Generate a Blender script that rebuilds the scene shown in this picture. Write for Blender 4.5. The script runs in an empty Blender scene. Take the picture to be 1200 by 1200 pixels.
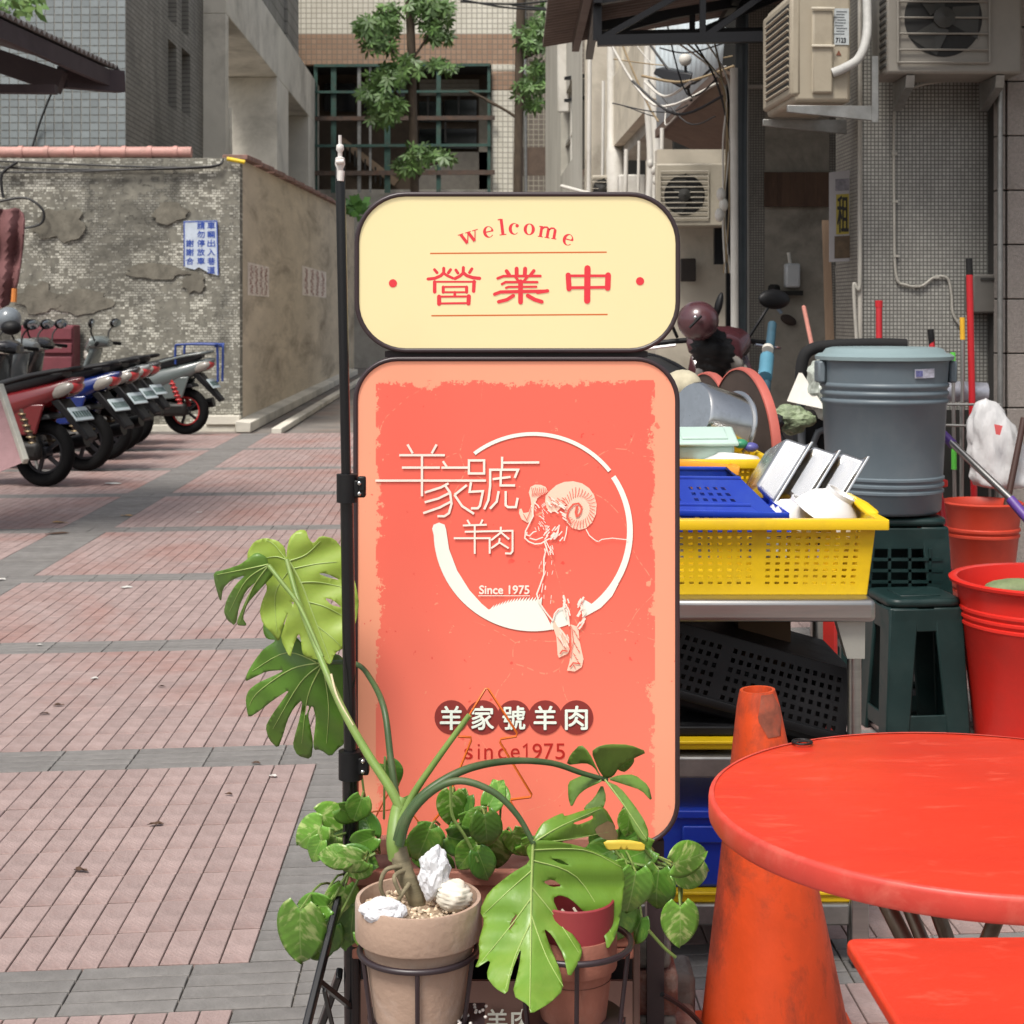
import bpy, bmesh, math, random
from mathutils import Vector, Matrix, geometry, noise
random.seed(7)
scene = bpy.context.scene
COL = scene.collection
R = math.radians
# ---------------------------------------------------------------- camera, world, sun, exposure
F, CX, HY, EYE = 1900.0, 600.0, 368.0, 1.5          # focal length in photo pixels, horizon row, eye height
cam = bpy.data.cameras.new('camera'); camo = bpy.data.objects.new('camera', cam); COL.objects.link(camo)
camo.location = (0, 0, EYE); camo.rotation_euler = (R(90), 0, 0)
cam.sensor_width = 36; cam.lens = 36*F/1200; cam.shift_y = -(600-HY)/1200
cam.clip_start = 0.05; cam.clip_end = 400
cam.dof.use_dof = True; cam.dof.focus_distance = 3.1; cam.dof.aperture_fstop = 16
scene.camera = camo
w = bpy.data.worlds.new('World'); scene.world = w; w.use_nodes = True
nt = w.node_tree; nt.nodes.clear()
sky = nt.nodes.new('ShaderNodeTexSky'); sky.sky_type = 'NISHITA'; sky.sun_disc = False
SUN_EL, SUN_AZ = 58, -152                            # azimuth from +Y, clockwise: behind the camera, to its left
sky.sun_elevation = R(SUN_EL); sky.sun_rotation = R(SUN_AZ)
sky.air_density = 1.0; sky.dust_density = 4.0; sky.ozone_density = 0.6
bg = nt.nodes.new('ShaderNodeBackground'); bg.inputs[1].default_value = 0.105
wo = nt.nodes.new('ShaderNodeOutputWorld')
hsv = nt.nodes.new('ShaderNodeHueSaturation'); hsv.inputs['Saturation'].default_value = .45      # thin overcast: a paler sky
nt.links.new(sky.outputs[0], hsv.inputs['Color']); nt.links.new(hsv.outputs[0], bg.inputs[0]); nt.links.new(bg.outputs[0], wo.inputs[0])
sl = bpy.data.lights.new('sun', 'SUN'); sl.energy = 2.1; sl.angle = R(16); sl.color = (1, .95, .88)
so = bpy.data.objects.new('sun', sl); COL.objects.link(so)
_d = Vector((math.sin(R(SUN_AZ))*math.cos(R(SUN_EL)), math.cos(R(SUN_AZ))*math.cos(R(SUN_EL)), math.sin(R(SUN_EL))))
so.rotation_euler = (-_d).to_track_quat('-Z', 'Y').to_euler(); so.location = (-5, -8, 20)
vs = scene.view_settings; vs.view_transform = 'Standard'; vs.look = 'None'; vs.exposure = 0.7; vs.gamma = 1
vs.use_curve_mapping = False

# ---------------------------------------------------------------- helpers
def P(x, y, Y):
    return Vector(((x-CX)*Y/F, Y, EYE+(HY-y)*Y/F))
def px(n, Y): return n*Y/F
def V(*a): return Vector(a)
def C(h):
    c = [int(h[i:i+2], 16)/255 for i in (0, 2, 4)]
    return tuple((x/12.92 if x <= .04045 else ((x+.055)/1.055)**2.4) for x in c)

ORG = {}
def thing(name, label, cat, loc=(0, 0, 0), group=None, local=False):
    o = bpy.data.objects.new(name, None); COL.objects.link(o)
    o.empty_display_size = .1; o.location = loc
    ORG[o.name] = Vector((0, 0, 0)) if local else Vector(loc)
    return tag(o, label, cat, group)
def tag(o, label, cat=None, group=None):
    o['label'] = label
    if cat: o['category'] = cat
    if group: o['group'] = group
    return o
def struct(o):
    o['kind'] = 'structure'; return o
def dup(root, loc, rz=0, label=None, tint=None):
    r = root.copy(); COL.objects.link(r); r.location = loc; r.rotation_euler = (0, 0, rz)
    if label: r['label'] = label
    for ch in list(root.children):
        c = ch.copy(); COL.objects.link(c); c.parent = r
        if tint and c.type == 'MESH':
            for i, s in enumerate(c.material_slots):
                nm = s.material.name if s.material else ''
                if nm in tint:
                    s.link = 'OBJECT'; s.material = tint[nm]
        for g in list(ch.children):
            d = g.copy(); COL.objects.link(d); d.parent = c
    return r

def rotm(rx=0, ry=0, rz=0):
    return Matrix.Rotation(R(rz), 3, 'Z') @ Matrix.Rotation(R(ry), 3, 'Y') @ Matrix.Rotation(R(rx), 3, 'X')

class MB:
    def __init__(s): s.v = []; s.f = []
    def add(s, vs, fs):
        b = len(s.v); s.v += [Vector(p) for p in vs]; s.f += [tuple(b+i for i in f) for f in fs]; return s
    def quad(s, a, b, c, d): return s.add([a, b, c, d], [(0, 1, 2, 3)])
    def hexa(s, p):       # bottom 4, top 4
        return s.add(p, [(3, 2, 1, 0), (4, 5, 6, 7), (0, 1, 5, 4), (1, 2, 6, 5), (2, 3, 7, 6), (3, 0, 4, 7)])
    def box(s, c, size, M=None):
        c = Vector(c); x, y, z = [k/2 for k in size]
        p = [V(-x, -y, -z), V(x, -y, -z), V(x, y, -z), V(-x, y, -z), V(-x, -y, z), V(x, -y, z), V(x, y, z), V(-x, y, z)]
        return s.hexa([c+(M @ q if M else q) for q in p])
    def span(s, a, b):    # axis-aligned box from corner a to corner b
        a, b = Vector(a), Vector(b)
        return s.box((a+b)/2, [abs(k) for k in (b-a)])
    def bar(s, a, b, wx, wz, up=(0, 0, 1)):
        a, b = Vector(a), Vector(b); d = (b-a).normalized(); up = Vector(up)
        if abs(d.dot(up)) > .98: up = V(0, 1, 0)
        u = d.cross(up).normalized(); n = u.cross(d)
        p = []
        for q in (a, b):
            p += [q-u*wx/2-n*wz/2, q+u*wx/2-n*wz/2, q+u*wx/2+n*wz/2, q-u*wx/2+n*wz/2]
        return s.add(p, [(3, 2, 1, 0), (4, 5, 6, 7), (0, 1, 5, 4), (1, 2, 6, 5), (2, 3, 7, 6), (3, 0, 4, 7)])
    def tube(s, pts, r, n=8, closed=False):
        pts = [Vector(p) for p in pts]; m = len(pts)
        rr = r if isinstance(r, (list, tuple)) else [r]*m
        t0 = (pts[1]-pts[0]).normalized()
        u = t0.cross(V(0, 0, 1))
        if u.length < .1: u = t0.cross(V(1, 0, 0))
        u.normalize(); vs = []; fs = []
        for i, p in enumerate(pts):
            a = pts[i-1] if (i or closed) else p; b = pts[(i+1) % m] if (i < m-1 or closed) else p
            t = (b-a).normalized(); u = (u-t*u.dot(t)).normalized(); q = t.cross(u)
            for k in range(n):
                g = 2*math.pi*k/n; vs.append(p+(u*math.cos(g)+q*math.sin(g))*rr[i])
        for i in range(m if closed else m-1):
            j = (i+1) % m
            for k in range(n):
                l = (k+1) % n; fs.append((i*n+k, i*n+l, j*n+l, j*n+k))
        if not closed: fs += [tuple(range(n-1, -1, -1)), tuple(range((m-1)*n, m*n))]
        return s.add(vs, fs)
    def lathe(s, prof, c=(0, 0, 0), n=32, M=None, cap=(False, False)):
        c = Vector(c); vs = []; fs = []
        for r, z in prof:
            for k in range(n):
                g = 2*math.pi*k/n; q = V(r*math.cos(g), r*math.sin(g), z); vs.append(c+(M @ q if M else q))
        for i in range(len(prof)-1):
            for k in range(n):
                l = (k+1) % n; fs.append((i*n+k, i*n+l, (i+1)*n+l, (i+1)*n+k))
        if cap[0]: fs.append(tuple(range(n-1, -1, -1)))
        if cap[1]: fs.append(tuple(range((len(prof)-1)*n, len(prof)*n)))
        return s.add(vs, fs)
    def prism(s, poly, ext):    # poly: coplanar 3-D points, ext: vector
        n = len(poly); ext = Vector(ext); p = [Vector(q) for q in poly]
        return s.add(p+[q+ext for q in p], [tuple(range(n-1, -1, -1)), tuple(range(n, 2*n))] +
                     [(i, (i+1) % n, n+(i+1) % n, n+i) for i in range(n)])
    def panel(s, p00, p10, p11, p01, nx, ny, fx=.5, fy=.5, mx=.06, my=.08, solid=()):
        def lines(n, f, m):
            st = (1-2*m)/n; o = [0.]
            for i in range(n): o += [m+st*(i+.5-f/2), m+st*(i+.5+f/2)]
            return o+[1.]
        us, vv = lines(nx, fx, mx), lines(ny, fy, my)
        p00, p10, p11, p01 = map(Vector, (p00, p10, p11, p01)); vs = []; fs = []
        for b in vv:
            for a in us: vs.append((p00*(1-a)+p10*a)*(1-b)+(p01*(1-a)+p11*a)*b)
        W = len(us)
        for j in range(len(vv)-1):
            for i in range(W-1):
                if i % 2 == 1 and j % 2 == 1 and (i//2) not in solid: continue
                k = j*W+i; fs.append((k, k+1, k+W+1, k+W))
        return s.add(vs, fs)
    def ellipsoid(s, c, r, n=14, m=9, M=None, z0=-1., z1=1.):
        prof = []
        for i in range(m+1):
            z = z0+(z1-z0)*i/m; z = max(-1, min(1, math.sin(z*math.pi/2))); prof.append((math.sqrt(max(0, 1-z*z)), z))
        c = Vector(c); vs = []; fs = []
        for a, z in prof:
            for k in range(n):
                g = 2*math.pi*k/n; q = V(a*math.cos(g)*r[0], a*math.sin(g)*r[1], z*r[2]); vs.append(c+(M @ q if M else q))
        for i in range(m):
            for k in range(n):
                l = (k+1) % n; fs.append((i*n+k, i*n+l, (i+1)*n+l, (i+1)*n+k))
        return s.add(vs, fs)
    def build(s, name, mat, parent=None, smooth=False, bevel=0, solid=0, seg=2, sub=0):
        org = V(0, 0, 0); q = parent
        while q is not None and q.name not in ORG: q = q.parent
        if q is not None: org = ORG[q.name]
        me = bpy.data.meshes.new(name); me.from_pydata([v-org for v in s.v], [], s.f)
        me.materials.append(mat); me.validate(); me.update()
        if solid or smooth or bevel:
            bm = bmesh.new(); bm.from_mesh(me)
            if smooth: bmesh.ops.remove_doubles(bm, verts=bm.verts, dist=1e-5)
            bmesh.ops.recalc_face_normals(bm, faces=bm.faces); bm.to_mesh(me); bm.free()
        if smooth:
            me.polygons.foreach_set('use_smooth', [True]*len(me.polygons))
            me.set_sharp_from_angle(angle=R(50))
        o = bpy.data.objects.new(name, me); COL.objects.link(o)
        if parent is not None: o.parent = parent
        if sub: k = o.modifiers.new('sub', 'SUBSURF'); k.levels = k.render_levels = sub
        if solid: k = o.modifiers.new('solid', 'SOLIDIFY'); k.thickness = solid; k.offset = 0
        if bevel:
            k = o.modifiers.new('bevel', 'BEVEL'); k.width = bevel; k.segments = seg; k.limit_method = 'ANGLE'; k.angle_limit = R(40); k.harden_normals = False
            me.polygons.foreach_set('use_smooth', [True]*len(me.polygons)); me.set_sharp_from_angle(angle=R(50))
        return o

def place(name, me, parent, loc, rot=(0, 0, 0), sc=(1, 1, 1)):
    o = bpy.data.objects.new(name, me); COL.objects.link(o); o.parent = parent
    o.location = loc; o.rotation_euler = rot; o.scale = sc; return o
def smooth_pts(pts, n=5):
    pts = [Vector(p) for p in pts]; out = []
    for i in range(len(pts)-1):
        a = pts[max(i-1, 0)]; b = pts[i]; c = pts[i+1]; d = pts[min(i+2, len(pts)-1)]
        for k in range(n):
            t = k/n
            out.append(.5*((2*b)+(c-a)*t+(2*a-5*b+4*c-d)*t*t+(3*b-a-3*c+d)*t**3))
    return out+[pts[-1]]
def circle_pts(c, r, ax, ay, n=40, a0=0, a1=360):
    c = Vector(c); ax = Vector(ax); ay = Vector(ay); full = abs(a1-a0) >= 360
    k = n if full else n+1
    return [c+(ax*math.cos(R(a0+(a1-a0)*i/n))+ay*math.sin(R(a0+(a1-a0)*i/n)))*r for i in range(k)]

# ---------------------------------------------------------------- materials
MATS = {}
def M(name, col, rough=.5, metal=0., var=.18, vs=6., dirt=None, dirt_amt=.5, ds=3., bump=0., bs=60., spec=.5, trans=0., coat=0., stretch=(1, 1, 1), island=0., sss=0., dr=(.48, .7)):
    if name in MATS: return MATS[name]
    if isinstance(col, str): col = C(col)
    m = bpy.data.materials.new(name); m.use_nodes = True; nt = m.node_tree; N = nt.nodes; L = nt.links
    b = N['Principled BSDF']; b.inputs['Roughness'].default_value = rough; b.inputs['Metallic'].default_value = metal
    b.inputs['Specular IOR Level'].default_value = spec
    if coat: b.inputs['Coat Weight'].default_value = coat; b.inputs['Coat Roughness'].default_value = .15
    if trans: b.inputs['Transmission Weight'].default_value = trans
    tc = N.new('ShaderNodeTexCoord'); mp = N.new('ShaderNodeMapping'); L.new(tc.outputs['Object'], mp.inputs[0]); mp.inputs['Scale'].default_value = stretch
    n1 = N.new('ShaderNodeTexNoise'); n1.inputs['Scale'].default_value = vs; n1.inputs['Detail'].default_value = 8; n1.inputs['Roughness'].default_value = .65
    L.new(mp.outputs[0], n1.inputs[0])
    hs = N.new('ShaderNodeHueSaturation'); hs.inputs['Color'].default_value = (*col, 1)
    mr = N.new('ShaderNodeMapRange'); mr.inputs[1].default_value = .3; mr.inputs[2].default_value = .7; mr.inputs[3].default_value = 1-var; mr.inputs[4].default_value = 1+var
    L.new(n1.outputs['Fac'], mr.inputs[0]); vout = mr.outputs[0]
    if island:
        g = N.new('ShaderNodeNewGeometry'); oi = N.new('ShaderNodeObjectInfo')
        ad = N.new('ShaderNodeMath'); ad.operation = 'ADD'; L.new(g.outputs['Random Per Island'], ad.inputs[0]); L.new(oi.outputs['Random'], ad.inputs[1])
        fr = N.new('ShaderNodeMath'); fr.operation = 'FRACT'; L.new(ad.outputs[0], fr.inputs[0])
        ma = N.new('ShaderNodeMapRange'); ma.inputs[3].default_value = 1-island; ma.inputs[4].default_value = 1+island; L.new(fr.outputs[0], ma.inputs[0])
        mu = N.new('ShaderNodeMath'); mu.operation = 'MULTIPLY'; L.new(vout, mu.inputs[0]); L.new(ma.outputs[0], mu.inputs[1]); vout = mu.outputs[0]
    L.new(vout, hs.inputs['Value']); out = hs.outputs[0]
    if dirt:
        if isinstance(dirt, str): dirt = C(dirt)
        n2 = N.new('ShaderNodeTexNoise'); n2.inputs['Scale'].default_value = ds; n2.inputs['Detail'].default_value = 10; n2.inputs['Roughness'].default_value = .7; n2.inputs['Distortion'].default_value = .4
        L.new(mp.outputs[0], n2.inputs[0])
        r2 = N.new('ShaderNodeMapRange'); r2.inputs[1].default_value = dr[0]; r2.inputs[2].default_value = dr[1]; r2.inputs[4].default_value = dirt_amt; L.new(n2.outputs['Fac'], r2.inputs[0])
        mx = N.new('ShaderNodeMix'); mx.data_type = 'RGBA'; L.new(r2.outputs[0], mx.inputs[0]); L.new(out, mx.inputs[6]); mx.inputs[7].default_value = (*dirt, 1); out = mx.outputs[2]
        r3 = N.new('ShaderNodeMapRange'); r3.inputs[3].default_value = rough; r3.inputs[4].default_value = min(1, rough+.35); L.new(r2.outputs[0], r3.inputs[0]); L.new(r3.outputs[0], b.inputs['Roughness'])
    L.new(out, b.inputs['Base Color'])
    if sss:
        b.inputs['Subsurface Weight'].default_value = sss; b.inputs['Subsurface Radius'].default_value = (.3, .6, .1); b.inputs['Subsurface Scale'].default_value = .004
    if bump:
        n3 = N.new('ShaderNodeTexNoise'); n3.inputs['Scale'].default_value = bs; n3.inputs['Detail'].default_value = 4; L.new(mp.outputs[0], n3.inputs[0])
        bp = N.new('ShaderNodeBump'); bp.inputs['Strength'].default_value = bump; bp.inputs['Distance'].default_value = .01; L.new(n3.outputs['Fac'], bp.inputs['Height']); L.new(bp.outputs[0], b.inputs['Normal'])
    MATS[name] = m; return m

def MT(name, c1, c2, mortar, tw, th, gap, axis='xz', offset=0., rough=.4, dirt='3a3834', dirt_amt=.5, ds=.5, bump=.4, spec=.5, wear=None):
    """small tiles: brick texture on a wall plane, object coordinates in metres"""
    if name in MATS: return MATS[name]
    m = bpy.data.materials.new(name); m.use_nodes = True; nt = m.node_tree; N = nt.nodes; L = nt.links; b = N['Principled BSDF']
    tc = N.new('ShaderNodeTexCoord'); sp = N.new('ShaderNodeSeparateXYZ'); cb = N.new('ShaderNodeCombineXYZ'); L.new(tc.outputs['Object'], sp.inputs[0])
    L.new(sp.outputs['XYZ'.index(axis[0].upper())], cb.inputs[0]); L.new(sp.outputs['XYZ'.index(axis[1].upper())], cb.inputs[1])
    br = N.new('ShaderNodeTexBrick'); br.offset = offset; br.squash = 1; L.new(cb.outputs[0], br.inputs[0])
    br.inputs['Scale'].default_value = 1; br.inputs['Brick Width'].default_value = tw; br.inputs['Row Height'].default_value = th; br.inputs['Mortar Size'].default_value = gap
    br.inputs['Mortar Smooth'].default_value = .2
    for k, c in (('Color1', c1), ('Color2', c2), ('Mortar', mortar)): br.inputs[k].default_value = (*C(c), 1)
    n2 = N.new('ShaderNodeTexNoise'); n2.inputs['Scale'].default_value = ds; n2.inputs['Detail'].default_value = 10; n2.inputs['Roughness'].default_value = .68; n2.inputs['Distortion'].default_value = .5
    mp = N.new('ShaderNodeMapping'); mp.inputs['Scale'].default_value = (1, 1, .45); L.new(tc.outputs['Object'], mp.inputs[0]); L.new(mp.outputs[0], n2.inputs[0])
    r2 = N.new('ShaderNodeMapRange'); r2.inputs[1].default_value = .42; r2.inputs[2].default_value = .68; r2.inputs[4].default_value = dirt_amt; L.new(n2.outputs['Fac'], r2.inputs[0])
    mx = N.new('ShaderNodeMix'); mx.data_type = 'RGBA'; L.new(r2.outputs[0], mx.inputs[0]); L.new(br.outputs['Color'], mx.inputs[6]); mx.inputs[7].default_value = (*C(dirt), 1)
    out = mx.outputs[2]; hgt = br.outputs['Fac']
    if wear:   # patches where the tiles have fallen off, bare render beneath: (scale, threshold, colour)
        n3 = N.new('ShaderNodeTexNoise'); n3.inputs['Scale'].default_value = wear[0]; n3.inputs['Detail'].default_value = 9; n3.inputs['Roughness'].default_value = .72; L.new(tc.outputs['Object'], n3.inputs[0])
        wn = N.new('ShaderNodeTexWhiteNoise'); wn.noise_dimensions = '2D'
        sn = N.new('ShaderNodeVectorMath'); sn.operation = 'SNAP'; sn.inputs[1].default_value = (tw, th, 1); L.new(cb.outputs[0], sn.inputs[0]); L.new(sn.outputs[0], wn.inputs[0])
        ad = N.new('ShaderNodeMath'); ad.operation = 'MULTIPLY_ADD'; ad.inputs[1].default_value = .19; L.new(wn.outputs['Value'], ad.inputs[0]); L.new(n3.outputs['Fac'], ad.inputs[2])
        r4 = N.new('ShaderNodeMapRange'); r4.inputs[1].default_value = wear[1]; r4.inputs[2].default_value = wear[1]+.015; L.new(ad.outputs[0], r4.inputs[0])
        n4 = N.new('ShaderNodeTexNoise'); n4.inputs['Scale'].default_value = 9; n4.inputs['Detail'].default_value = 8; L.new(tc.outputs['Object'], n4.inputs[0])
        cr = N.new('ShaderNodeValToRGB'); cr.color_ramp.elements[0].position = .3; cr.color_ramp.elements[1].position = .7
        cr.color_ramp.elements[0].color = (*[k*.55 for k in C(wear[2])], 1); cr.color_ramp.elements[1].color = (*C(wear[2]), 1); L.new(n4.outputs['Fac'], cr.inputs[0])
        m2 = N.new('ShaderNodeMix'); m2.data_type = 'RGBA'; L.new(r4.outputs[0], m2.inputs[0]); L.new(out, m2.inputs[6]); L.new(cr.outputs[0], m2.inputs[7]); out = m2.outputs[2]
        n5 = N.new('ShaderNodeTexNoise'); n5.inputs['Scale'].default_value = .7; n5.inputs['Detail'].default_value = 11; n5.inputs['Roughness'].default_value = .72; n5.inputs['Distortion'].default_value = .8; L.new(tc.outputs['Object'], n5.inputs[0])
        r5 = N.new('ShaderNodeMapRange'); r5.inputs[1].default_value = .50; r5.inputs[2].default_value = .62; r5.inputs[4].default_value = .62; L.new(n5.outputs['Fac'], r5.inputs[0])
        m5 = N.new('ShaderNodeMix'); m5.data_type = 'RGBA'; L.new(r5.outputs[0], m5.inputs[0]); L.new(out, m5.inputs[6]); m5.inputs[7].default_value = (*C(dirt), 1); out = m5.outputs[2]
        mxx = N.new('ShaderNodeMath'); mxx.operation = 'MAXIMUM'; L.new(hgt, mxx.inputs[0]); L.new(r4.outputs[0], mxx.inputs[1]); hgt = mxx.outputs[0]
    L.new(out, b.inputs['Base Color']); b.inputs['Roughness'].default_value = rough; b.inputs['Specular IOR Level'].default_value = spec
    bp = N.new('ShaderNodeBump'); bp.invert = True; bp.inputs['Strength'].default_value = bump; bp.inputs['Distance'].default_value = .01; L.new(hgt, bp.inputs['Height']); L.new(bp.outputs[0], b.inputs['Normal'])
    MATS[name] = m; return m

concrete = M('concrete', 'a19d94', .9, var=.2, vs=1.2, dirt='4a4740', dirt_amt=.6, ds=.7, bump=.3, bs=25)
concrete_light = M('concrete_light', 'd2cdc0', .9, var=.15, vs=.8, dirt='6c675c', dirt_amt=.6, ds=.5, bump=.2, bs=20)
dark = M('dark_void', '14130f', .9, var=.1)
steel = M('stainless', 'a8a7a4', .33, 1., var=.16, vs=5, stretch=(.3, 1, 6), dirt='6a665f', dirt_amt=.35, ds=3)
polished = M('polished_steel', 'd2d2d0', .14, 1., var=.08)
zinc = M('galvanised', '8f8f8c', .45, .8, var=.2, vs=12, dirt='5b554a', dirt_amt=.4, ds=6)
black_metal = M('black_metal', '0e0e11', .4, .0, var=.2, vs=8, spec=.35)
black_plastic = M('black_plastic', '101012', .5, var=.25, vs=10, dirt='2a2926', dirt_amt=.4, spec=.3)
rubber = M('rubber', '0c0c0d', .8, var=.2, spec=.2)
white_paint = M('white_paint', 'c9c6bd', .6, var=.08, vs=2, dirt='8a8272', dirt_amt=.5, ds=1.2)
# ---------------------------------------------------------------- ground and paving
AX = -0.0263                                    # the alley runs slightly to the left
KX = 0.10                                       # the cross courses run slightly skewed
def G(u, v, z=0.): return V(u+AX*(v+KX*(u+.51)), v+KX*(u+.51), z)
soil = M('joint_sand', '7f786f', .95, var=.25, vs=3, bump=.3)
brickm = M('paver_red', (.300, .222, .206), .85, var=.2, vs=14, dirt='8c5444', dirt_amt=.55, ds=.8, bump=.35, bs=120, island=.085)
stripm = M('paver_grey', (.172, .163, .154), .85, var=.2, vs=12, dirt='645f5a', dirt_amt=.45, ds=1.6, bump=.25, bs=120, island=.10)
asphalt = M('asphalt', (.17, .155, .14), .95, var=.3, vs=1.2, dirt='8a6a58', dirt_amt=.5, ds=.9, bump=.4, bs=40)
g = MB(); g.quad(V(-120, -30, -.06), V(120, -30, -.06), V(120, 260, -.06), V(-120, 260, -.06))
ground = struct(g.build('ground', asphalt))
g = MB(); g.quad(G(-10, -3, -.008), G(9, -3, -.008), G(9, 20.7, -.008), G(-10, 20.7, -.008))
pavement = struct(g.build('pavement', soil)); ORG[pavement.name] = V(0, 0, 0)
zones = [(-.04, 1.62), (1.87, 3.50), (3.756, 5.41), (5.66, 7.31), (7.56, 9.25), (9.5, 11.35), (11.6, 13.55), (13.8, 15.8), (16.05, 18.1), (18.35, 20.6)]
W = 2.0/29
cells = []                                       # (kind, u centre, v centre, du, dv)
def cols(u0, u1):
    n = max(1, round((u1-u0)/W)); return [(u0+(u1-u0)*(i+.5)/n, (u1-u0)/n) for i in range(n)]
reds = cols(-9.5, -2.86)+cols(-2.5, -.51)+cols(-.26, 1.74)+cols(1.99, 3.99)+cols(4.24, 7)
borders = [(-2.68, .36), (-.385, .25), (1.865, .25), (4.115, .25)]
for i, (a, b) in enumerate(zones):
    for r in range(8):
        dv = (b-a)/8; v = a+dv*(r+.5)
        for u, du in reds: cells.append(('brick', u, v, du, dv))
    if i: # grey course before this zone: four strips deep
        a0 = zones[i-1][1]; d = (a-a0)/4
        for r in range(4):
            for k in range(-38, 28):
                u = k*.25-.385+.125; cells.append(('paving_strip', u, a0+d*(r+.5), .25, d))
    n = round((b-a)/.0635); dv = (b-a)/n
    for r in range(n):
        for u, du in borders: cells.append(('paving_strip', u, a+dv*(r+.5), du, dv))
def piece(u, v, du, dv, gap=.0030):
    hu, hv = du/2-gap/2, dv/2-gap*.95; e = .0016
    c = G(u, v); t = []
    for (a, b) in ((-hu, -hv), (hu, -hv), (hu, hv), (-hu, hv)): t.append(G(u+a, v+b)-c)
    i = []
    for (a, b) in ((-hu+e, -hv+e), (hu-e, -hv+e), (hu-e, hv-e), (-hu+e, hv-e)): i.append(G(u+a, v+b)-c)
    vs_ = [p+V(0, 0, -.011) for p in t]+[p+V(0, 0, -.002) for p in t]+i
    fs_ = [(8, 9, 10, 11)]
    for k in range(4):
        l = (k+1) % 4; fs_ += [(k, l, 4+l, 4+k), (4+k, 4+l, 8+l, 8+k)]
    return c, vs_, fs_
def scr(c):
    if c.y < .3: return None
    return CX+F*c.x/c.y, HY+F*EYE/c.y
cand = {'brick': [], 'paving_strip': []}; rest = {'brick': MB(), 'paving_strip': MB()}
for q in cells:
    c = G(q[1], q[2]); s_ = scr(c)
    if s_ is None or c.y < 1.2: continue
    if s_[0] < -350 or s_[0] > 1700: continue
    seen = -15 < s_[0] < 1210 and s_[1] < 1222 and (s_[0] < 425 or s_[0] > 745) and c.y < 13
    cand[q[0]].append((0 if seen else 1, c.y, q))
ORG_ = {}
for kind, mat in (('brick', brickm), ('paving_strip', stripm)):
    lst = sorted(cand[kind], key=lambda t: (t[0], t[1])); meshes = {}
    for i, (s_, _, q) in enumerate(lst):
        c, vs_, fs_ = piece(*q[1:], gap=.0031 if kind == 'brick' else .0036)
        dz = random.uniform(-.0008, .0008); tx, ty = random.uniform(-.004, .004), random.uniform(-.004, .004)
        if i < 300 and s_ == 0:
            key = (round(q[3], 3), round(q[4], 3))
            if key not in meshes:
                me = bpy.data.meshes.new(kind); me.from_pydata(vs_, [], fs_); me.materials.append(mat); meshes[key] = me
            place(kind, meshes[key], pavement, c+V(0, 0, dz), (tx, ty, 0))
        else:
            rest[kind].add([c+p+V(0, 0, dz+p.x*ty+p.y*tx) for p in vs_], fs_)
    o = rest[kind].build(kind+'_field', mat, pavement); o['kind'] = 'stuff'

# ---------------------------------------------------------------- far ground, drain kerb along the alley wall
g = MB()
def A(u, Y, z=0.): return V(u+AX*Y, Y, z)        # along the alley axis
for i in range(12):
    y0 = 21.2+i*1.7
    g.hexa([A(-3.06, y0, -.05), A(-2.86, y0, -.05), A(-2.86, y0+1.68, -.05), A(-3.06, y0+1.68, -.05), A(-3.06, y0, .10), A(-2.86, y0, .08), A(-2.86, y0+1.68, .08), A(-3.06, y0+1.68, .10)])
struct(g.build('kerb', concrete_light, bevel=.01))
g = MB()
for i in range(9):
    y0 = 20.9+i*2.2
    g.hexa([A(-2.55, y0, -.05), A(-2.42, y0, -.05), A(-2.42, y0+2.17, -.05), A(-2.55, y0+2.17, -.05), A(-2.55, y0, .03), A(-2.42, y0, .03), A(-2.42, y0+2.17, .03), A(-2.55, y0+2.17, .03)])
struct(g.build('drain_edge', concrete_light, bevel=.01))

# ---------------------------------------------------------------- boundary wall on the left
wallf = MT('mosaic_wall', 'd6d4c6', 'a8a699', '7a766c', .058, .034, .004, 'xz', .5, .7, dirt='35332d', dirt_amt=1.0, ds=1.0, bump=.9, wear=(1.3, .592, '858276'))
walls_ = M('stained_render', 'cbbda6', .92, var=.16, vs=2.6, stretch=(1, .16, .8), dirt='5a4c3c', dirt_amt=.6, ds=2.2, bump=.5, bs=30)
YW = 21.6; UW = -3.057
bw = thing('boundary_wall', 'weathered boundary wall with flaking mosaic tiles and stained side running down the alley', 'wall', (-4, YW, 0))
c0 = A(UW, YW)
MB().span((-14, YW, -.05), (c0.x, YW+.22, 3.58)).build('front_wall', wallf, bw)
g = MB(); a, b = A(UW, YW+.221), A(UW, 43)
g.hexa([a+V(-.22, 0, -.05), a+V(0, 0, -.05), b+V(0, 0, -.05), b+V(-.22, 0, -.05), a+V(-.22, 0, 3.57), a+V(0, 0, 3.57), b+V(-.22+.22, 0, 4.15), b+V(-.22, 0, 4.15)]).build('side_wall', walls_, bw)
plaster = M('bare_plaster', '6e6a5f', .95, var=.3, vs=5, dirt='3c3933', dirt_amt=.6, ds=4, bump=.6, bs=40)
def blob(cx, cy, rx, ry, Y, off, seed, n=22):
    rnd = random.Random(seed); pts = []
    for k in range(n):
        t = 2*math.pi*k/n; q = rnd.uniform(.72, 1.2)
        pts.append(P(cx+rx*q*math.cos(t), cy+ry*q*math.sin(t), Y)+V(0, -off-.004*seed, 0))
    return pts
for i, (cx, cy, rx, ry) in enumerate([(95, 355, 36, 14), (45, 350, 26, 18), (185, 318, 40, 9), (228, 332, 14, 12), (200, 250, 24, 12), (70, 262, 30, 20)]):
    MB().prism(blob(cx, cy, rx, ry, YW, .002, i), (0, -.014, 0)).build('plaster_patch', plaster, bw)
MB().box(P(262, 492, YW-.02), (.45, .18, .12)).box(P(180, 503, YW-.02), (2.2, .12, .12)).build('footing', concrete_light, bw, bevel=.01)
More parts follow.
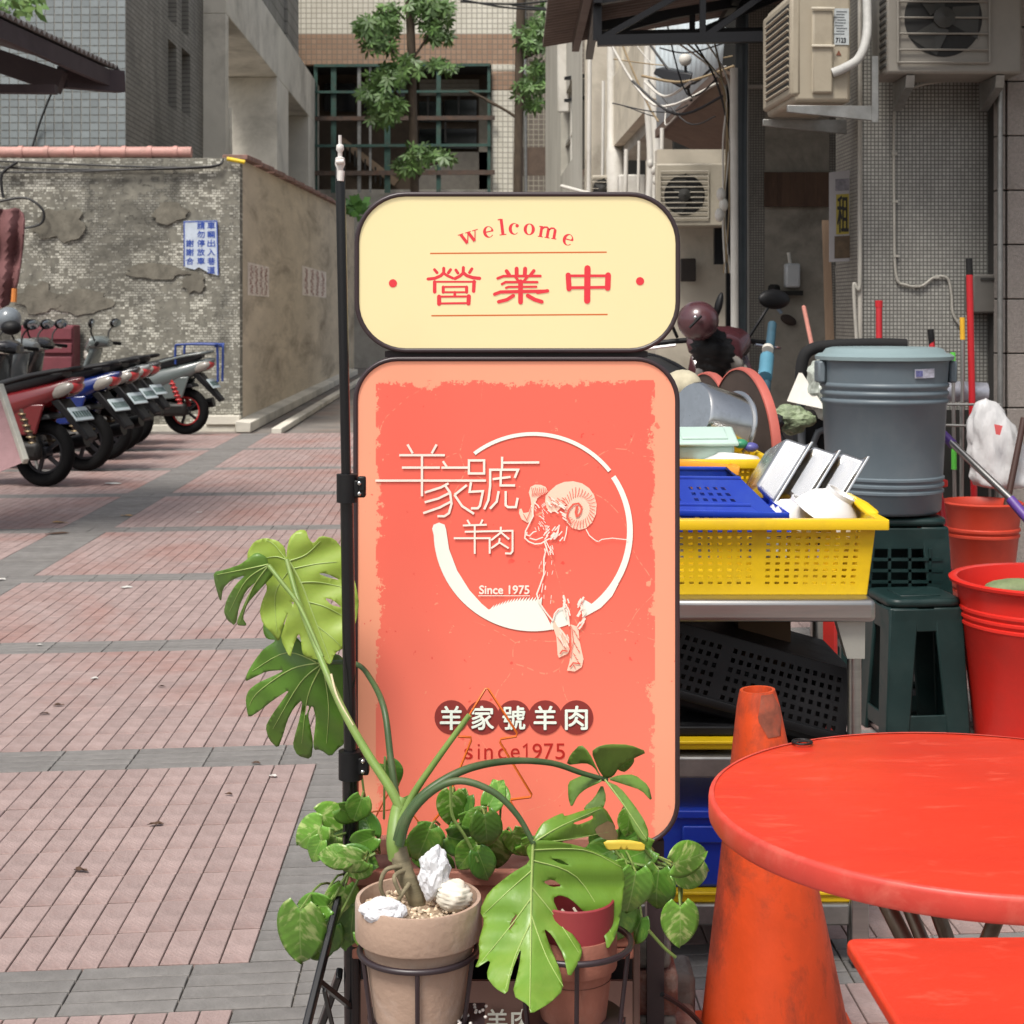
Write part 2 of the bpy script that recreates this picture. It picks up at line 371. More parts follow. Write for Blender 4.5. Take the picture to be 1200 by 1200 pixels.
# pink pipe coping with collars
pinkp = M('pink_pipe', 'b88a80', .55, var=.12, vs=5, dirt='7a6a60', dirt_amt=.6, ds=5)
cp = MB(); cp.tube([V(-13, YW+.06, 3.66), V(-4.28, YW+.06, 3.66)], .075, 12); pipe = cp.build('coping_pipe', pinkp, bw, smooth=True)
for i in range(20):
    x = P(205-30.3*i, 175, YW).x
    MB().tube([V(x-.03, YW+.06, 3.66), V(x+.03, YW+.06, 3.66)], .088, 12).build('pipe_collar', pinkp, bw, smooth=True)
tilem = M('ridge_tile', '8a6a60', .8, var=.3, vs=4, dirt='4b423a', dirt_amt=.6, ds=3)
a, b = A(UW-.08, YW+.1), A(UW-.08, 43)
for i in range(14):
    t0, t1 = i/14, (i+1)/14-.003
    p, q = a.lerp(b, t0)+V(0, 0, 3.60+.575*t0), a.lerp(b, t1)+V(0, 0, 3.62+.575*t1)
    MB().bar(p, q, .34, .07).build('coping_tile', tilem, bw, bevel=.01)
cab = M('black_cable', '1b1b1c', .6)
cb_ = thing('cable_run', 'black cables strung along the top of the tiled boundary wall', 'cable', (-4, YW, 3.4))
for k in range(3):
    pts = [V(-13+i*1.0, YW-.05-.02*k, 3.50-.035*k-.05*math.sin(i*.9+k)) for i in range(10)]+[P(262, 186+k, YW-.06)]
    MB().tube(smooth_pts(pts, 4), .014, 6).build('cable', cab, cb_, smooth=True)
MB().tube(smooth_pts([P(4, 232, YW-.1), P(2, 205, YW-.1), P(20, 190, YW-.1)], 5), .02, 6).build('cable', cab, cb_, smooth=True)
MB().tube(smooth_pts([P(0, 236, YW-.12), P(30, 232, YW-.14), P(50, 246, YW-.14), P(48, 262, YW-.12), P(25, 268, YW-.12)], 6), .018, 6).build('cable', cab, cb_, smooth=True)
MB().tube([P(266, 186, YW-.08), P(287, 190, YW-.08)], .028, 8).build('cable_sleeve', M('yellow_sleeve', 'd9b927', .5), cb_, smooth=True)
# blue and white notice
YS = YW-.03
sg = thing('wall_notice', 'torn white notice with blue Chinese characters on the mosaic wall', 'sign', P(236, 325, YS))
pl = [P(215, 259, YS), P(254, 258, YS), P(256, 323, YS), P(245, 320, YS), P(233, 313, YS), P(228, 316, YS), P(217, 313, YS)]
MB().prism(pl, (0, .012, 0)).build('plate', M('notice_white', 'b9c3cf', .5, var=.12, vs=8, dirt='8a8d90', dirt_amt=.4, ds=9), sg)
# ---------------------------------------------------------------- lettering: strokes and text meshes traced onto a plane
class Plane:
    """maps photo pixels to a vertical plane that faces the viewer at depth Y"""
    def __init__(s, Y, back=0.): s.Y = Y; s.k = 0
    def __call__(s, x, y, off=0.): return P(x, y, s.Y)+V(0, -off, 0)
def ribbon(pts, w, cap=4, taper=None):
    pts = [Vector((p[0], p[1])) for p in pts]; n = len(pts)
    ws = [w*.5]*n if taper is None else [w*.5*t for t in taper]
    L_, R_ = [], []
    for i in range(n):
        d0 = (pts[i]-pts[i-1]).normalized() if i else None; d1 = (pts[i+1]-pts[i]).normalized() if i < n-1 else None
        a = d0 or d1; b = d1 or d0; t = a+b
        t = t.normalized() if t.length > .2 else b
        nrm = Vector((-t.y, t.x)); k = max(.5, nrm.dot(Vector((-b.y, b.x)))); h = ws[i]/k
        L_.append(pts[i]+nrm*h); R_.append(pts[i]-nrm*h)
    out = list(L_)
    def capf(c, d, r):
        base = math.atan2(d.y, d.x)+math.pi/2
        return [c+Vector((math.cos(base-math.pi*i/(cap+1)), math.sin(base-math.pi*i/(cap+1))))*r for i in range(1, cap+1)]
    if cap: out += capf(pts[-1], (pts[-1]-pts[-2]).normalized(), ws[-1])
    out += R_[::-1]
    if cap: out += capf(pts[0], (pts[0]-pts[1]).normalized(), ws[0])
    return out
def flat(mb, poly, pl, off):
    mb.add([pl(p[0], p[1], off) for p in poly], [tuple(range(len(poly)))])
def strokes(mb, lst, pl, off, w, tr=lambda p: p, cap=4):
    for i, s_ in enumerate(lst):
        ww = w; tp = None
        if isinstance(s_, tuple) and not isinstance(s_[0], tuple) and isinstance(s_[1], (int, float)) and isinstance(s_[0], list):
            s_, ww = s_[0], s_[1]
        flat(mb, ribbon([tr(p) for p in s_], ww, cap), pl, off+.00003*i)
def text_into(mb, body, rect, pl, off, bold=0., keep=False):
    cu = bpy.data.curves.new('t', 'FONT'); cu.body = body; cu.offset = min(bold, 0); cu.resolution_u = 4
    o = bpy.data.objects.new('t', cu); COL.objects.link(o); bpy.context.view_layer.update()
    me = o.to_mesh(); vs_ = [v.co.copy() for v in me.vertices]; fs_ = [tuple(p.vertices) for p in me.polygons]
    o.to_mesh_clear(); bpy.data.objects.remove(o); bpy.data.curves.remove(cu)
    if not vs_: return
    x0, x1 = min(v.x for v in vs_), max(v.x for v in vs_); y0, y1 = min(v.y for v in vs_), max(v.y for v in vs_)
    X0, Y0, X1, Y1 = rect
    f = pl if callable(pl) else None
    w_ = bold*(X1-X0) if bold > 0 else 0          # heavier weight: the glyph printed again, slightly shifted
    for k, (ox, oy) in enumerate(((0, 0), (w_, 0), (-w_, 0), (0, w_), (0, -w_), (w_*.7, w_*.7), (-w_*.7, w_*.7)) if w_ else ((0, 0),)):
        mb.add([f(X0+w_+(v.x-x0)/(x1-x0)*(X1-X0-2*w_)+ox, Y1-abs(w_)+(v.y-y0)/(y1-y0)*(Y0-Y1+2*abs(w_))+oy, off+k*(.00012 if w_ > .01 else 0)) for v in vs_], fs_)
# characters on the blue and white notice: three columns read from the right
blue = M('notice_blue', '27479c', .5, var=.1)
pn = Plane(YS-.002); g = MB()
for col_, x in (('車輛出入巷道', 247.5), ('請勿停放車', 235.5), ('  謝謝合', 222.5)):
    for i, ch in enumerate(col_):
        if ch == ' ': continue
        y = 260+10.4*i
        text_into(g, ch, (x-4.6, y, x+4.6, y+8.6), pn, .001, .02)
g.build('lettering', blue, sg)
g = MB(); strokes(g, [[(216, 312), (215.8, 260), (254, 259), (255.6, 322)]], pn, .002, 1.2, cap=0); g.build('border_line', blue, sg)
# stencilled posters on the side wall (they lie along the wall)
redink = M('faded_red', '8e3f38', .8, var=.25, vs=12); pinkpaper = M('faded_paper', 'eadfd3', .85, var=.2, vs=8, dirt='8a7763', dirt_amt=.6, ds=6)
for (x0, x1, y0, y1, lab) in ((290, 315, 307, 346, 'faded red stencilled notice on the alley wall nearer the wall corner'), (354, 382, 311, 346, 'faded red stencilled notice on the alley wall farther along, beside the black pole')):
    def wy(x): return UW*F/(x-550.)           # depth on the side wall for a photo column
    ya, yb = wy(x0), wy(x1); cz = EYE+(HY-(y0+y1)/2)*ya/F; hz = (y1-y0)/2*ya/F
    t = thing('stencil_notice', lab, 'notice', A(UW+.004, (ya+yb)/2, cz))
    MB().quad(A(UW+.004, ya, cz-hz), A(UW+.004, yb, cz-hz), A(UW+.004, yb, cz+hz), A(UW+.004, ya, cz+hz)).build('sheet', pinkpaper, t)
    class WP:
        def __call__(s, x, y, off=0): return A(UW+.008+off, ya+(yb-ya)*x, cz+hz-2*hz*y)
    g = MB()
    rnd = random.Random(int(x0)); wp = WP()       # faded columns of characters, too worn to read
    for k in range(4):
        for j in range(26):
            cx, cy = .15+.23*k+rnd.uniform(-.05, .05), .07+.034*j
            flat(g, [(cx-rnd.uniform(.02, .07), cy), (cx+rnd.uniform(.02, .06), cy+.004), (cx+.03, cy+rnd.uniform(.012, .03)), (cx-.03, cy+.02)], wp, .0002*(j % 3))
    g.build('lettering', redink, t)
# ---------------------------------------------------------------- grey tiled building on the left
gt_side = MT('grey_tile_side', '8a877f', '98958c', '605e58', .24, .075, .008, 'yz', .5, .75, dirt='3a3834', dirt_amt=.7, ds=.45, bump=.5)
gtile = M('grey_tile', '7b8283', .3, var=.10, vs=2, dirt='50504c', dirt_amt=.4, ds=1.2, island=.13, spec=.5)
grout = M('tile_grout', 'a09c92', .9, var=.15, vs=2)
YB = 23.0; UB = -4.87
lb = thing('tiled_building', 'grey building clad in square tiles above the boundary wall', 'building', (-6, YB, 0))
k = A(UB, YB); YE = 32.0
g = MB(); g.span((-16, YB, 0), (k.x-.002, YB+.02, 14)); g.build('front_wall', grout, lb)
# side wall, cut round the slit windows
def sidewall(y0, y1, z0, z1, holes, name, mat, parent, u, th=.3):
    g = MB(); ys = sorted({y0, y1, *[h[0] for h in holes], *[h[1] for h in holes]}); zs = sorted({z0, z1, *[h[2] for h in holes], *[h[3] for h in holes]})
    for i in range(len(ys)-1):
        for j in range(len(zs)-1):
            cy, cz = (ys[i]+ys[i+1])/2, (zs[j]+zs[j+1])/2
            if any(h[0] < cy < h[1] and h[2] < cz < h[3] for h in holes): continue
            a0, a1 = A(u, ys[i]), A(u, ys[i+1]); q = [(a0, zs[j]), (a1, zs[j]), (a1, zs[j+1]), (a0, zs[j+1])]
            g.add([p+V(0, 0, z) for p, z in q], [(0, 1, 2, 3)])
    for h in holes:
        a0, a1 = A(u, h[0]), A(u, h[1]); b0, b1 = a0-V(th if u < 0 else -th, 0, 0), a1-V(th if u < 0 else -th, 0, 0)
        for (p, q, z, z2) in ((a0, b0, h[2], h[3]), (a1, b1, h[2], h[3])): g.add([p+V(0, 0, z), q+V(0, 0, z), q+V(0, 0, z2), p+V(0, 0, z2)], [(0, 1, 2, 3)])
        for z in (h[2], h[3]): g.add([a0+V(0, 0, z), a1+V(0, 0, z), b1+V(0, 0, z), b0+V(0, 0, z)], [(0, 1, 2, 3)])
    return g.build(name, mat, parent)
def su(x, u): return u*F/(x-550.)               # depth at which plane u crosses photo column x
def sz(y, Y): return EYE+(HY-y)*Y/F
holes = []
for x0, x1, yt, yb in ((197, 207, 50, 126), (213, 223, 60, 134), (197, 207, -40, 27), (213, 221, -40, 40)):
    y0, y1 = su(x0, UB), su(x1, UB); ym = (y0+y1)/2; holes.append((y0, y1, sz(yb, ym), sz(yt, ym)))
sidewall(YB, YE, 0, 14, holes, 'side_wall', gt_side, lb, UB)
glassd = M('dark_glass', '0c0e10', .15, var=.3, vs=3)
framem = M('window_frame', '3c3a36', .5)
for h in holes:
    w_ = MB().add([A(UB-.2, h[0], h[2]), A(UB-.2, h[1], h[2]), A(UB-.2, h[1], h[3]), A(UB-.2, h[0], h[3])], [(0, 1, 2, 3)]).build('window', glassd, lb)
    MB().bar(A(UB-.18, (h[0]+h[1])/2, h[2]), A(UB-.18, (h[0]+h[1])/2, h[3]), .05, .05).build('frame', framem, w_)
ts = .127; me = None; n = 0
xs = [P(148, 0, YB).x-ts*(i+.5)-.004 for i in range(16)]
tm = MB().span((-ts/2+.007, -.014, -ts*.43+.006), (ts/2-.007, 0, ts*.43-.006)).build('tile', gtile, None, bevel=.004, seg=1)
tmesh = tm.data; bpy.data.objects.remove(tm)
big = MB(); rowh = ts*.86
for j in range(64):
    z = 3.72+rowh*j
    for i in range(48):
        x = P(148, 0, YB).x-ts*(i+.5)-.004; s_ = scr(V(x, YB, z)); y_ = HY-(z-EYE)*F/YB
        hidden = y_ < s_[0]*.46+15 or (y_ < 104 and s_[0] < 70+(104-y_)*.3)
        if -6 < s_[0] and -10 < y_ and n < 300 and not (y_ < 95 and s_[0] < 60):
            place('tile', tmesh, lb, V(x, YB, z)-ORG[lb.name], (random.uniform(-.012, .012), 0, random.uniform(-.012, .012))); n += 1
        else: big.span((x-ts/2+.006, YB-.013, z-rowh/2+.005), (x+ts/2-.006, YB-.0005, z+rowh/2-.005))
o = big.build('tile_field', gtile, lb); o['kind'] = 'stuff'
for z in (4.9, 7.2): MB().span((-15, YB+2, z), (-14.5, YB+2.2, z+.1))
MB().tube(smooth_pts([P(62, 105, YB-.3), P(48, 140, YB-.1), P(38, 172, YB-.05)], 5), .016, 6).build('hanging_cable', cab, lb, smooth=True)
# pale pipe and meter box on the corner of the two buildings
dp = thing('drain_pipe', 'pale pink drainpipe with a grey box at the end of the grey tiled wall', 'pipe', A(-4.55, 30.3, 0))
MB().tube([P(262, 128, 30.2), P(261.5, -60, 30.2)], .055, 10).build('pipe', pinkp, dp, smooth=True)
MB().tube([P(268, 182, 30.2), P(267, 126, 30.2)], .07, 10).build('lower_pipe', concrete_light, dp, smooth=True)
MB().box(P(262, 137, 30.1), (.13, .12, .34)).build('meter_box', M('meter_grey', '2d3338', .5), dp, bevel=.01)
# ---------------------------------------------------------------- concrete frame building beyond it
UF = -4.45
fb = thing('concrete_building', 'bare concrete frame building with deep open bays beyond the tiled building', 'building', A(UF, 34, 0))
def fbar(x0, x1, zlo, zhi, name, mat, dep=1.4, u=UF):
    y0, y1 = su(x0, u), su(x1, u)
    g = MB(); p = [A(u-dep, y0, zlo), A(u, y0, zlo), A(u, y1, zlo), A(u-dep, y1, zlo), A(u-dep, y0, zhi), A(u, y0, zhi), A(u, y1, zhi), A(u-dep, y1, zhi)]
    return g.hexa(p).build(name, mat, fb, bevel=.015)
zb0, zb1 = 7.0, 8.25
fbar(265, 374, zb0, zb1, 'beam', concrete_light)
fbar(265, 374, 1.0, 3.9, 'lower_wall', concrete)
fbar(325, 338, 3.905, 6.995, 'pillar', concrete_light); fbar(362, 374, 3.905, 6.995, 'pillar', concrete_light); fbar(265, 268, 3.905, 6.995, 'pillar', concrete_light)
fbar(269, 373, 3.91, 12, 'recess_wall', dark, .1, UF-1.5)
fbar(337, 350, 8.26, 14, 'tiled_pier', MT('grey_tile_pier', '85837d', '8f8d87', '605e58', .3, .3, .02, 'yz', 0, .7, ds=.6), 1.4, UF-.02)
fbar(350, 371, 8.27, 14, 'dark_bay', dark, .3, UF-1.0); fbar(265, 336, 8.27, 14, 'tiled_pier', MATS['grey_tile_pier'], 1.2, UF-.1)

# ---------------------------------------------------------------- tiled building that closes the alley
YC = 47.0; sC = F/YC
creamt = MT('cream_tile', 'cbc7b8', 'd5d1c3', '989386', .15, .15, .016, 'xz', 0, .5, dirt='8a8273', dirt_amt=.4, ds=.35)
tant = MT('tan_tile', '94765f', 'a1846c', '75685a', .15, .15, .016, 'xz', 0, .5, dirt='6a5949', dirt_amt=.4, ds=.35)
darkt = MT('dark_tile', '645b52', '70675d', '96907f', .15, .15, .014, 'xz', 0, .5, dirt='35302a', dirt_amt=.4, ds=.4)
mb_ = thing('apartment_block', 'cream and tan tiled apartment block closing the end of the alley', 'building', P(480, 440, YC))
def wallp(x0, x1, y0, y1, name, mat, par, dY=0, th=.3, Y=YC):
    a, b = P(x0, y1, Y), P(x1, y0, Y); return MB().span((a.x, Y+dY, a.z), (b.x, Y+dY+th, b.z)).build(name, mat, par)
wallp(300, 610, -260, 40, 'upper_wall', creamt, mb_); wallp(300, 610, 40, 75.5, 'wall_band', tant, mb_, -.01, .31)
pc = thing
col_bands = ((76, 86, tant), (86, 106, creamt), (106, 132, tant), (132, 230, creamt)); 
col_bands = ((75.5, 84, creamt), (84, 106, tant), (106, 460, creamt))
for y0, y1, m in col_bands:
    a, b = P(576, y1, YC), P(606, y0, YC); g = MB(); r = .22
    g.prism([V(a.x, YC-.08, a.z), V(b.x-r, YC-.08, a.z), V(b.x-.06, YC-.03, a.z), V(b.x, YC+.12, a.z), V(b.x, YC+.5, a.z), V(a.x, YC+.5, a.z)], (0, 0, b.z-a.z-.004)).build('column', m, mb_, bevel=.02)
for y0, y1, m in ((-260, 75, darkt), (75, 170, darkt), (170, 204, tant), (204, 460, darkt)):
    wallp(610, 690, y0, y1, 'side_panel', m if m is darkt else M('brown_tile', '5a4a3d', .6, var=.2, vs=6), mb_, .6)
wallp(300, 576, 222, 460, 'lower_wall', concrete, mb_, .02); wallp(300, 600, 60, 230, 'recess_wall', M('recess_brown', '54483c', .9, var=.35, vs=.9), mb_, 1.9, .1)
MB().span((P(300, 0, YC).x, YC+.32, sz(222, YC)-.1), (P(576, 0, YC).x, YC+1.9, sz(222, YC))).build('recess_floor', concrete, mb_)
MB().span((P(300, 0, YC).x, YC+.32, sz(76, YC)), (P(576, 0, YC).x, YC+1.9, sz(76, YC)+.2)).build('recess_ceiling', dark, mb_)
# stair seen through the grille, windows and blinds of the recess
stairm = M('stair_concrete', '6d5d4c', .9, var=.2)
g = MB(); g.bar(P(400, 165, YC+1.5), P(465, 215, YC+1.5), .4, .22); g.build('stair_flight', stairm, mb_)
for i in range(9): MB().bar(P(404+6*i, 168+4.6*i, YC+1.2), P(404+6*i, 186+4.6*i, YC+1.2), .05, .05).build('baluster', dark, mb_)
for x0, x1, y0, y1, mm in ((487, 516, 110, 135, glassd), (518, 557, 108, 134, glassd), (487, 557, 143, 167, glassd), (372, 410, 88, 122, glassd), (420, 470, 88, 122, glassd)):
    w_ = wallp(x0, x1, y0, y1, 'window', mm, mb_, 1.70, .1)
    MB().bar(P((x0+x1)/2, y0, YC+1.66), P((x0+x1)/2, y1, YC+1.66), .06, .05).build('frame', framem, w_)
blindm = M('blind_grey', '8b867c', .7, var=.15, vs=4)
for i in range(4): wallp(488, 560, 84+i*5, 88.4+i*5, 'blind_slat', blindm, mb_, 1.55, .06)
wallp(560, 574, 105, 218, 'pale_jamb', M('jamb', '8f8a7f', .8), mb_, 1.5, .2); wallp(487, 575, 172, 220, 'sill_panel', M('sill_panel_grey', '6f6b64', .8, var=.2), mb_, 1.5, .1)
green = M('green_bar', '2c4a42', .55, var=.25, vs=8, dirt='4a4034', dirt_amt=.5, ds=5); rust = M('rust_bar', '4c4038', .8, var=.3, vs=6, dirt='6a4a36', dirt_amt=.6, ds=5)
gr = thing('window_grille', 'green steel window grille across the dark bays of the far tiled block', 'grille', P(470, 222, YC-.3))
for x, wd, m in ((391, .15, green), (421, .10, zinc), (454, .17, green), (514, .13, green), (573, .09, green), (370, .1, green), (434, .07, zinc)):
    MB().bar(P(x, 226, YC-.25), P(x, 76, YC-.25), wd, .06).build('upright', m, gr)
for y, wd, m, x1 in ((77, .08, green, 575), (108, .07, green, 575), (139, .12, rust, 580), (171, .08, green, 575), (203, .13, rust, 580)):
    MB().bar(P(368, y, YC-.32), P(x1, y-1, YC-.32), .07, wd).build('rail', m, gr)
MB().tube([P(616, 225, YC-.6), P(614, -40, YC-.6)], .05, 8).build('drain_pipe', zinc, mb_, smooth=True)
for k, (p, q) in enumerate((((520, -5), (660, 12)), ((540, 2), (665, -2)), ((600, 6), (700, 4)))):
    MB().tube(smooth_pts([P(p[0], p[1], 36), P((p[0]+q[0])/2, (p[1]+q[1])/2+5, 34), P(q[0], q[1], 30)], 6), .022, 5).build('overhead_wire', cab, mb_, smooth=True)

# ---------------------------------------------------------------- right-hand rear buildings along the alley
UR = 1.57
plas = M('old_plaster', 'b8b0a0', .9, var=.14, vs=1.6, dirt='6a6152', dirt_amt=.55, ds=1.2, bump=.2, bs=20)
plasw = M('white_plaster', 'b9b6ab', .85, var=.12, vs=1.5, dirt='7d7668', dirt_amt=.5, ds=1.0, stretch=(1, 1, .4))
rb = thing('plaster_building', 'pale plastered rear building with side window and overhanging balcony', 'building', A(UR, 24, 0))
YD = 22.0
MB().span((P(686, 0, YD).x, YD, 0), (5, YD+.25, 9)).build('end_wall', plas, rb)
sidewall(YD+.25, 33, 0, 9, [(24.5, 27.5, sz(190, 25), sz(98, 25))], 'side_wall', plasw, rb, UR-.02)
ww = MB().add([A(UR+.1, 24.5, sz(190, 25)), A(UR+.1, 27.5, sz(190, 25)), A(UR+.1, 27.5, sz(98, 25)), A(UR+.1, 24.5, sz(98, 25))], [(0, 1, 2, 3)]).build('window', glassd, rb)
MB().bar(A(UR+.08, 26, sz(190, 25)), A(UR+.08, 26, sz(98, 25)), .06, .06).bar(A(UR+.08, 24.5, sz(150, 25)), A(UR+.08, 27.5, sz(150, 25)), .05, .05).build('frame', white_paint, ww)
MB().hexa([P(653, 132, 26), P(668, 132, 26), P(668, 132, 27), P(653, 132, 27), P(653, -10, 26), P(668, -10, 26), P(668, -10, 27), P(653, -10, 27)]).build('white_downspout', white_paint, rb, bevel=.03)
for i, y in enumerate((92, 118)): MB().bar(P(664, y, 25), P(690, y-4, 24), .08, .05).build('window_hood', black_metal, rb)
# balcony that juts over the alley
bal = M('balcony_beige', 'c2baa8', .85, var=.14, vs=2, dirt='6f6653', dirt_amt=.55, ds=1.5)
YE0, YE1 = 17.5, 20.6
def bx(x, y, Y): return P(x, y, Y)
g = MB(); pts0 = [P(762, 122, YE0), P(716, 175, YE1), P(716, 95, YE1), P(763, 16, YE0)]
g.prism(pts0, (.12, .02, 0)).build('balcony_front', bal, rb)
g = MB(); g.prism([P(762, 122, YE0)+V(.12, 0, 0), P(716, 175, YE1)+V(.12, 0, 0), P(716, 175, YE1)+V(2, 0, 0), P(762, 122, YE0)+V(2, 0, 0)], (0, 0, -.14)).build('balcony_floor', concrete, rb)
for i in range(7):
    t = (i+.5)/7; a = P(763, 16, YE0).lerp(P(716, 95, YE1), t); MB().bar(a+V(.05, 0, -.0), a+V(.05, 0, .6), .03, .03).build('balcony_bar', bal, rb)
MB().bar(P(763, 16, YE0)+V(.05, 0, .6), P(716, 95, YE1)+V(.05, 0, .6), .05, .05).build('balcony_rail', bal, rb)
MB().tube([P(722, 240, YE1-.2), P(721, 180, YE1-.2), P(716, 170, YE1-.2), P(716, 20, YE1-.2)], [.12, .12, .05, .05], 10).build('white_pipe', white_paint, rb, smooth=True)
MB().span((P(722, 0, 21.5).x, 21.4, sz(215, 21.5)), (P(756, 0, 21.5).x, 21.7, sz(180, 21.5))).build('dark_opening', dark, rb)
for k in range(16):
    rnd = random.Random(100+k); Yk = rnd.uniform(11.5, 16.2); xa, xb = rnd.uniform(700, 790), rnd.uniform(800, 862); ya, yb = rnd.uniform(10, 130), rnd.uniform(10, 150)
    MB().tube(smooth_pts([P(xa, ya, Yk), P((xa+xb)/2+rnd.uniform(-12, 12), max(ya, yb)+rnd.uniform(4, 26), Yk-.3), P(xb, yb, Yk-.6)], 6), rnd.choice((.006, .008, .011)), 5).build('slack_cable', (cab, cab, white_paint, M('aged_cable', '8c7a5c', .7, var=.2))[k % 4], rb, smooth=True)
MB().tube([P(658, 218, 20), P(692, 227, 19.5)], .022, 8).build('white_rod', white_paint, rb, smooth=True)
for x, y0, y1, Yk, r_ in ((690, 60, 225, 21.7, .03), (706, 95, 225, 21.6, .02), (733, 175, 225, 18.5, .025), (748, 165, 225, 18.4, .018), (775, 150, 225, 15, .02)): MB().tube([P(x, y1, Yk), P(x+1, y0, Yk)], r_, 8).build('wall_pipe', white_paint, rb, smooth=True)
# white corrugated lean-to with brown soffit
corr = M('white_corrugated', 'b6c0c4', .5, var=.08, vs=2, dirt='7d7a70', dirt_amt=.55, ds=2, stretch=(1, 1, .5)); soff = M('brown_soffit', '6b5a4c', .8, var=.25, vs=3, dirt='3a3028', dirt_amt=.5, ds=3)
lt = thing('lean_to_canopy', 'white corrugated lean-to canopy with brown underside over the rear wall', 'canopy', P(820, 120, 14))
def sheet(a, b, c, d, n, amp, mb, nrm):
    vs_ = []; fs_ = []
    for i in range(n*6+1):
        t = i/(n*6); o = Vector(nrm)*amp*math.sin(t*n*2*math.pi); vs_ += [a.lerp(b, t)+o, d.lerp(c, t)+o]
    for i in range(n*6): fs_.append((2*i, 2*i+2, 2*i+3, 2*i+1))
    return mb.add(vs_, fs_)
a, b, c, d = P(770, 152, 15.5), P(846, 78, 12.6), P(852, 6, 12.6), P(768, 22, 15.5)
sheet(a, b, c, d, 14, .015, MB(), (-.7, -.7, 0)).build('corrugated_sheet', corr, lt, smooth=True, solid=.004)
MB().prism([a+V(.02, 0, -.02), b+V(.02, 0, -.02), b+V(1.2, .4, -.45), a+V(1.2, .6, -.45)], (0, 0, -.03)).build('soffit', soff, lt)
MB().bar(a+V(0, 0, -.04), b+V(0, 0, -.04), .04, .08).build('edge_trim', M('rusty_trim', '5a4a40', .8, var=.3), lt)
fl = thing('flood_lamp', 'small flood lamp bracketed on the corrugated lean-to canopy', 'lamp', P(805, 80, 12.4))
MB().hexa([P(765, 87, 12.6), P(803, 106, 12.4), P(809, 104, 12.6), P(775, 82, 12.8), P(768, 80, 12.6), P(812, 86, 12.4), P(812, 84, 12.6), P(778, 78, 12.8)]).build('housing', black_metal, fl, bevel=.01)
MB().ellipsoid(P(803, 70, 12.5), (.05, .05, .05)).build('bulb', white_paint, fl, smooth=True)
MB().tube([P(803, 76, 12.5), P(805, 100, 12.5), P(810, 118, 12.6)], .012, 6).build('bracket', black_metal, fl)
# ---------------------------------------------------------------- air conditioners
acm = M('ac_beige', '9a917f', .55, var=.08, vs=3, dirt='6a6152', dirt_amt=.4, ds=3)
acw = M('ac_cream', 'a39c8c', .5, var=.07, vs=3, dirt='6f6757', dirt_amt=.45, ds=3)
grille_m = M('ac_grille', '24231f', .6)
def ac_unit(label, c, w_, h_, d_, rz, mat, fan=.38, wires=5, group='air conditioner outdoor units', fx=-.12):
    """box with the fan on its local -Y face; c = centre"""
    t = thing('air_conditioner', label, 'air conditioner', (0, 0, 0), group, local=True); t.location = c; t.rotation_euler = (0, 0, R(rz))
    g = MB(); g.span((-w_/2, -d_/2, -h_/2), (w_/2, d_/2, h_/2)); g.build('casing', mat, t, bevel=.015)
    cx = fx*w_; r = fan*h_
    MB().lathe([(r*1.04, 0), (r, -.012), (r*.97, 0)], (cx, -d_/2-.001, 0), 40, rotm(90)).build('fan_ring', mat, t, smooth=True)
    MB().lathe([(.001, 0), (r*.97, 0)], (cx, -d_/2-.003, 0), 40, rotm(90)).build('fan_recess', M('fan_dark', '0f0f0e', .7), t)
    b_ = MB(); 
    for k in range(3):
        a = k*2.094; q = V(math.cos(a), 0, math.sin(a)); n_ = V(-math.sin(a), 0, math.cos(a)); o = V(cx, -d_/2-.007, 0)
        b_.add([o+q*.04-n_*.03, o+q*r*.85-n_*.10, o+q*r*.9+n_*.06, o+q*.04+n_*.05+V(0, -.01, 0)], [(0, 1, 2, 3)])
    b_.lathe([(.05, 0), (.05, .02), (.001, .03)], (cx, -d_/2-.004, 0), 16, rotm(90)); b_.build('fan', M('fan_blade', '2a2925', .5), t)
    for k in range(wires):
        z = -r+2*r*(k+.5)/wires; MB().tube([V(cx-r*1.12, -d_/2-.016, z), V(cx+r*1.12, -d_/2-.016, z)], .005, 6).build('guard_wire', mat, t)
    for x in (cx-r*1.14, cx+r*1.14): MB().tube([V(x, -d_/2-.016, -r*1.12), V(x, -d_/2-.016, r*1.12)], .006, 6).build('guard_post', mat, t)
    for z in (-r*1.12, r*1.12): MB().tube([V(cx-r*1.14, -d_/2-.016, z), V(cx+r*1.14, -d_/2-.016, z)], .006, 6).build('guard_rail', mat, t)
    return t
# ---------------------------------------------------------------- the stall building on the right
mos = MT('grey_mosaic', '92918b', 'a3a29b', '595853', .0185, .0185, .003, 'xz', 0, .5, dirt='3b3834', dirt_amt=.55, ds=1.0, bump=.5)
mosd = MT('dark_mosaic', '87837a', '938f85', '5c5952', .0185, .0185, .003, 'xz', 0, .5, dirt='2a2723', dirt_amt=.65, ds=.9, bump=.5)
moss = MT('side_mosaic', '77736a', '837f75', '4c4a44', .045, .0185, .003, 'yz', .5, .6, dirt='2f2c27', dirt_amt=.6, ds=1.2, bump=.5)
YM = 8.0
sb = thing('stall_building', 'grey mosaic tiled building behind the stall with stone faced column', 'building', (2.4, YM, 0))
xc = P(1010, 0, YM).x
MB().span((xc, YM, 0), (6, YM+.2, 5.6)).build('mosaic_wall', mos, sb)
YM2 = 8.56; YK = 11.4
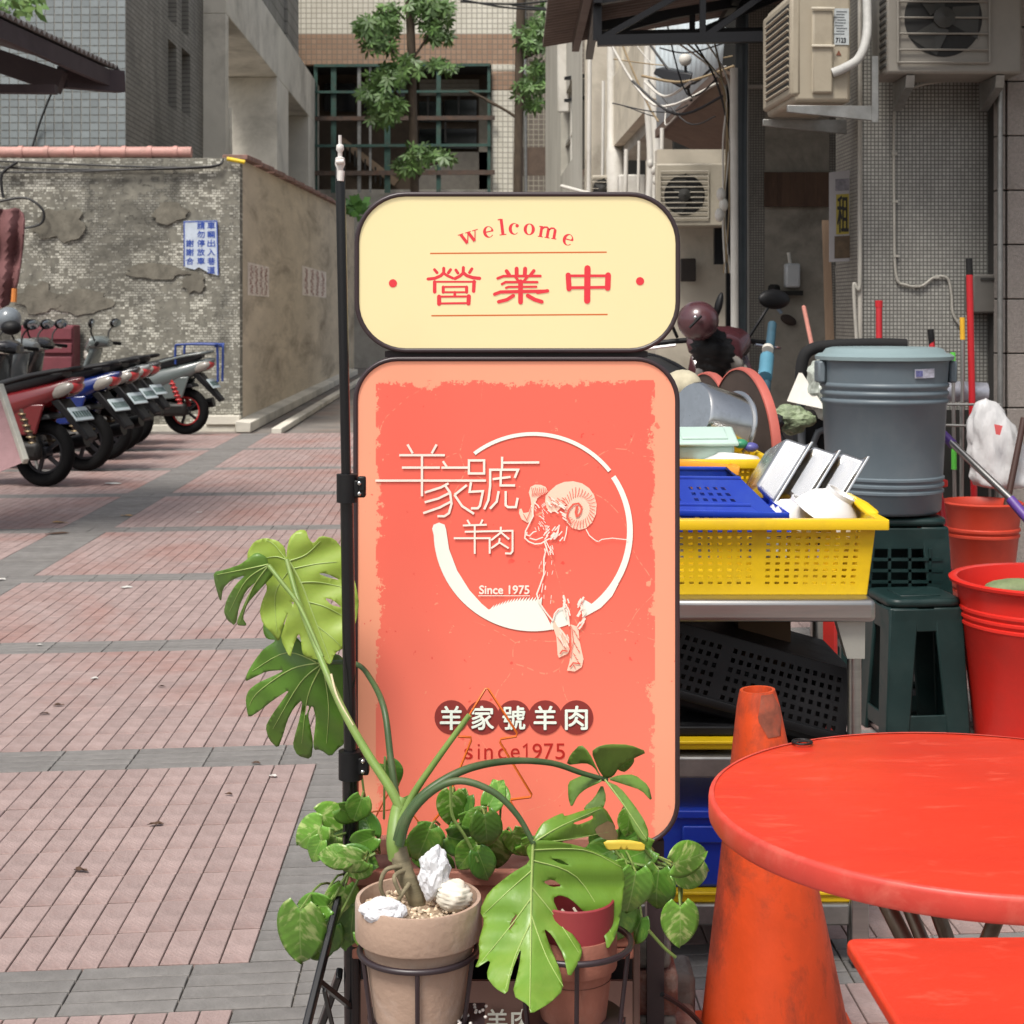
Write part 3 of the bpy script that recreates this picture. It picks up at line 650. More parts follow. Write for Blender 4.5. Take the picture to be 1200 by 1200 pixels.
MB().hexa([V(xc, YM+.2, 0), V(xc+.2, YM+.2, 0), V(P(980, 0, YM2).x+.2, YM2, 0), V(P(980, 0, YM2).x, YM2, 0), V(xc, YM+.2, 5.6), V(xc+.2, YM+.2, 5.6), V(P(980, 0, YM2).x+.2, YM2, 5.6), V(P(980, 0, YM2).x, YM2, 5.6)]).build('side_wall', moss, sb)
g = MB(); g.quad(V(xc-.001, YM, 0), V(P(979.5, 0, YM2).x, YM2, 0), V(P(979.5, 0, YM2).x, YM2, 5.6), V(xc-.001, YM, 5.6)).build('side_face', moss, sb)
MB().tube([V(xc-.012, YM-.012, .2), V(xc-.012, YM-.012, 5.5)], .012, 6).build('corner_trim', concrete, sb)
MB().span((P(868, 0, YK).x, YK, 0), (5.5, YK+.2, 6)).build('dark_wall', mosd, sb)
MB().span((P(868, 0, YK).x, YK-.03, sz(100, YK)), (P(982, 0, YK).x, YK-.001, sz(104, YK))).build('wall_ledge', concrete, sb)
MB().quad(P(895, 480, YK-.004), P(972, 480, YK-.004), P(972, 104, YK-.004), P(897, 104, YK-.004)).build('render_panel', M('dark_render', '8d877b', .9, var=.2, vs=4, dirt='3a362f', dirt_amt=.6, ds=2), sb)
brownw = M('brown_plank', '4f3b2d', .85, var=.3, vs=8, stretch=(1, 1, .2), dirt='221a14', dirt_amt=.6, ds=7)
for i in range(5):
    x0 = 896+15.4*i; MB().span(P(x0, 242, YK-.05), P(x0+14.8, 202, YK-.02)).build('plank', brownw, sb, bevel=.004)
MB().span((P(1168, 0, 7.8).x+.015, 7.87, 0), (3.4, 7.995, 5.6)).build('column_core', M('column_joint', '2c2a27', .9), sb)
stone = M('granite_block', '87807a', .7, var=.22, vs=70, dirt='5d564f', dirt_amt=.3, ds=5, bump=.5, bs=160, island=.08)
zj = [-.02]
while zj[-1] < 5.5: zj.append(zj[-1]+.262)
for i in range(len(zj)-1):
    for x0, x1 in ((P(1168.5, 0, 7.8).x, P(1179, 0, 7.8).x), (P(1180, 0, 7.8).x, P(1180, 0, 7.8).x+.36), (P(1180, 0, 7.8).x+.366, P(1180, 0, 7.8).x+.72)):
        if x0 > P(1300, 0, 7.8).x: continue
        MB().span((x0+.003, 7.80, zj[i]+.003+.02), (x1-.003, 7.869, zj[i+1]-.003+.02)).build('stone_block', stone, sb, bevel=.004)
MB().tube([P(1172, 700, 7.76), P(1172, -40, 7.76)], .014, 8).build('column_pipe', zinc, sb, smooth=True)
# rear wall between the pipes and the lean-to, with its air conditioner
MB().span((P(770, 0, 13.2).x, 13.2, 0), (P(872, 0, 13.2).x, 13.4, sz(175, 13.2))).build('rear_wall', plas, sb)
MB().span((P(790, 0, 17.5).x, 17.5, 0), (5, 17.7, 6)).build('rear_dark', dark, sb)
u = ac_unit('cream air conditioner outdoor unit on the rear wall just above the sign corner', P(812, 230, 12.9), .60, .50, .28, -4, acw, .33, 8)
MB().span(P(836, 310, 13.0)+V(0, -.08, 0), P(848, 262, 13.0)).build('wall_bracket', black_metal, sb)
MB().span(P(797, 330, 13.12)+V(0, -.05, 0), P(815, 303, 13.12)).build('meter_box', M('meter_brown', '2e2722', .6), sb, bevel=.01)
MB().span((P(850, 0, 11.3).x, 11.25, 0), (P(856, 0, 11.3).x, 11.3, sz(100, 11.3))).build('dark_post', black_metal, sb)
ac_unit('small white air conditioner half hidden behind the top edge of the sign', P(709, 222, 20.5), .34, .34, .25, 0, acw, .36, 3)
MB().box(P(740, 222, 19.6), (.32, .3, .34)).build('white_cabinet', white_paint, sb, bevel=.02)
# drain pipes
pw = thing('drain_pipes', 'grey and white drain pipes running down beside the dark rear wall', 'pipe', P(868, 480, 10.5))
MB().tube([P(868, 490, 10.6), P(868, 150, 10.6), P(870, 0, 10.6)], .042, 12).build('grey_pipe', M('pipe_slate', '3d4448', .4, var=.2), pw, smooth=True)
MB().tube([P(852, 470, 10.5), P(861, 395, 10.5), P(860, 80, 10.5)], .026, 10).build('white_pipe', white_paint, pw, smooth=True)
MB().tube([P(876, 490, 10.7), P(874, 180, 10.7), P(875, 10, 10.7)], .014, 8).build('thin_pipe', white_paint, pw, smooth=True)
yel = M('aged_cable', '8c7a5c', .7, var=.2)
for k in range(5):
    rnd = random.Random(k); MB().tube(smooth_pts([P(848+2*k, 320, 10.7), P(851+rnd.uniform(-5, 5), 250, 10.65), P(850+rnd.uniform(-4, 6), 170, 10.6), P(848+rnd.uniform(-10, 10), 95, 10.6), P(835-14*k, 40, 11)], 6), .007, 5).build('loose_cable', (yel, white_paint, cab)[k % 3], pw, smooth=True)
for k, (x, y) in enumerate(((845, 228), (848, 240), (843, 252), (762, 192), (766, 200), (768, 212))): MB().ellipsoid(P(x, y, 10.5 if k < 3 else 16.5), (.03, .03, .045)).build('cable_clip', white_paint, pw, smooth=True)
wp_ = thing('wall_pipes', 'white pipes running down the corner of the rear plaster building', 'pipe', P(766, 230, 16.6))
for x, r in ((762, .035), (766, .02), (770, .04)): MB().tube(smooth_pts([P(x-2, 235, 16.7), P(x, 180, 16.7), P(x-4, 100, 16.7), P(x, -20, 16.7)], 5), r, 8).build('pipe', white_paint, wp_, smooth=True)
# the two near air conditioners
u = ac_unit('large grey air conditioner unit high on the mosaic wall showing its round fan', P(1108, 28, 7.72), .64, .52, .3, 0, M('ac_grey', '77736b', .55, var=.1), .36, 5, fx=-.08)
for i in range(14):
    MB().box((-.322, -.10+0*i, -.22+.034*i), (.006, .12, .014)).build('side_slot', grille_m, u)
for x in (-.2, .22): MB().hexa([V(x-.02, -.12, -.32), V(x+.02, -.12, -.32), V(x+.02, .13, -.40), V(x-.02, .13, -.40), V(x-.02, -.14, -.265), V(x+.02, -.14, -.265), V(x+.02, .14, -.265), V(x-.02, .14, -.265)]).build('bracket', zinc, u)
# left one is turned: the fan faces the alley, its service side faces us
cA = P(946, 66, 7.9); AW, AH, AD = .62, .53, .27
u = thing('air_conditioner', 'beige air conditioner on a galvanised bracket with white insulated pipe', 'air conditioner', (0, 0, 0), 'air conditioner outdoor units', local=True)
u.location = cA; u.rotation_euler = (0, 0, R(3))
MB().span((-AD/2, -AW/2, -AH/2), (AD/2, AW/2, AH/2)).build('casing', acm, u, bevel=.02)
MB().span((-AD/2-.02, -AW/2-.006, -AH/2+.03), (-AD/2+.03, AW/2, AH/2-.03)).build('front_panel', acm, u, bevel=.015)
MB().span((-.055, -AW/2-.022, -AH/2+.04), (.045, -AW/2-.001, AH/2-.10)).build('pipe_cover', acm, u, bevel=.015)
for z in (AH/2-.095, -.005): MB().box((-.005, -AW/2-.028, z), (.11, .014, .012)).build('cover_lip', M('ac_highlight', 'bdb6a4', .5), u, bevel=.003)
for i in range(12): MB().box((-AD/2-.024, -.04, -.19+.033*i), (.012, .5, .008), rotm(0, 25)).build('louver', acm, u)
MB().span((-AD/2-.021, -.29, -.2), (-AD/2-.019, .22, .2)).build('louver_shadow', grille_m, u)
MB().box((.088, -AW/2-.003, .09), (.07, .003, .17)).build('rating_label', M('label_paper', 'a7adae', .6, var=.12, vs=60), u)
g = MB()
for r_ in range(9): g.box((.088-.006*(r_ % 3), -AW/2-.0055, .16-.013*r_), (.05-.01*(r_ % 2), .001, .004))
g.build('label_print', M('print_grey', '5d6266', .7), u)
class LP:
    def __call__(s, x, y, off=0): return V(x, -AW/2-.006-off, y)
g = MB(); text_into(g, '7123', (.06, .036, .108, .016), LP(), 0, .02); g.build('label_number', M('print_dark', '2e3236', .7), u)
MB().add([V(.062, -AW/2-.003, -.045), V(.088, -AW/2-.003, -.045), V(.075, -AW/2-.003, -.02)], [(0, 1, 2)]).build('warning_mark', M('warn', '6a3f2a', .6), u)
for y, nm in ((-AW/2+.03, 'arm'), (AW/2-.04, 'arm')):
    MB().hexa([V(-AD/2-.03, y-.02, -AH/2-.045), V(.26, y-.02, -AH/2-.085), V(.26, y+.0, -AH/2-.085), V(-AD/2-.03, y, -AH/2-.045), V(-AD/2-.03, y-.02, -AH/2-.012), V(.26, y-.02, -AH/2-.012), V(.26, y, -AH/2-.012), V(-AD/2-.03, y, -AH/2-.012)]).build('bracket_arm', zinc, u, bevel=.003)
MB().span((.235, -AW/2+.005, -AH/2-.09), (.265, -AW/2+.012, -AH/2+.22)).build('bracket_upright', zinc, u)
MB().tube(smooth_pts([V(.04, -AW/2-.02, -.13), V(.10, -AW/2-.03, -.105), V(.165, -AW/2-.02, -.06), V(.205, -AW/2, .03), V(.225, -AW/2+.05, .16), V(.235, -AW/2+.12, .45), V(.235, -AW/2+.2, .8)], 6), .022, 10).build('insulated_pipe', M('white_wrap', 'a8a8a4', .7, var=.12, vs=30), u, smooth=True)
MB().span((1.80, 6.6, 3.22), (6, 7.99, 3.38)).build('unseen_shade_canopy', concrete, sb, bevel=.01)  # unseen slab added overhead to shade the wall, bin and air conditioner
struct(MB().span((.62, 8.75, -.05), (1.55, 12.5, .2)).build('raised_floor', concrete, None, bevel=.01))
# thin white conduit, junction box, poster, dispenser on the walls
wcon = M('white_conduit', '9a978e', .6, var=.1)
cd = thing('conduit', 'thin white conduit running down the mosaic wall and curling to the right', 'conduit', P(1050, 330, YM-.02))
MB().tube(smooth_pts([P(1105, 95, YM-.12), P(1078, 100, YM-.06), P(1055, 112, YM-.02), P(1048, 135, YM-.015), P(1048, 250, YM-.015), P(1050, 322, YM-.015), P(1062, 334, YM-.015), P(1080, 335, YM-.015), P(1095, 325, YM-.015), P(1110, 326, YM-.015), P(1115, 345, YM-.015), P(1117, 368, YM-.015), P(1128, 385, YM-.015)], 6), .007, 8).build('conduit_run', wcon, cd, smooth=True)
for x, y in ((1048, 180), (1049, 236), (1050, 300), (1075, 335), (1097, 325)): MB().box(P(x, y, YM-.016), (.026, .018, .012)).build('clip', wcon, cd)
cd2 = thing('conduit', 'white bent pipe hanging at the corner of the side wall behind the bin', 'conduit', P(1003, 330, YM-.05))
MB().tube(smooth_pts([P(1008, 270, YM-.03), P(1008, 325, YM-.03), P(1006, 340, YM-.03), P(1001, 332, YM-.03), P(1001, 350, YM-.03), P(1004, 400, YM-.03)], 5), .009, 8).build('pipe_run', wcon, cd2, smooth=True)
MB().span(P(1140, 367, YM-.14), P(1172, 322, YM-.001)).build('electric_box', M('box_grey', '57544f', .6, var=.15), sb, bevel=.01)
MB().box(P(1160, 327, YM-.145), (.09, .006, .012)).build('box_slot', grille_m, sb)
po = thing('rental_poster', 'white poster with yellow panel reading rent in Chinese on the side wall', 'poster', P(985, 305, 8.3))
def sd(t, z, off=0.):      # point on the side face: t in 0..1 from the far edge, z in metres
    a, b = V(P(979.5, 0, YM2).x, YM2, 0), V(xc, YM, 0); q = a.lerp(b, t); n_ = V(-(b.y-a.y), (b.x-a.x), 0).normalized(); n_ = n_ if n_.x < 0 else -n_
    return q+n_*(.01+off)+V(0, 0, z)
class SP:
    def __init__(s): pass
    def __call__(s, x, y, off=0): return P(x, y, 8.25)+V(-.001, -off-.0, 0)
sp_ = SP()
def pq(x0, y0, x1, y1, off, sl=3): return [sp_(x0, y1, off), sp_(x1, y1-1, off), sp_(x1, y0-sl, off), sp_(x0, y0, off)]
MB().prism(pq(972, 202, 996, 307, 0), (0, .006, 0)).build('sheet', M('poster_white', '8f8c8c', .6, var=.08), po)
MB().add(pq(980, 228, 995, 275, .002, 1), [(0, 1, 2, 3)]).build('yellow_panel', M('poster_yellow', '8d7f2e', .6, var=.12), po)
MB().add(pq(978, 277, 996, 303, .002, 1), [(0, 1, 2, 3)]).build('photo_panel', M('poster_brown', '4c3d2b', .6, var=.4, vs=25), po)
g = MB(); text_into(g, '租', (981, 229, 994.5, 273), sp_, .003, .03); g.build('lettering', M('poster_ink', '191712', .6), po)
MB().add(pq(979, 210, 995, 224, .002, 1), [(0, 1, 2, 3)]).build('title_panel', M('poster_grey', '6e6b70', .6, var=.4, vs=30), po)
wb = thing('wooden_board', 'pale wooden board leaning upright beside the rental poster', 'board', P(970, 420, 8.7))
MB().hexa([P(968, 430, 8.7), P(979, 430, 8.7), P(979, 430, 8.72), P(968, 430, 8.72), P(963, 258, 8.7), P(972, 258, 8.7), P(972, 258, 8.72), P(963, 258, 8.72)]).build('plank', M('pale_wood', '8b7560', .8, var=.2, vs=6, stretch=(4, 4, .4)), wb)
MB().bar(P(987, 420, 8.6), P(982, 312, 8.6), .03, .02).build('grey_batten', zinc, wb)
ds_ = thing('soap_dispenser', 'white soap dispenser fixed on the dark tiled wall', 'dispenser', P(930, 345, YK-.08))
MB().span(P(921, 337, YK-.12), P(935, 309, YK-.02)).build('body', M('disp_white', 'b5b8b8', .3, var=.1), ds_, bevel=.015)
MB().tube([P(926, 310, YK-.06), P(924, 296, YK-.06)], .012, 8).build('spout', white_paint, ds_)
MB().span(P(901, 346, YK-.12), P(938, 341, YK-.01)).build('shelf', dark, ds_)
MB().tube([P(904, 338, YK-.1), P(910, 338, YK-.05)], .03, 10).build('cup', dark, ds_)
for i, (x, y, r) in enumerate(((935, 355, .032), (1040, 125, .01), (1042, 174, .01), (1039, 246, .01), (1038, 274, .01), (1147, 171, .012))):
    MB().lathe([(.001, -.004), (r, -.004), (r, 0)], P(x, y, YK if i == 0 else YM), 14, rotm(90)).build('drill_hole', dark, sb)
# corrugated awning on black trusses
brown_sheet = M('awning_sheet', '5d5047', .6, var=.2, vs=3, dirt='38302a', dirt_amt=.5, ds=2)
aw = thing('awning', 'brown corrugated awning on black welded trusses over the stall', 'awning', P(700, 60, 10))
YA = 10.0
a, b, c, d = P(652, 52, 11.2), P(700, 62, 9.9), V(2.6, 9.9, 3.75), V(2.6, 11.2, 3.75)
sheet(V(.22, 11.6, 3.42), V(.22, 9.4, 3.42), V(4.6, 9.4, 4.15), V(4.6, 11.6, 4.15), 22, .022, MB(), (0, 0, 1)).build('roof_sheet', brown_sheet, aw, smooth=True, solid=.006)
def chord(p, q, wd=.06): MB().bar(p, q, wd, wd).build('truss_bar', black_metal, aw)
for Yt in (9.5, 10.4):
    x0, x1 = px(100, Yt), 4.2
    e0, e1 = V(x0, Yt, 3.10+.18*(Yt-9.5)/.9), V(x1, Yt, 3.19+.18*(Yt-9.5)/.9); t0, t1 = V(x0, Yt, 3.34), V(x1, Yt, 3.98)
    chord(e0, e1); chord(t0, t1); chord(e0, t0, .05)
    n_ = 6
    for i in range(n_):
        f0, f1 = i/n_, (i+1)/n_; chord(e0.lerp(e1, f0), t0.lerp(t1, f1), .035)
        chord(e0.lerp(e1, f1), t0.lerp(t1, f1), .035)
for f0 in (0., .25, .5, .75): chord(V(px(100, 9.5)+f0*3.6, 9.4, 3.33+.66*f0), V(px(100, 10.4)+f0*3.6, 11.5, 3.33+.66*f0), .05)
MB().bar(V(.45, 9.42, 3.44), V(.45, 11.5, 3.44), .05, .16).build('edge_beam', brown_sheet, aw)
# ---------------------------------------------------------------- the shop sign
YG = 3.0
sp = Plane(YG)
brown = M('frame_brown', '33272a', .4, var=.12, vs=10)
def face_material():
    m = bpy.data.materials.new('poster_face'); m.use_nodes = True; nt = m.node_tree; N = nt.nodes; L = nt.links; b = N['Principled BSDF']
    tc = N.new('ShaderNodeTexCoord'); sx = N.new('ShaderNodeSeparateXYZ'); L.new(tc.outputs['Object'], sx.inputs[0])
    a0, a1 = P(440, 985, YG), P(768, 445, YG)
    def math_(op, a, b_=None):
        n = N.new('ShaderNodeMath'); n.operation = op
        for i, v in enumerate((a, b_)):
            if v is None: continue
            if isinstance(v, (int, float)): n.inputs[i].default_value = v
            else: L.new(v, n.inputs[i])
        return n.outputs[0]
    org = ORG['shop_sign']
    cx, hx = (a0.x+a1.x)/2-org.x, (a1.x-a0.x)/2; cz, hz = (a0.z+a1.z)/2-org.z, (a1.z-a0.z)/2
    dx = math_('SUBTRACT', hx, math_('ABSOLUTE', math_('SUBTRACT', sx.outputs['X'], cx)))
    dz = math_('SUBTRACT', hz, math_('ABSOLUTE', math_('SUBTRACT', sx.outputs['Z'], cz)))
    d = math_('MINIMUM', dx, dz)
    def noise_(sc, det=6, rgh=.7, st=(1, 1, 1), seed=0):
        mp = N.new('ShaderNodeMapping'); mp.inputs['Scale'].default_value = st; mp.inputs['Location'].default_value = (seed, seed, seed); L.new(tc.outputs['Object'], mp.inputs[0])
        n = N.new('ShaderNodeTexNoise'); n.inputs['Scale'].default_value = sc; n.inputs['Detail'].default_value = det; n.inputs['Roughness'].default_value = rgh; L.new(mp.outputs[0], n.inputs[0]); return n.outputs['Fac']
    def ramp(v, lo, hi, a=0., b_=1.):
        r = N.new('ShaderNodeMapRange'); r.inputs[1].default_value = lo; r.inputs[2].default_value = hi; r.inputs[3].default_value = a; r.inputs[4].default_value = b_; L.new(v, r.inputs[0]); return r.outputs[0]
    e = noise_(60, 8, .75); big = noise_(9, 3, .6, seed=4)
    depth = math_('MULTIPLY', math_('MAXIMUM', math_('SUBTRACT', math_('MULTIPLY', e, big), .235), 0), .17)
    inside = ramp(math_('SUBTRACT', d, depth), 0, .0012)
    # worn flakes and fine scratches of the printed texture
    fl_ = ramp(noise_(38, 7, .6, seed=9), .655, .675)
    far_ = ramp(noise_(5, 2, .5, seed=2), .46, .56)
    flakes = math_('MULTIPLY', fl_, far_)
    v = N.new('ShaderNodeTexVoronoi'); v.feature = 'DISTANCE_TO_EDGE'; v.inputs['Scale'].default_value = 5.2
    ns = N.new('ShaderNodeTexNoise'); ns.inputs['Scale'].default_value = 4; L.new(tc.outputs['Object'], ns.inputs[0])
    mv = N.new('ShaderNodeMix'); mv.data_type = 'RGBA'; mv.inputs[0].default_value = .12; L.new(tc.outputs['Object'], mv.inputs[6]); L.new(ns.outputs['Color'], mv.inputs[7]); L.new(mv.outputs[2], v.inputs['Vector'])
    line = ramp(v.outputs['Distance'], .0025, .004, 1, 0)
    scr_ = math_('MULTIPLY', math_('MULTIPLY', line, ramp(noise_(3.3, 2, .5, seed=7), .50, .56)), ramp(noise_(90, 3, .6, seed=5), .47, .52))
    paper = math_('MULTIPLY', inside, math_('SUBTRACT', 1, math_('MINIMUM', math_('ADD', flakes, math_('MULTIPLY', scr_, .6)), 1)))
    specks = ramp(noise_(55, 2, .5, seed=21), .69, .71)
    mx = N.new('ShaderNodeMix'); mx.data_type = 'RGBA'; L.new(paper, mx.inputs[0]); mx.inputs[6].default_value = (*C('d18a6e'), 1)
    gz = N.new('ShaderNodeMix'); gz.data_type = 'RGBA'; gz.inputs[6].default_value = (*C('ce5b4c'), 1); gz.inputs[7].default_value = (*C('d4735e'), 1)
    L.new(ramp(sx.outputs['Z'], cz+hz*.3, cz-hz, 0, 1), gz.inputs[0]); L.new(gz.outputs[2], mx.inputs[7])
    m2 = N.new('ShaderNodeMix'); m2.data_type = 'RGBA'; L.new(math_('MULTIPLY', specks, math_('MULTIPLY', far_, .6)), m2.inputs[0]); L.new(mx.outputs[2], m2.inputs[6]); m2.inputs[7].default_value = (*C('c2302c'), 1)
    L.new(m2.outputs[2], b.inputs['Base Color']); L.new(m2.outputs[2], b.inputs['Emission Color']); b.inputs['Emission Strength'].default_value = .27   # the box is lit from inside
    b.inputs['Roughness'].default_value = .38; b.inputs['Specular IOR Level'].default_value = .35
    return m
sign = thing('shop_sign', 'two part light box sign with cream welcome panel above a coral ram logo panel', 'sign', P(605, 1310, YG))
def rrect(x0, y0, x1, y1, r, n=10, off=0.):
    pts = []
    for cx, cy, a in ((x1-r, y0+r, -90), (x1-r, y1-r, 0), (x0+r, y1-r, 90), (x0+r, y0+r, 180)):
        for i in range(n+1):
            t = R(a+90*i/n); pts.append((cx+r*math.cos(t), cy+r*math.sin(t)))
    return [sp(x, y, off) for x, y in pts]
def lightbox(x0, y0, x1, y1, r, t, mat, nm):
    o, i = rrect(x0, y0, x1, y1, r), rrect(x0+t, y0+t, x1-t, y1-t, r-t)
    n = len(o); g = MB(); B_ = V(0, .11, 0); Fw = V(0, -.005, 0)
    g.add([p+Fw for p in o]+[p+Fw for p in i]+[p+B_ for p in o]+[p+V(0, .003, 0) for p in i],
          [f for k in range(n) for f in ((k, (k+1) % n, n+(k+1) % n, n+k), (k, 2*n+k, 2*n+(k+1) % n, (k+1) % n), (n+k, n+(k+1) % n, 3*n+(k+1) % n, 3*n+k))]+[tuple(range(2*n, 3*n))])
    fr = g.build('frame', brown, sign, bevel=.003)
    fc = MB().add(rrect(x0+t-1, y0+t-1, x1-t+1, y1-t+1, r-t+1), [tuple(range(n))]).build('face', mat, sign)
    return fr, fc
cream = M('cream_face', 'c4b68a', .4, var=.02, vs=3, spec=.35, dirt='cdb478', dirt_amt=.12, ds=12)
cream.node_tree.nodes['Principled BSDF'].inputs['Emission Color'].default_value = (*C('dfd3a4'), 1); cream.node_tree.nodes['Principled BSDF'].inputs['Emission Strength'].default_value = .27
upf, upper = lightbox(415.5, 225, 797, 413.5, 60, 5.5, cream, 'upper')
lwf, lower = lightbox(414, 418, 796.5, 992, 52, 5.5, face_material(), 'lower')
MB().span(P(450, 419, YG)+V(0, .02, 0), P(760, 412, YG)+V(0, .09, 0)).build('joining_block', brown, sign)
for x in (417.5, 746): 
    MB().span(P(x-4, 1330, 2.84)+V(0, -.0, 0), P(x+4, 985, 2.84)+V(0, .03, 0)).build('post', M('post_brown', '6b544b', .5, var=.12), sign, bevel=.003)
for x in (440, 770): MB().span(P(x-10, 1330, YG)+V(0, .03, 0), P(x+10, 992, YG)+V(0, .08, 0)).build('rear_post', brown, sign)
MB().span(P(422, 1330, 2.83)+V(0, .012, 0), P(742, 1153, 2.83)+V(0, .02, 0)).build('base_panel', M('base_brown', '866a5f', .5, var=.10, vs=4), sign)
MB().span(P(421, 1330, 2.98)+V(0, 0, 0), P(744, 992, 2.98)+V(0, .012, 0)).build('dark_gap_sheet', black_metal, sign)  # dark sheet added to stand in for the black recess behind the base
MB().span(P(400, 1322, 2.9)+V(0, -.1, 0), P(790, 1300, 2.9)+V(0, .25, 0)).build('base_plate', brown, sign)
# printing on the cream panel
red = M('print_red', 'd8353f', .45, var=.03); orange_line = M('print_line', 'c8662c', .45, var=.05)
def ell(cx, cy, rx, ry, a0=0, a1=360, n=28): return [(cx+rx*math.cos(R(a0+(a1-a0)*i/n)), cy+ry*math.sin(R(a0+(a1-a0)*i/n))) for i in range(n+(0 if abs(a1-a0) >= 360 else 1))]
def ring(mb, cx, cy, rx, ry, ix, iy, tr, pl, off, a0=0, a1=360, n=28, dx=0):
    o, i = ell(cx, cy, rx, ry, a0, a1, n), ell(cx+dx, cy, ix, iy, a0, a1, n); k = len(o); cl = abs(a1-a0) >= 360
    mb.add([pl(*tr(p), off) for p in o+i], [(q, (q+1) % k, k+(q+1) % k, k+q) for q in range(k if cl else k-1)])
g = MB()
def letter(ch, x, y, ang):           # (x, y) = baseline centre in px, serif letters with thick and thin strokes
    ca, sa = math.cos(R(ang)), math.sin(R(ang))
    def tr(p): return (x+p[0]*ca-p[1]*sa, y+p[0]*sa+p[1]*ca)
    S = lambda pts, w, o=.001: flat(g, [tr(q) for q in ribbon(pts, w, 0)], sp, o)
    if ch == 'l': S([(0, 0), (0, -19)], 3.6, .00030); S([(-4, -.5), (4, -.5)], 1.1, .00031); S([(-4, -18.4), (0, -18.8)], 1.3, .00032)
    if ch == 'o': ring(g, 0, -6.3, 6.6, 6.8, 2.9, 5.9, tr, sp, .00030)
    if ch == 'c':
        ring(g, 0, -6.3, 6.2, 6.8, 3.6, 5.9, tr, sp, .00030, 45, 315, dx=1.1); flat(g, [tr(q) for q in ell(3.9, -9.8, 2, 2)], sp, .00031)
    if ch == 'e':
        ring(g, 0, -6.3, 6.2, 6.8, 3.6, 5.9, tr, sp, .00030, 42, 360, dx=.9); S([(-4, -6.6), (5.6, -6.6)], 1.3, .00031); S([(4.6, -6.6), (4.9, -8.5)], 2.6, .00032)
    if ch == 'm':
        for k, xx in enumerate((-8, 0, 8)):
            S([(xx, 0), (xx, -10.5)], 3.3, .00030); S([(xx-3, -.5), (xx+3, -.5)], 1, .00031)
        S([(-11, -12.2), (-6.6, -12.2)], 1.3, .00032)
        S([(-8, -13), (-8, -9)], 3.3, .00033)
        for xx in (-8, 0): S([(xx+1, -10), (xx+3, -12.2), (xx+6, -12.6), (xx+8.6, -10.6), (xx+8.9, -8)], 1.9, .00034)
    if ch == 'w':
        for k, (p, q, ww) in enumerate((((-9, -12.5), (-4.4, -.2), 3.5), ((-4.2, -.2), (0, -12), 1.2), ((0, -12.5), (4.6, -.2), 3.5), ((4.8, -.2), (8.6, -12.2), 1.2))): S([p, q], ww, .0010+.0001*k)
        for xx in (-9, 0, 8.6): S([(xx-3.4, -12.4), (xx+3.4, -12.4)], 1, .00035)
for ch, x, y, an in (('w', 552, 284, -17), ('e', 573.5, 278, -11), ('l', 589.5, 275.5, -7), ('c', 602.5, 274.5, -2), ('o', 620, 275, 2), ('m', 641, 279, 9), ('e', 664, 287, 15)): letter(ch, x, y, an)
g.build('lettering', red, upper)
g = MB(); Zt = lambda p: (490+p[0]*.2, 300+p[1]*.2)
yy = [([(96, 80), (111, 98)], 14), ([(150, 72), (150, 98), (132, 116), (98, 131), (58, 135)], 15), ([(150, 100), (170, 115), (204, 130)], 13), ([(190, 80), (177, 99)], 14), ([(221, 82), (233, 100)], 14),
      ([(265, 68), (264, 100), (244, 118), (216, 132)], 15), ([(265, 98), (285, 115), (320, 127), (360, 131)], 16), ([(315, 75), (301, 97)], 14),
      ([(92, 151), (335, 151)], 9), ([(97, 152), (97, 210)], 17), ([(328, 150), (325, 206)], 17), ([(147, 182), (147, 212)], 15), ([(284, 182), (284, 212)], 15), ([(145, 181), (286, 180)], 9), ([(147, 212), (285, 212)], 9),
      ([(215, 212), (215, 236)], 13), ([(123, 238), (123, 280)], 20), ([(297, 236), (295, 278)], 20), ([(123, 238), (297, 237)], 10), ([(123, 278), (295, 276)], 10),
      ([(577, 74), (577, 115)], 19), ([(627, 74), (624, 115)], 19), ([(518, 88), (533, 110)], 18), ([(678, 86), (660, 110)], 16), ([(466, 131), (500, 118), (716, 117)], 13), ([(570, 122), (590, 150)], 13), ([(640, 122), (617, 150)], 13),
      ([(491, 165), (512, 153), (698, 153)], 12), ([(515, 186), (530, 181), (692, 180)], 11), ([(600, 150), (600, 270)], 23), ([(448, 224), (482, 211), (600, 208), (740, 206)], 16), ([(700, 213), (758, 204)], 17),
      ([(558, 232), (520, 256), (472, 268)], 17), ([(642, 232), (682, 255), (724, 268)], 19),
      ([(992, 72), (990, 262)], 30), ([(879, 112), (884, 192)], 25), ([(1113, 112), (1110, 188)], 27), ([(880, 116), (1113, 116)], 13), ([(884, 186), (1110, 183)], 14)]
yy = [(p, w_*.2*1.22) for p, w_ in yy]; strokes(g, yy, sp, .0003, 3, Zt, 5); g.build('lettering', red, upper)
g = MB(); strokes(g, [[(504, 297), (711, 295.5)], [(505.5, 370), (712, 368.5)]], sp, .0003, 1.6, cap=0); g.build('rule_line', orange_line, upper)
g = MB()
for x, y in ((460.5, 332), (750, 329.5)): flat(g, ell(x, y, 4.8, 4.8), sp, .001)
g.build('dot', red, upper)
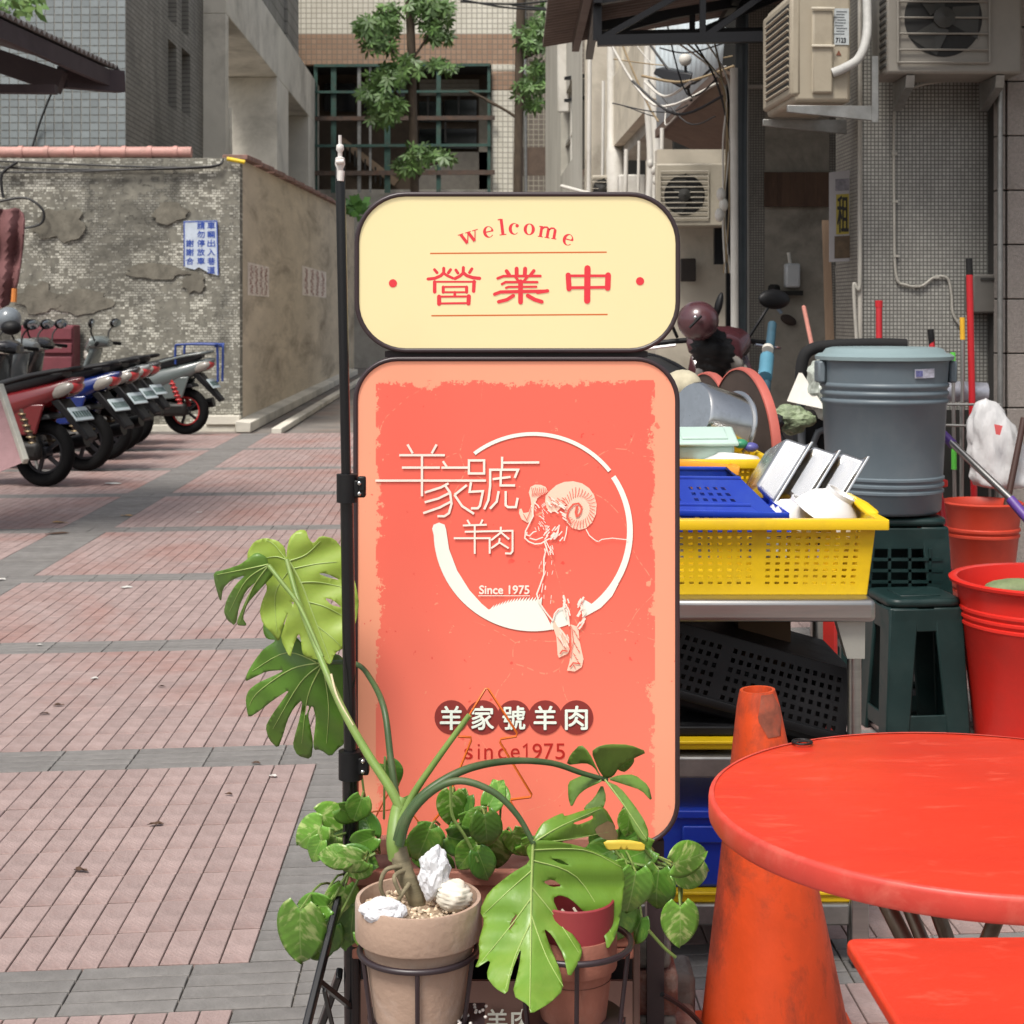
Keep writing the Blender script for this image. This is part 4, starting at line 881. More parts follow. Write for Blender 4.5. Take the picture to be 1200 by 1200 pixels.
# thin character logo on the coral panel
logo = M('print_cream', 'f6e6d8', .45, var=.02); white_print = M('print_white', 'e9f2e6', .45, var=.02); shade_print = M('print_drop', 'cc5a48', .45, var=.02); pale = M('print_pale_pink', 'f6d0b8', .45, var=.03)
Zl = lambda p: (440+p[0]*.175, 500+p[1]*.175)
lg = [[(215, 118), (250, 178)], [(410, 118), (377, 178)], [(160, 190), (465, 190)], [(178, 273), (432, 273)], [(0, 360), (740, 360)], [(312, 190), (312, 465)],
      [(452, 230), (478, 268)], [(442, 273), (625, 273)], [(490, 378), (440, 405), (330, 440)], [(462, 385), (500, 440), (510, 515), (492, 578), (462, 598), (415, 598)], [(492, 445), (420, 480), (330, 505)], [(506, 500), (430, 540), (320, 578)], [(612, 390), (530, 455)], [(530, 455), (580, 530), (660, 582)],
      [(626, 268), (626, 225), (728, 225), (728, 312), (626, 312), (626, 268)], [(640, 370), (630, 435), (720, 430), (700, 528), (685, 545), (640, 545)], [(848, 200), (848, 285)], [(856, 240), (1097, 238)], [(728, 552), (756, 490), (768, 400), (768, 287), (955, 287), (932, 342)],
      [(785, 350), (905, 335)], [(840, 292), (838, 392), (935, 392)], [(825, 430), (812, 500), (767, 548)], [(872, 430), (872, 525), (888, 537), (940, 537), (952, 475)],
      [(615, 622), (633, 653), ], [(718, 620), (702, 653)], [(585, 660), (745, 655)], [(598, 702), (918, 695), (918, 832), (905, 848), (868, 846)], [(525, 745), (765, 745), (765, 848)], [(665, 660), (665, 850)], [(840, 668), (838, 708), (775, 758)], [(840, 705), (895, 752)], [(832, 745), (828, 775), (775, 812)], [(828, 772), (892, 812)]]
g = MB(); strokes(g, [([(a+5, b+7) for a, b in l], 2.7 if i < 23 else 2.2) for i, l in enumerate(lg)], sp, .0006, 2.7, Zl, 0); g.build('drop_line', shade_print, lower)
g = MB(); strokes(g, [(l, 2.7 if i < 23 else 2.2) for i, l in enumerate(lg)], sp, .003, 2.7, Zl, 0); g.build('lettering', logo, lower)
g = MB(); text_into(g, 'Since 1975', (561.5, 685.5, 620.5, 696), sp, .003, .006); strokes(g, [[(560.5, 697.8), (621, 697.8)]], sp, .0031, .9, cap=0); g.build('lettering', logo, lower)
# broken ring round the ram
def arcpoly(cx, cy, ro, ri0, ri1, a0, a1, n=36, capn=6):
    o = [(cx+ro*math.cos(R(a0+(a1-a0)*i/n)), cy+ro*math.sin(R(a0+(a1-a0)*i/n))) for i in range(n+1)]
    i_ = [(cx+(ri0+(ri1-ri0)*i/n)*math.cos(R(a0+(a1-a0)*i/n)), cy+(ri0+(ri1-ri0)*i/n)*math.sin(R(a0+(a1-a0)*i/n))) for i in range(n+1)]
    return o, i_
Zr = lambda p: (430+p[0]*.2917, 480+p[1]*.2917)
rc = Zr((668, 490)); RO = 400*.2917
def arcstrip(mb, a0, a1, r0, r1, off, dx=0, dy=0, n=48):
    o, i_ = arcpoly(rc[0]+dx, rc[1]+dy, RO, r0, r1, a0, a1, n); k = n+1
    mb.add([sp(*p, off) for p in o+i_], [(q, q+1, k+q+1, k+q) for q in range(n)])
crescent = [Zr(p) for p in [(262, 478), (268, 462), (290, 453), (312, 462), (318, 480), (330, 560), (362, 645), (412, 725), (462, 780), (488, 802)]]
zig = []
rnd = random.Random(3)
for i in range(17):
    x = 495+12*i; y = 800-32*math.sin(min(1, i/11)*1.57)-4; zig += [Zr((x, y+5)), Zr((x+17, y-13))]
cres = crescent+zig+[Zr((700, 790)), Zr((722, 830)), Zr((748, 882))]
bot = [(rc[0]+RO*math.cos(R(a)), rc[1]+RO*math.sin(R(a))) for a in [79-1.5*i for i in range(-1, 0)]+[82+3.1*i for i in range(32)]]
cres += [p for p in bot if p[0] < cres[-1][0]-1]
for dx, off, mat, nm in ((1.2, .0005, shade_print, 'ring_drop'), (0, .0014, white_print, 'ring')):
    g = MB(); arcstrip(g, -127, -38.5, RO-4.2, RO-4.6, off, 0, dx*1.5); arcstrip(g, -34.5, 52, RO-6, RO-8, off+.0001, dx, dx)
    flat(g, [(p[0]+dx, p[1]+dx*1.3) for p in cres], sp, off+.0002)
    if nm == 'ring':
        flat(g, [Zr(p) for p in [(753, 825), (775, 802), (800, 795), (808, 830), (812, 862), (745, 884), (738, 858)]], sp, off+.0003)
        flat(g, [Zr(p) for p in [(868, 760), (890, 772), (905, 782), (925, 775), (960, 742), (1004, 690), (1010, 700), (985, 748), (940, 795), (905, 815), (872, 832), (862, 800)]], sp, off+.0004)
    g.build(nm, mat, lower)
# the ram: outlines, wool strokes and ribbed horns
Zm = lambda p: (580+p[0]*.2083, 550+p[1]*.2083)
hornr = [(312, 118), (345, 88), (390, 70), (440, 66), (490, 78), (530, 105), (558, 145), (572, 195), (568, 250), (545, 300), (512, 330), (475, 340), (435, 330), (405, 300), (390, 262), (392, 225), (408, 195), (380, 205), (350, 235), (310, 240), (290, 215), (282, 180), (285, 145)]
hornl = [(300, 125), (285, 98), (258, 86), (225, 85), (200, 98), (190, 130), (200, 165), (205, 200), (190, 240), (160, 245), (150, 220), (138, 222), (135, 245), (150, 280), (185, 300), (205, 290), (218, 255), (222, 200), (240, 160), (270, 140)]
hoofs = [[(330, 840), (350, 880), (380, 905), (418, 955), (412, 985), (420, 1010), (410, 1035), (360, 1058), (352, 1040), (350, 1000), (345, 940), (325, 880)], [(425, 870), (455, 880), (470, 900), (475, 960), (490, 1030), (498, 1065), (488, 1110), (450, 1135), (405, 1130), (418, 1085), (432, 1000), (430, 920)]]
for k, q in enumerate([hornr, hornl]+hoofs):
    g = MB(); flat(g, [Zm(p) for p in q], sp, .0022+.0002*k); g.build('ram_horn' if k < 2 else 'ram_leg', pale, lower)
g = MB(); ln = []
for k in range(30):
    t = R(-200+k*11.5); c = (470, 220); r0, r1 = 62, 98+6*math.sin(k); ln.append(([(c[0]+r0*math.cos(t), c[1]+r0*1.08*math.sin(t)), (c[0]+(r0+r1)/2*math.cos(t+.12), c[1]+(r0+r1)/2*1.1*math.sin(t+.12)), (c[0]+r1*math.cos(t+.16), c[1]+r1*1.18*math.sin(t+.16))], .55))
for k in range(9): ln.append(([(205+k*11, 100+(k % 2)*4), (212+k*10, 128), (208+k*8, 150)], .5))
ln += [([(466, 265), (482, 240), (488, 212), (470, 190), (440, 195), (415, 225), (405, 262), (425, 300)], 1.6), ([(462, 268), (455, 240), (462, 205)], 2.4), ([(160, 250), (178, 280)], .5), ([(205, 210), (192, 250), (178, 285)], .6)]
for k in range(12): ln.append(([(300+7*k, 150+(k*37 % 50)), (318+7*k, 165+(k*37 % 50))], .7))
for k in range(10): ln.append(([(440+(k % 3)*12, 900+22*k), (452+(k % 3)*12, 915+22*k)], .7))
ln += [([(365, 1035), (380, 1015), (408, 1020)], 1.2), ([(420, 1110), (440, 1085), (480, 1090)], 1.2), ([(350, 940), (380, 980), (400, 1010)], .5), ([(430, 880), (440, 960), (425, 1060)], .6)]
ln = [(a, b*1.25) for a, b in ln]; strokes(g, ln, sp, .0032, 1, Zm, 0); g.build('ram_hatching', M('print_coral', 'dd5f4e', .45, var=.02), lower)
g = MB(); ln = [([(205, 200), (215, 260), (190, 310), (172, 345), (168, 385), (190, 405), (225, 418), (260, 415), (290, 395), (330, 380), (352, 350), (362, 310)], .9), ([(180, 350), (178, 368), (195, 372), (215, 352), (235, 345)], .8), ([(195, 385), (230, 395), (270, 380)], .8),
      ([(285, 398), (300, 430), (318, 460)], .7), ([(278, 405), (290, 440), (275, 500), (275, 590), (250, 660), (235, 700), (248, 745), (285, 800), (325, 850)], 1.0), ([(270, 640), (262, 690)], .6),
      ([(512, 335), (530, 370), (560, 395), (590, 405), (565, 400)], .7), ([(585, 402), (600, 392), (660, 385), (750, 395)], .6), ([(405, 320), (400, 360), (388, 400)], .7), ([(360, 320), (352, 370), (335, 392)], .7),
      ([(325, 850), (335, 810), (355, 785), (385, 775)], .9), ([(385, 705), (395, 740), (385, 770), (405, 790), (412, 830), (418, 880)], 1.1), ([(500, 715), (480, 750), (490, 790), (500, 830), (485, 880), (470, 895)], 1.3), ([(220, 185), (240, 200), (250, 215)], .8), ([(250, 260), (275, 280)], .6), ([(245, 300), (262, 318)], .5)]
rnd = random.Random(11)
for k in range(16): x, y = 270+rnd.uniform(0, 95), 330+rnd.uniform(0, 65); ln.append(([(x, y+10), (x+20, y-14)], .8))
for k in range(16): x, y = 290+rnd.uniform(0, 90), 150+rnd.uniform(0, 120); ln.append(([(x, y), (x+22, y+16)], .9))
for k in range(12): x, y = 385+rnd.uniform(-6, 30), 705+rnd.uniform(0, 110); ln.append(([(x, y), (x+9, y+26)], .9))
for k in range(16): x, y = 462+rnd.uniform(-4, 36), 712+rnd.uniform(0, 150); ln.append(([(x+14, y), (x-2, y+24)], .9))
for k in range(26): x, y = 222+rnd.uniform(0, 70), 180+rnd.uniform(0, 150); ln.append(([(x, y), (x+9+rnd.uniform(-4, 4), y+14)], .4))
for k in range(14): x, y = 352+rnd.uniform(0, 60), 890+rnd.uniform(0, 90); ln.append(([(x, y), (x+10, y+22)], .5))
for k in range(14): x, y = 300+rnd.uniform(-20, 60), 500+rnd.uniform(0, 240); ln.append(([(x-30, y), (x-34+rnd.uniform(-4, 4), y+22)], .35))
for k in range(8): x, y = 285+rnd.uniform(-8, 40), 420+rnd.uniform(0, 45); ln.append(([(x, y), (x+6, y+24)], .6))
ln = [(a, b*1.7) for a, b in ln]; strokes(g, ln, sp, .0042, 1, Zm, 0); g.build('ram_outline', logo, lower)
# name roundels
maroon = M('print_maroon', '8a342f', .45, var=.05)
g = MB()
for k in range(5): flat(g, ell(529+36.6*k, 840.5, 19.8, 20.2), sp, .001+.0002*k)
g.build('roundel', maroon, lower)
g = MB()
for k, ch in enumerate('羊家號羊肉'): text_into(g, ch, (515.5+36.6*k, 826.5, 542.5+36.6*k, 855), sp, .003, .022)
g.build('lettering', white_print, lower)
x = 544; g = MB()
for ch, wd in zip('since1975', (10, 2.2, 10, 10, 10.5, 5, 11, 11, 11)):
    tall = ch in '1975i'; b_ = 0; xx = {'s': 544, 'i': 560, 'n': 567.5, 'c': 583.5, 'e': 598.5, '1': 613, '9': 624, '7': 637.5, '5': 651}[ch]
    if ch == '1': strokes(g, [([(xx, 875.5), (xx+4.2, 872), (xx+4.2, 889.5)], 2.0)], sp, .0012, 2, cap=0); continue
    if ch == 'i': strokes(g, [([(xx+1, 877), (xx+1, 889.5)], 2.0), ([(xx+1, 871.8), (xx+1, 874)], 2.2)], sp, .0012, 2, cap=0); continue
    text_into(g, ch, (xx, 871, xx+wd, 889.5) if tall else (xx, 876.5, xx+wd, 889.5), sp, .0012, .0)
g.build('lettering', M('print_deep_red', 'b5251f', .45, var=.03), lower)
# white characters on the brown base panel (mostly below the frame)
g = MB(); pb = Plane(2.838)
text_into(g, '羊', (570, 1181, 595, 1207), pb, .004, .02); g.build('lettering', white_print, sign)
g = MB(); text_into(g, '肉', (599, 1181, 625, 1207), pb, .004, .02); g.build('lettering', white_print, sign)
# ---------------------------------------------------------------- leaves
leafA = M('monstera_pale', (.26, .36, .055), .42, var=.14, vs=9, dirt=(.17, .26, .03), dirt_amt=.5, ds=7, sss=.15, spec=.4)
leafB = M('monstera_dark', (.085, .19, .022), .36, var=.2, vs=9, dirt=(.15, .25, .03), dirt_amt=.5, ds=7, spec=.5)
leafF = M('monstera_green', (.120, .235, .026), .34, var=.13, vs=8, dirt=(.22, .31, .05), dirt_amt=.55, ds=9, spec=.5, bump=.22, bs=26, stretch=(1, 1, .5))
veinm = M('leaf_vein', (.33, .44, .13), .5, var=.1); stemm = M('stem_green', (.17, .27, .06), .45, var=.2, vs=14, dirt=(.22, .2, .1), dirt_amt=.4, ds=12)
stemd = M('stem_dark', (.045, .085, .028), .45, var=.25, vs=14, dirt=(.12, .12, .06), dirt_amt=.5, ds=14)
def inpoly(p, poly):
    c = False; j = len(poly)-1
    for i in range(len(poly)):
        a, b = poly[i], poly[j]
        if (a[1] > p[1]) != (b[1] > p[1]) and p[0] < (b[0]-a[0])*(p[1]-a[1])/(b[1]-a[1])+a[0]: c = not c
        j = i
    return c
def chaikin(poly, k=.2):
    o = []
    for i in range(len(poly)):
        a, b = poly[i], poly[(i+1) % len(poly)]; o += [(a[0]*(1-k)+b[0]*k, a[1]*(1-k)+b[1]*k), (a[0]*k+b[0]*(1-k), a[1]*k+b[1]*(1-k))]
    return o
def leaf_mesh(polys, holes, depth, mb, step=6.):
    """polys in photo pixels; depth(x, y) gives each point its own distance, so the blade is curved"""
    holes = [chaikin(h) for h in holes]
    for poly in polys:
        pl = chaikin(poly); vs_ = [Vector(p) for p in pl]; es = [(i, (i+1) % len(pl)) for i in range(len(pl))]
        for h in holes:
            b = len(vs_); vs_ += [Vector(p) for p in h]; es += [(b+i, b+(i+1) % len(h)) for i in range(len(h))]
        x0, x1 = min(p[0] for p in pl), max(p[0] for p in pl); y0, y1 = min(p[1] for p in pl), max(p[1] for p in pl)
        j = 0; y = y0
        while y < y1:
            x = x0+(step/2 if j % 2 else 0)
            while x < x1:
                q = (x, y)
                if inpoly(q, pl): vs_.append(Vector(q))
                x += step
            y += step*.87; j += 1
        r = geometry.delaunay_2d_cdt(vs_, es, [], 0, .01)
        vv, ff = r[0], r[2]; fs = []
        for f in ff:
            c = ((vv[f[0]].x+vv[f[1]].x+vv[f[2]].x)/3, (vv[f[0]].y+vv[f[1]].y+vv[f[2]].y)/3)
            if inpoly(c, pl) and not any(inpoly(c, h) for h in holes): fs.append(tuple(f))
        mb.add([P(v.x, v.y, depth(v.x, v.y)) for v in vv], fs)
    return mb
def vein(mb, pts, depth, w0, w1, lift=.0012):
    pts = smooth_pts([Vector((p[0], p[1], 0)) for p in pts], 5); n = len(pts)
    mb.tube([P(p.x, p.y, depth(p.x, p.y)-lift) for p in pts], [w0+(w1-w0)*i/(n-1) for i in range(n)], 6)
YP = 2.60
mon = thing('monstera_plant', 'potted monstera with large split leaves in a weathered clay pot beside the sign', 'plant', P(490, 1200, YP))
def leaf(polys, holes, depth, mat, veins, name='leaf', vm=veinm):
    g = MB(); leaf_mesh(polys, holes, depth, g); lf = g.build(name, mat, mon, smooth=True, solid=.0009)
    if veins:
        g = MB()
        for v in veins: vein(g, v[0], depth, v[1], v[2])
        g.build('vein', vm, lf, smooth=True)
    return lf
q = lambda l: [(240+x*.2417, 610+y*.2417) for x, y in l]
def d_base(cx, cy, dx, dy, Y0, fold, droop, ln):
    n = math.hypot(dx, dy); dx, dy = dx/n, dy/n
    def f(x, y):
        t = (x-cx)*dx+(y-cy)*dy; s_ = abs(-(x-cx)*dy+(y-cy)*dx)
        return Y0+fold*s_/1000+droop*(t/ln)**2+.0035*math.sin(t*.16)*min(1, s_/25)
    return f
# big pale leaf, seen from below
dL1 = d_base(335, 655, 52, 122, 2.87, .25, -.02, 120)
L1 = q([(395, 187), (390, 130), (350, 95), (290, 84), (240, 100), (208, 150), (206, 190), (250, 235), (285, 275), (305, 330), (278, 390), (266, 440), (280, 500), (325, 545), (360, 592), (376, 520), (408, 432), (385, 510), (366, 572), (415, 672), (428, 610), (455, 545), (466, 575), (472, 640), (490, 662), (570, 680), (612, 702), (630, 642), (690, 610), (735, 490), (748, 400), (738, 340), (720, 260), (668, 140), (630, 88), (560, 72), (528, 112), (505, 92), (490, 45), (452, 46), (412, 80), (398, 140)])
leaf([L1], [q([(548, 256), (590, 256), (660, 290), (600, 278)]), q([(580, 374), (620, 384), (668, 424), (612, 410)]), q([(418, 395), (432, 395), (430, 410)])], dL1, leafA,
     [(q([(405, 190), (470, 310), (530, 470), (612, 690)]), .0022, .0006), (q([(410, 195), (490, 165), (560, 100)]), .0014, .0004), (q([(430, 232), (540, 210), (640, 200)]), .0014, .0004), (q([(460, 300), (560, 300), (700, 330)]), .0014, .0004), (q([(505, 395), (590, 420), (700, 480)]), .0013, .0004), (q([(545, 510), (620, 570), (660, 610)]), .001, .0003), (q([(395, 190), (350, 175), (300, 180)]), .0012, .0004), (q([(395, 190), (340, 120), (300, 95)]), .001, .0003), (q([(420, 225), (350, 330), (340, 420), (350, 540)]), .001, .0003)])
dL2 = d_base(300, 655, -60, 20, 2.84, .5, .12, 70)
leaf([q([(310, 215), (300, 175), (250, 152), (205, 188), (170, 214), (100, 238), (42, 250), (50, 310), (78, 402), (86, 330), (130, 288), (200, 262), (150, 310), (108, 380), (92, 440), (108, 482), (150, 512), (165, 420), (200, 340), (258, 288), (215, 352), (180, 430), (154, 495), (165, 510), (206, 510), (182, 472), (208, 400), (262, 340), (300, 300), (335, 260)])], [], dL2, leafB,
     [(q([(308, 212), (200, 235), (60, 262)]), .0013, .0004), (q([(305, 218), (200, 290), (120, 440)]), .0012, .0004), (q([(305, 222), (230, 330), (170, 490)]), .0012, .0004)])
dL3 = d_base(372, 775, -60, 60, 2.90, .35, .08, 110)
L3 = q([(285, 490), (282, 540), (300, 575), (350, 580), (285, 622), (240, 680), (205, 740), (195, 782), (240, 760), (300, 730), (392, 724), (330, 755), (260, 785), (214, 820), (198, 862), (204, 920), (214, 957), (270, 920), (330, 872), (415, 815), (370, 880), (320, 950), (294, 1000), (310, 1060), (355, 1106), (380, 1040), (400, 970), (430, 910), (476, 864), (460, 960), (440, 1030), (426, 1090), (450, 1140), (516, 1158), (526, 1080), (512, 1000), (500, 940), (522, 890), (540, 960), (526, 1070), (530, 1112), (560, 1110), (610, 1146), (645, 1105), (675, 1085), (705, 1000), (722, 850), (705, 700), (640, 640), (520, 650), (440, 560), (360, 480)])
leaf([L3], [q([(492, 895), (508, 900), (492, 945), (485, 940)])], dL3, leafB, [(q([(560, 690), (420, 720), (260, 830), (215, 900)]), .0014, .0004), (q([(560, 700), (460, 790), (330, 1010)]), .0014, .0004), (q([(565, 705), (500, 850), (470, 1080)]), .0014, .0004), (q([(565, 700), (400, 640), (230, 730)]), .0014, .0004), (q([(575, 720), (600, 900), (590, 1080)]), .0013, .0004)])
# front leaf, hanging towards us
q2 = lambda l: [(380+x*.4, 960+y*.4) for x, y in l]; q3 = lambda l: [(460+x*.2833, 850+y*.2833) for x, y in l]
dF = d_base(624, 988, -4, 190, 2.56, .55, -.16, 190)
LF = q2([(610, 62), (590, 90), (605, 125), (545, 160), (482, 212), (455, 268), (470, 298), (452, 358), (456, 402), (440, 440), (490, 408), (474, 460), (500, 495), (536, 516), (548, 450), (578, 372), (572, 430), (550, 516), (600, 545), (604, 572), (660, 540), (702, 500), (690, 440), (660, 370), (642, 318), (668, 340), (702, 400), (716, 470), (752, 408), (756, 376), (722, 330), (690, 280), (668, 232), (690, 222), (720, 232), (765, 275), (800, 322), (822, 342), (828, 386), (856, 340), (870, 270), (882, 180), (870, 130), (800, 98), (740, 76), (660, 62)])
leaf([LF], [q2([(660, 114), (690, 117), (722, 137), (690, 130)]), q2([(640, 183), (668, 175), (698, 196), (665, 199)]), q2([(566, 274), (560, 302), (540, 330), (546, 300)])], dF, leafF,
     [(q2([(612, 60), (607, 190), (605, 330), (602, 560)]), .0024, .0006), (q2([(608, 150), (540, 210), (465, 280)]), .0013, .0004), (q2([(607, 230), (540, 320), (450, 430)]), .0013, .0004), (q2([(606, 300), (560, 400), (530, 500)]), .0013, .0004), (q2([(608, 120), (740, 170), (840, 330)]), .0013, .0004), (q2([(608, 200), (680, 290), (745, 390)]), .0013, .0004), (q2([(606, 280), (650, 400), (700, 490)]), .0013, .0004), (q2([(610, 90), (760, 90), (870, 140)]), .0012, .0004)])
dG = d_base(624, 988, 60, -30, 2.57, .9, .14, 100)
tan_tip = M('leaf_brown_tip', (.35, .24, .12), .7, var=.25, vs=20)
lg_ = leaf([q3([(578, 485), (596, 440), (622, 402), (662, 380), (703, 362), (712, 378), (778, 355), (850, 335), (880, 345), (905, 385), (925, 430), (860, 450), (700, 480), (610, 498)])], [q3([(742, 405), (800, 385), (828, 370), (830, 388), (770, 412)])], dG, leafF, [(q3([(580, 487), (690, 420), (860, 345)]), .0014, .0004), (q3([(582, 488), (740, 470), (900, 440)]), .0014, .0004)])
g = MB(); leaf_mesh([q3([(835, 425), (905, 388), (940, 472), (880, 474), (845, 452)])], [], lambda x, y: dG(x, y)-.002, g); g.build('brown_tip', tan_tip, lg_, smooth=True)
# right leaf, twisted away
def dflat(Y0, kx, ky, cx=709, cy=913): return lambda x, y: Y0+kx*(x-cx)/1000+ky*(y-cy)/1000
parts_ = [([(878, 222), (850, 180), (822, 110), (850, 88), (890, 78), (980, 80), (1055, 110), (1000, 135), (940, 170), (912, 212)], dflat(2.72, .6, 1.0)), ([(866, 222), (832, 170), (800, 155), (718, 165), (735, 120), (778, 78), (812, 110), (850, 190)], dflat(2.72, -1.2, .9)),
          ([(872, 228), (822, 196), (768, 214), (726, 235), (727, 300), (740, 342), (766, 290), (800, 262), (850, 240)], dflat(2.71, -.9, -.6)), ([(886, 222), (940, 205), (1000, 203), (1060, 250), (1075, 318), (1030, 268), (960, 245)], dflat(2.72, .8, -.9)), ([(878, 226), (940, 255), (1000, 330), (1040, 390), (1060, 440), (1054, 492), (1006, 452), (960, 335), (900, 260)], dflat(2.70, .2, -.5)), ([(868, 240), (885, 300), (870, 350), (800, 360), (790, 340), (835, 300)], dflat(2.73, -.3, -.4))]
for i, (pp, df) in enumerate(parts_[:1]):
    g = MB()
    for pp, df in parts_: leaf_mesh([q3(pp)], [], df, g)
    lf = g.build('leaf', M('monstera_olive', (.12, .22, .035), .4, var=.22, vs=10, dirt=(.05, .08, .015), dirt_amt=.6, ds=12), mon, smooth=True, solid=.0009)
    g = MB(); vein(g, q3([(878, 224), (950, 320), (1050, 470)]), dflat(2.70, .2, -.5), .0018, .0006); g.build('vein', veinm, lf, smooth=True)
# stems
def stem(pts, r0, r1, mat, name='stem'):
    pp = smooth_pts([P(*p) for p in pts], 7); n = len(pp)
    return MB().tube(pp, [r0+(r1-r0)*i/(n-1) for i in range(n)], 10).build(name, mat, mon, smooth=True)
trunk = M('trunk_ringed', (.20, .17, .10), .7, var=.35, vs=22, stretch=(.4, .4, 3), dirt=(.08, .07, .04), dirt_amt=.7, ds=20)
stem([(492, 1068, 2.62), (486, 1050, 2.61), (474, 1022, 2.61), (466, 995, 2.62)], .0135, .0155, trunk, 'trunk')
stem([(466, 1005, 2.62), (463, 985, 2.62), (466, 955, 2.64), (472, 935, 2.65)], .0155, .012, stemm)
stem([(470, 948, 2.64), (455, 920, 2.65), (430, 882, 2.67), (400, 828, 2.70), (372, 762, 2.77), (350, 705, 2.82), (336, 656, 2.86)], .0088, .0042, stemm)
stem([(378, 770, 2.76), (352, 712, 2.80), (330, 682, 2.82), (315, 663, 2.835)], .0035, .0042, stemm)
stem([(466, 945, 2.66), (458, 890, 2.68), (450, 830, 2.72), (434, 795, 2.80), (417, 778, 2.85), (385, 776, 2.895)], .0062, .004, stemd)
stem([(470, 962, 2.62), (485, 930, 2.62), (512, 890, 2.61), (550, 838, 2.60)], .0068, .0044, stemm)
stem([(466, 985, 2.60), (474, 960, 2.60), (500, 928, 2.60), (545, 902, 2.62), (595, 892, 2.66), (645, 894, 2.69), (682, 906, 2.71), (712, 914, 2.72)], .0085, .0038, stemd)
stem([(468, 990, 2.59), (480, 955, 2.585), (508, 926, 2.58), (540, 915, 2.575), (578, 928, 2.57), (606, 955, 2.565), (625, 988, 2.56)], .0075, .0042, stemd)
stem([(470, 975, 2.61), (478, 950, 2.61), (498, 930, 2.61), (530, 912, 2.61)], .006, .003, stemd)
stem([(388, 790, 2.72), (396, 818, 2.70), (414, 850, 2.68)], .002, .0012, M('dry_sheath', (.55, .47, .30), .8), 'dry_sheath')
for pts in ([(470, 1015, 2.60), (452, 1020, 2.59), (446, 1040, 2.59), (456, 1060, 2.60)], [(474, 1020, 2.60), (462, 1028, 2.58), (470, 1050, 2.58)], [(480, 1035, 2.59), (470, 1050, 2.58), (462, 1068, 2.59)]): stem(pts, .004, .003, trunk, 'aerial_root')
# pots
claym = M('clay_weathered', 'a58c7a', .85, var=.10, vs=10, dirt='bdb0a7', dirt_amt=.6, ds=7, bump=.15, bs=90)
clayr = M('clay_red', '96604f', .85, var=.1, vs=8, dirt='ad8577', dirt_amt=.5, ds=8, bump=.12, bs=90)
def pot(parent, x, yrim, Y, r, h, mat, name='pot', taper=.66):
    c = P(x, yrim, Y); return MB().lathe([(r*taper*.2, -h), (r*taper, -h), (r*.885, -h*.29), (r*.99, -h*.28), (r, -h*.27), (r, -.006), (r*.985, 0), (r*.93, 0), (r*.91, -.01), (r*.88, -h*.16)], c, 48).build(name, mat, parent, smooth=True), c
pt, pcn = pot(mon, 490.5, 1051, YP, .1015, .215, claym)
gravel = M('gravel', (.62, .50, .36), .9, var=.3, vs=60, island=.35)
MB().lathe([(.001, -.016), (.05, -.018), (.091, -.022)], pcn, 32).build('soil', M('potting_soil', (.30, .22, .15), .95, var=.3, vs=60, bump=.5, bs=200), mon, smooth=True)
g = MB(); rnd = random.Random(5)
for i in range(420):
    a, r_ = rnd.uniform(0, 6.28), .088*math.sqrt(rnd.random()); s_ = rnd.uniform(.0022, .0042)
    g.ellipsoid(pcn+V(r_*math.cos(a), r_*math.sin(a), -.017+rnd.uniform(-.002, .004)), (s_*rnd.uniform(.8, 1.4), s_, s_*.8), 6, 4, rotm(rnd.uniform(0, 90), 0, rnd.uniform(0, 180)))
o = g.build('gravel', gravel, mon); o['kind'] = 'stuff'
def lump(name, label, cat, c, r, mat, seed, rough=.28, freq=2.2, crumple=True):
    bm = bmesh.new(); bmesh.ops.create_icosphere(bm, subdivisions=4, radius=1)
    for v in bm.verts:
        n = v.co.copy()
        d = 1+rough*(noise.noise(n*freq+V(seed, 0, 0)))+(rough*.5*abs(noise.noise(n*freq*2.7+V(0, seed, 0))) if crumple else 0)+(.10*math.sin(n.z*22+n.x*4) if not crumple else 0)
        if crumple: d += .12*abs(noise.cell(n*freq*1.6+V(seed, seed, 0)))
        v.co = V(n.x*r[0], n.y*r[1], n.z*r[2])*d
    me = bpy.data.meshes.new(name); bm.to_mesh(me); bm.free(); me.materials.append(mat)
    if not crumple: me.polygons.foreach_set('use_smooth', [True]*len(me.polygons))
    o = bpy.data.objects.new(name, me); COL.objects.link(o); o.location = c; tag(o, label, cat); return o
tissue = M('tissue_white', 'd0d1d4', .9, var=.03); shellm = M('shell_cream', 'd9d3c4', .6, var=.08, vs=20, dirt='b3a48b', dirt_amt=.5, ds=16)
lump('crumpled_tissue', 'crumpled white tissue standing in the clay pot against the plant stem', 'tissue', P(508, 1023, 2.60), (.023, .019, .036), tissue, 3, .36, 1.9)
lump('seashell', 'cream ribbed seashell at the right of the clay pot under the tissue', 'shell', P(532, 1050, 2.585), (.028, .024, .024), shellm, 8, .15, 1.8, False)
lump('white_stone', 'white lump of coral stone at the front left of the clay pot', 'stone', P(449, 1067, 2.54), (.032, .022, .018), tissue, 13, .22, 1.5)
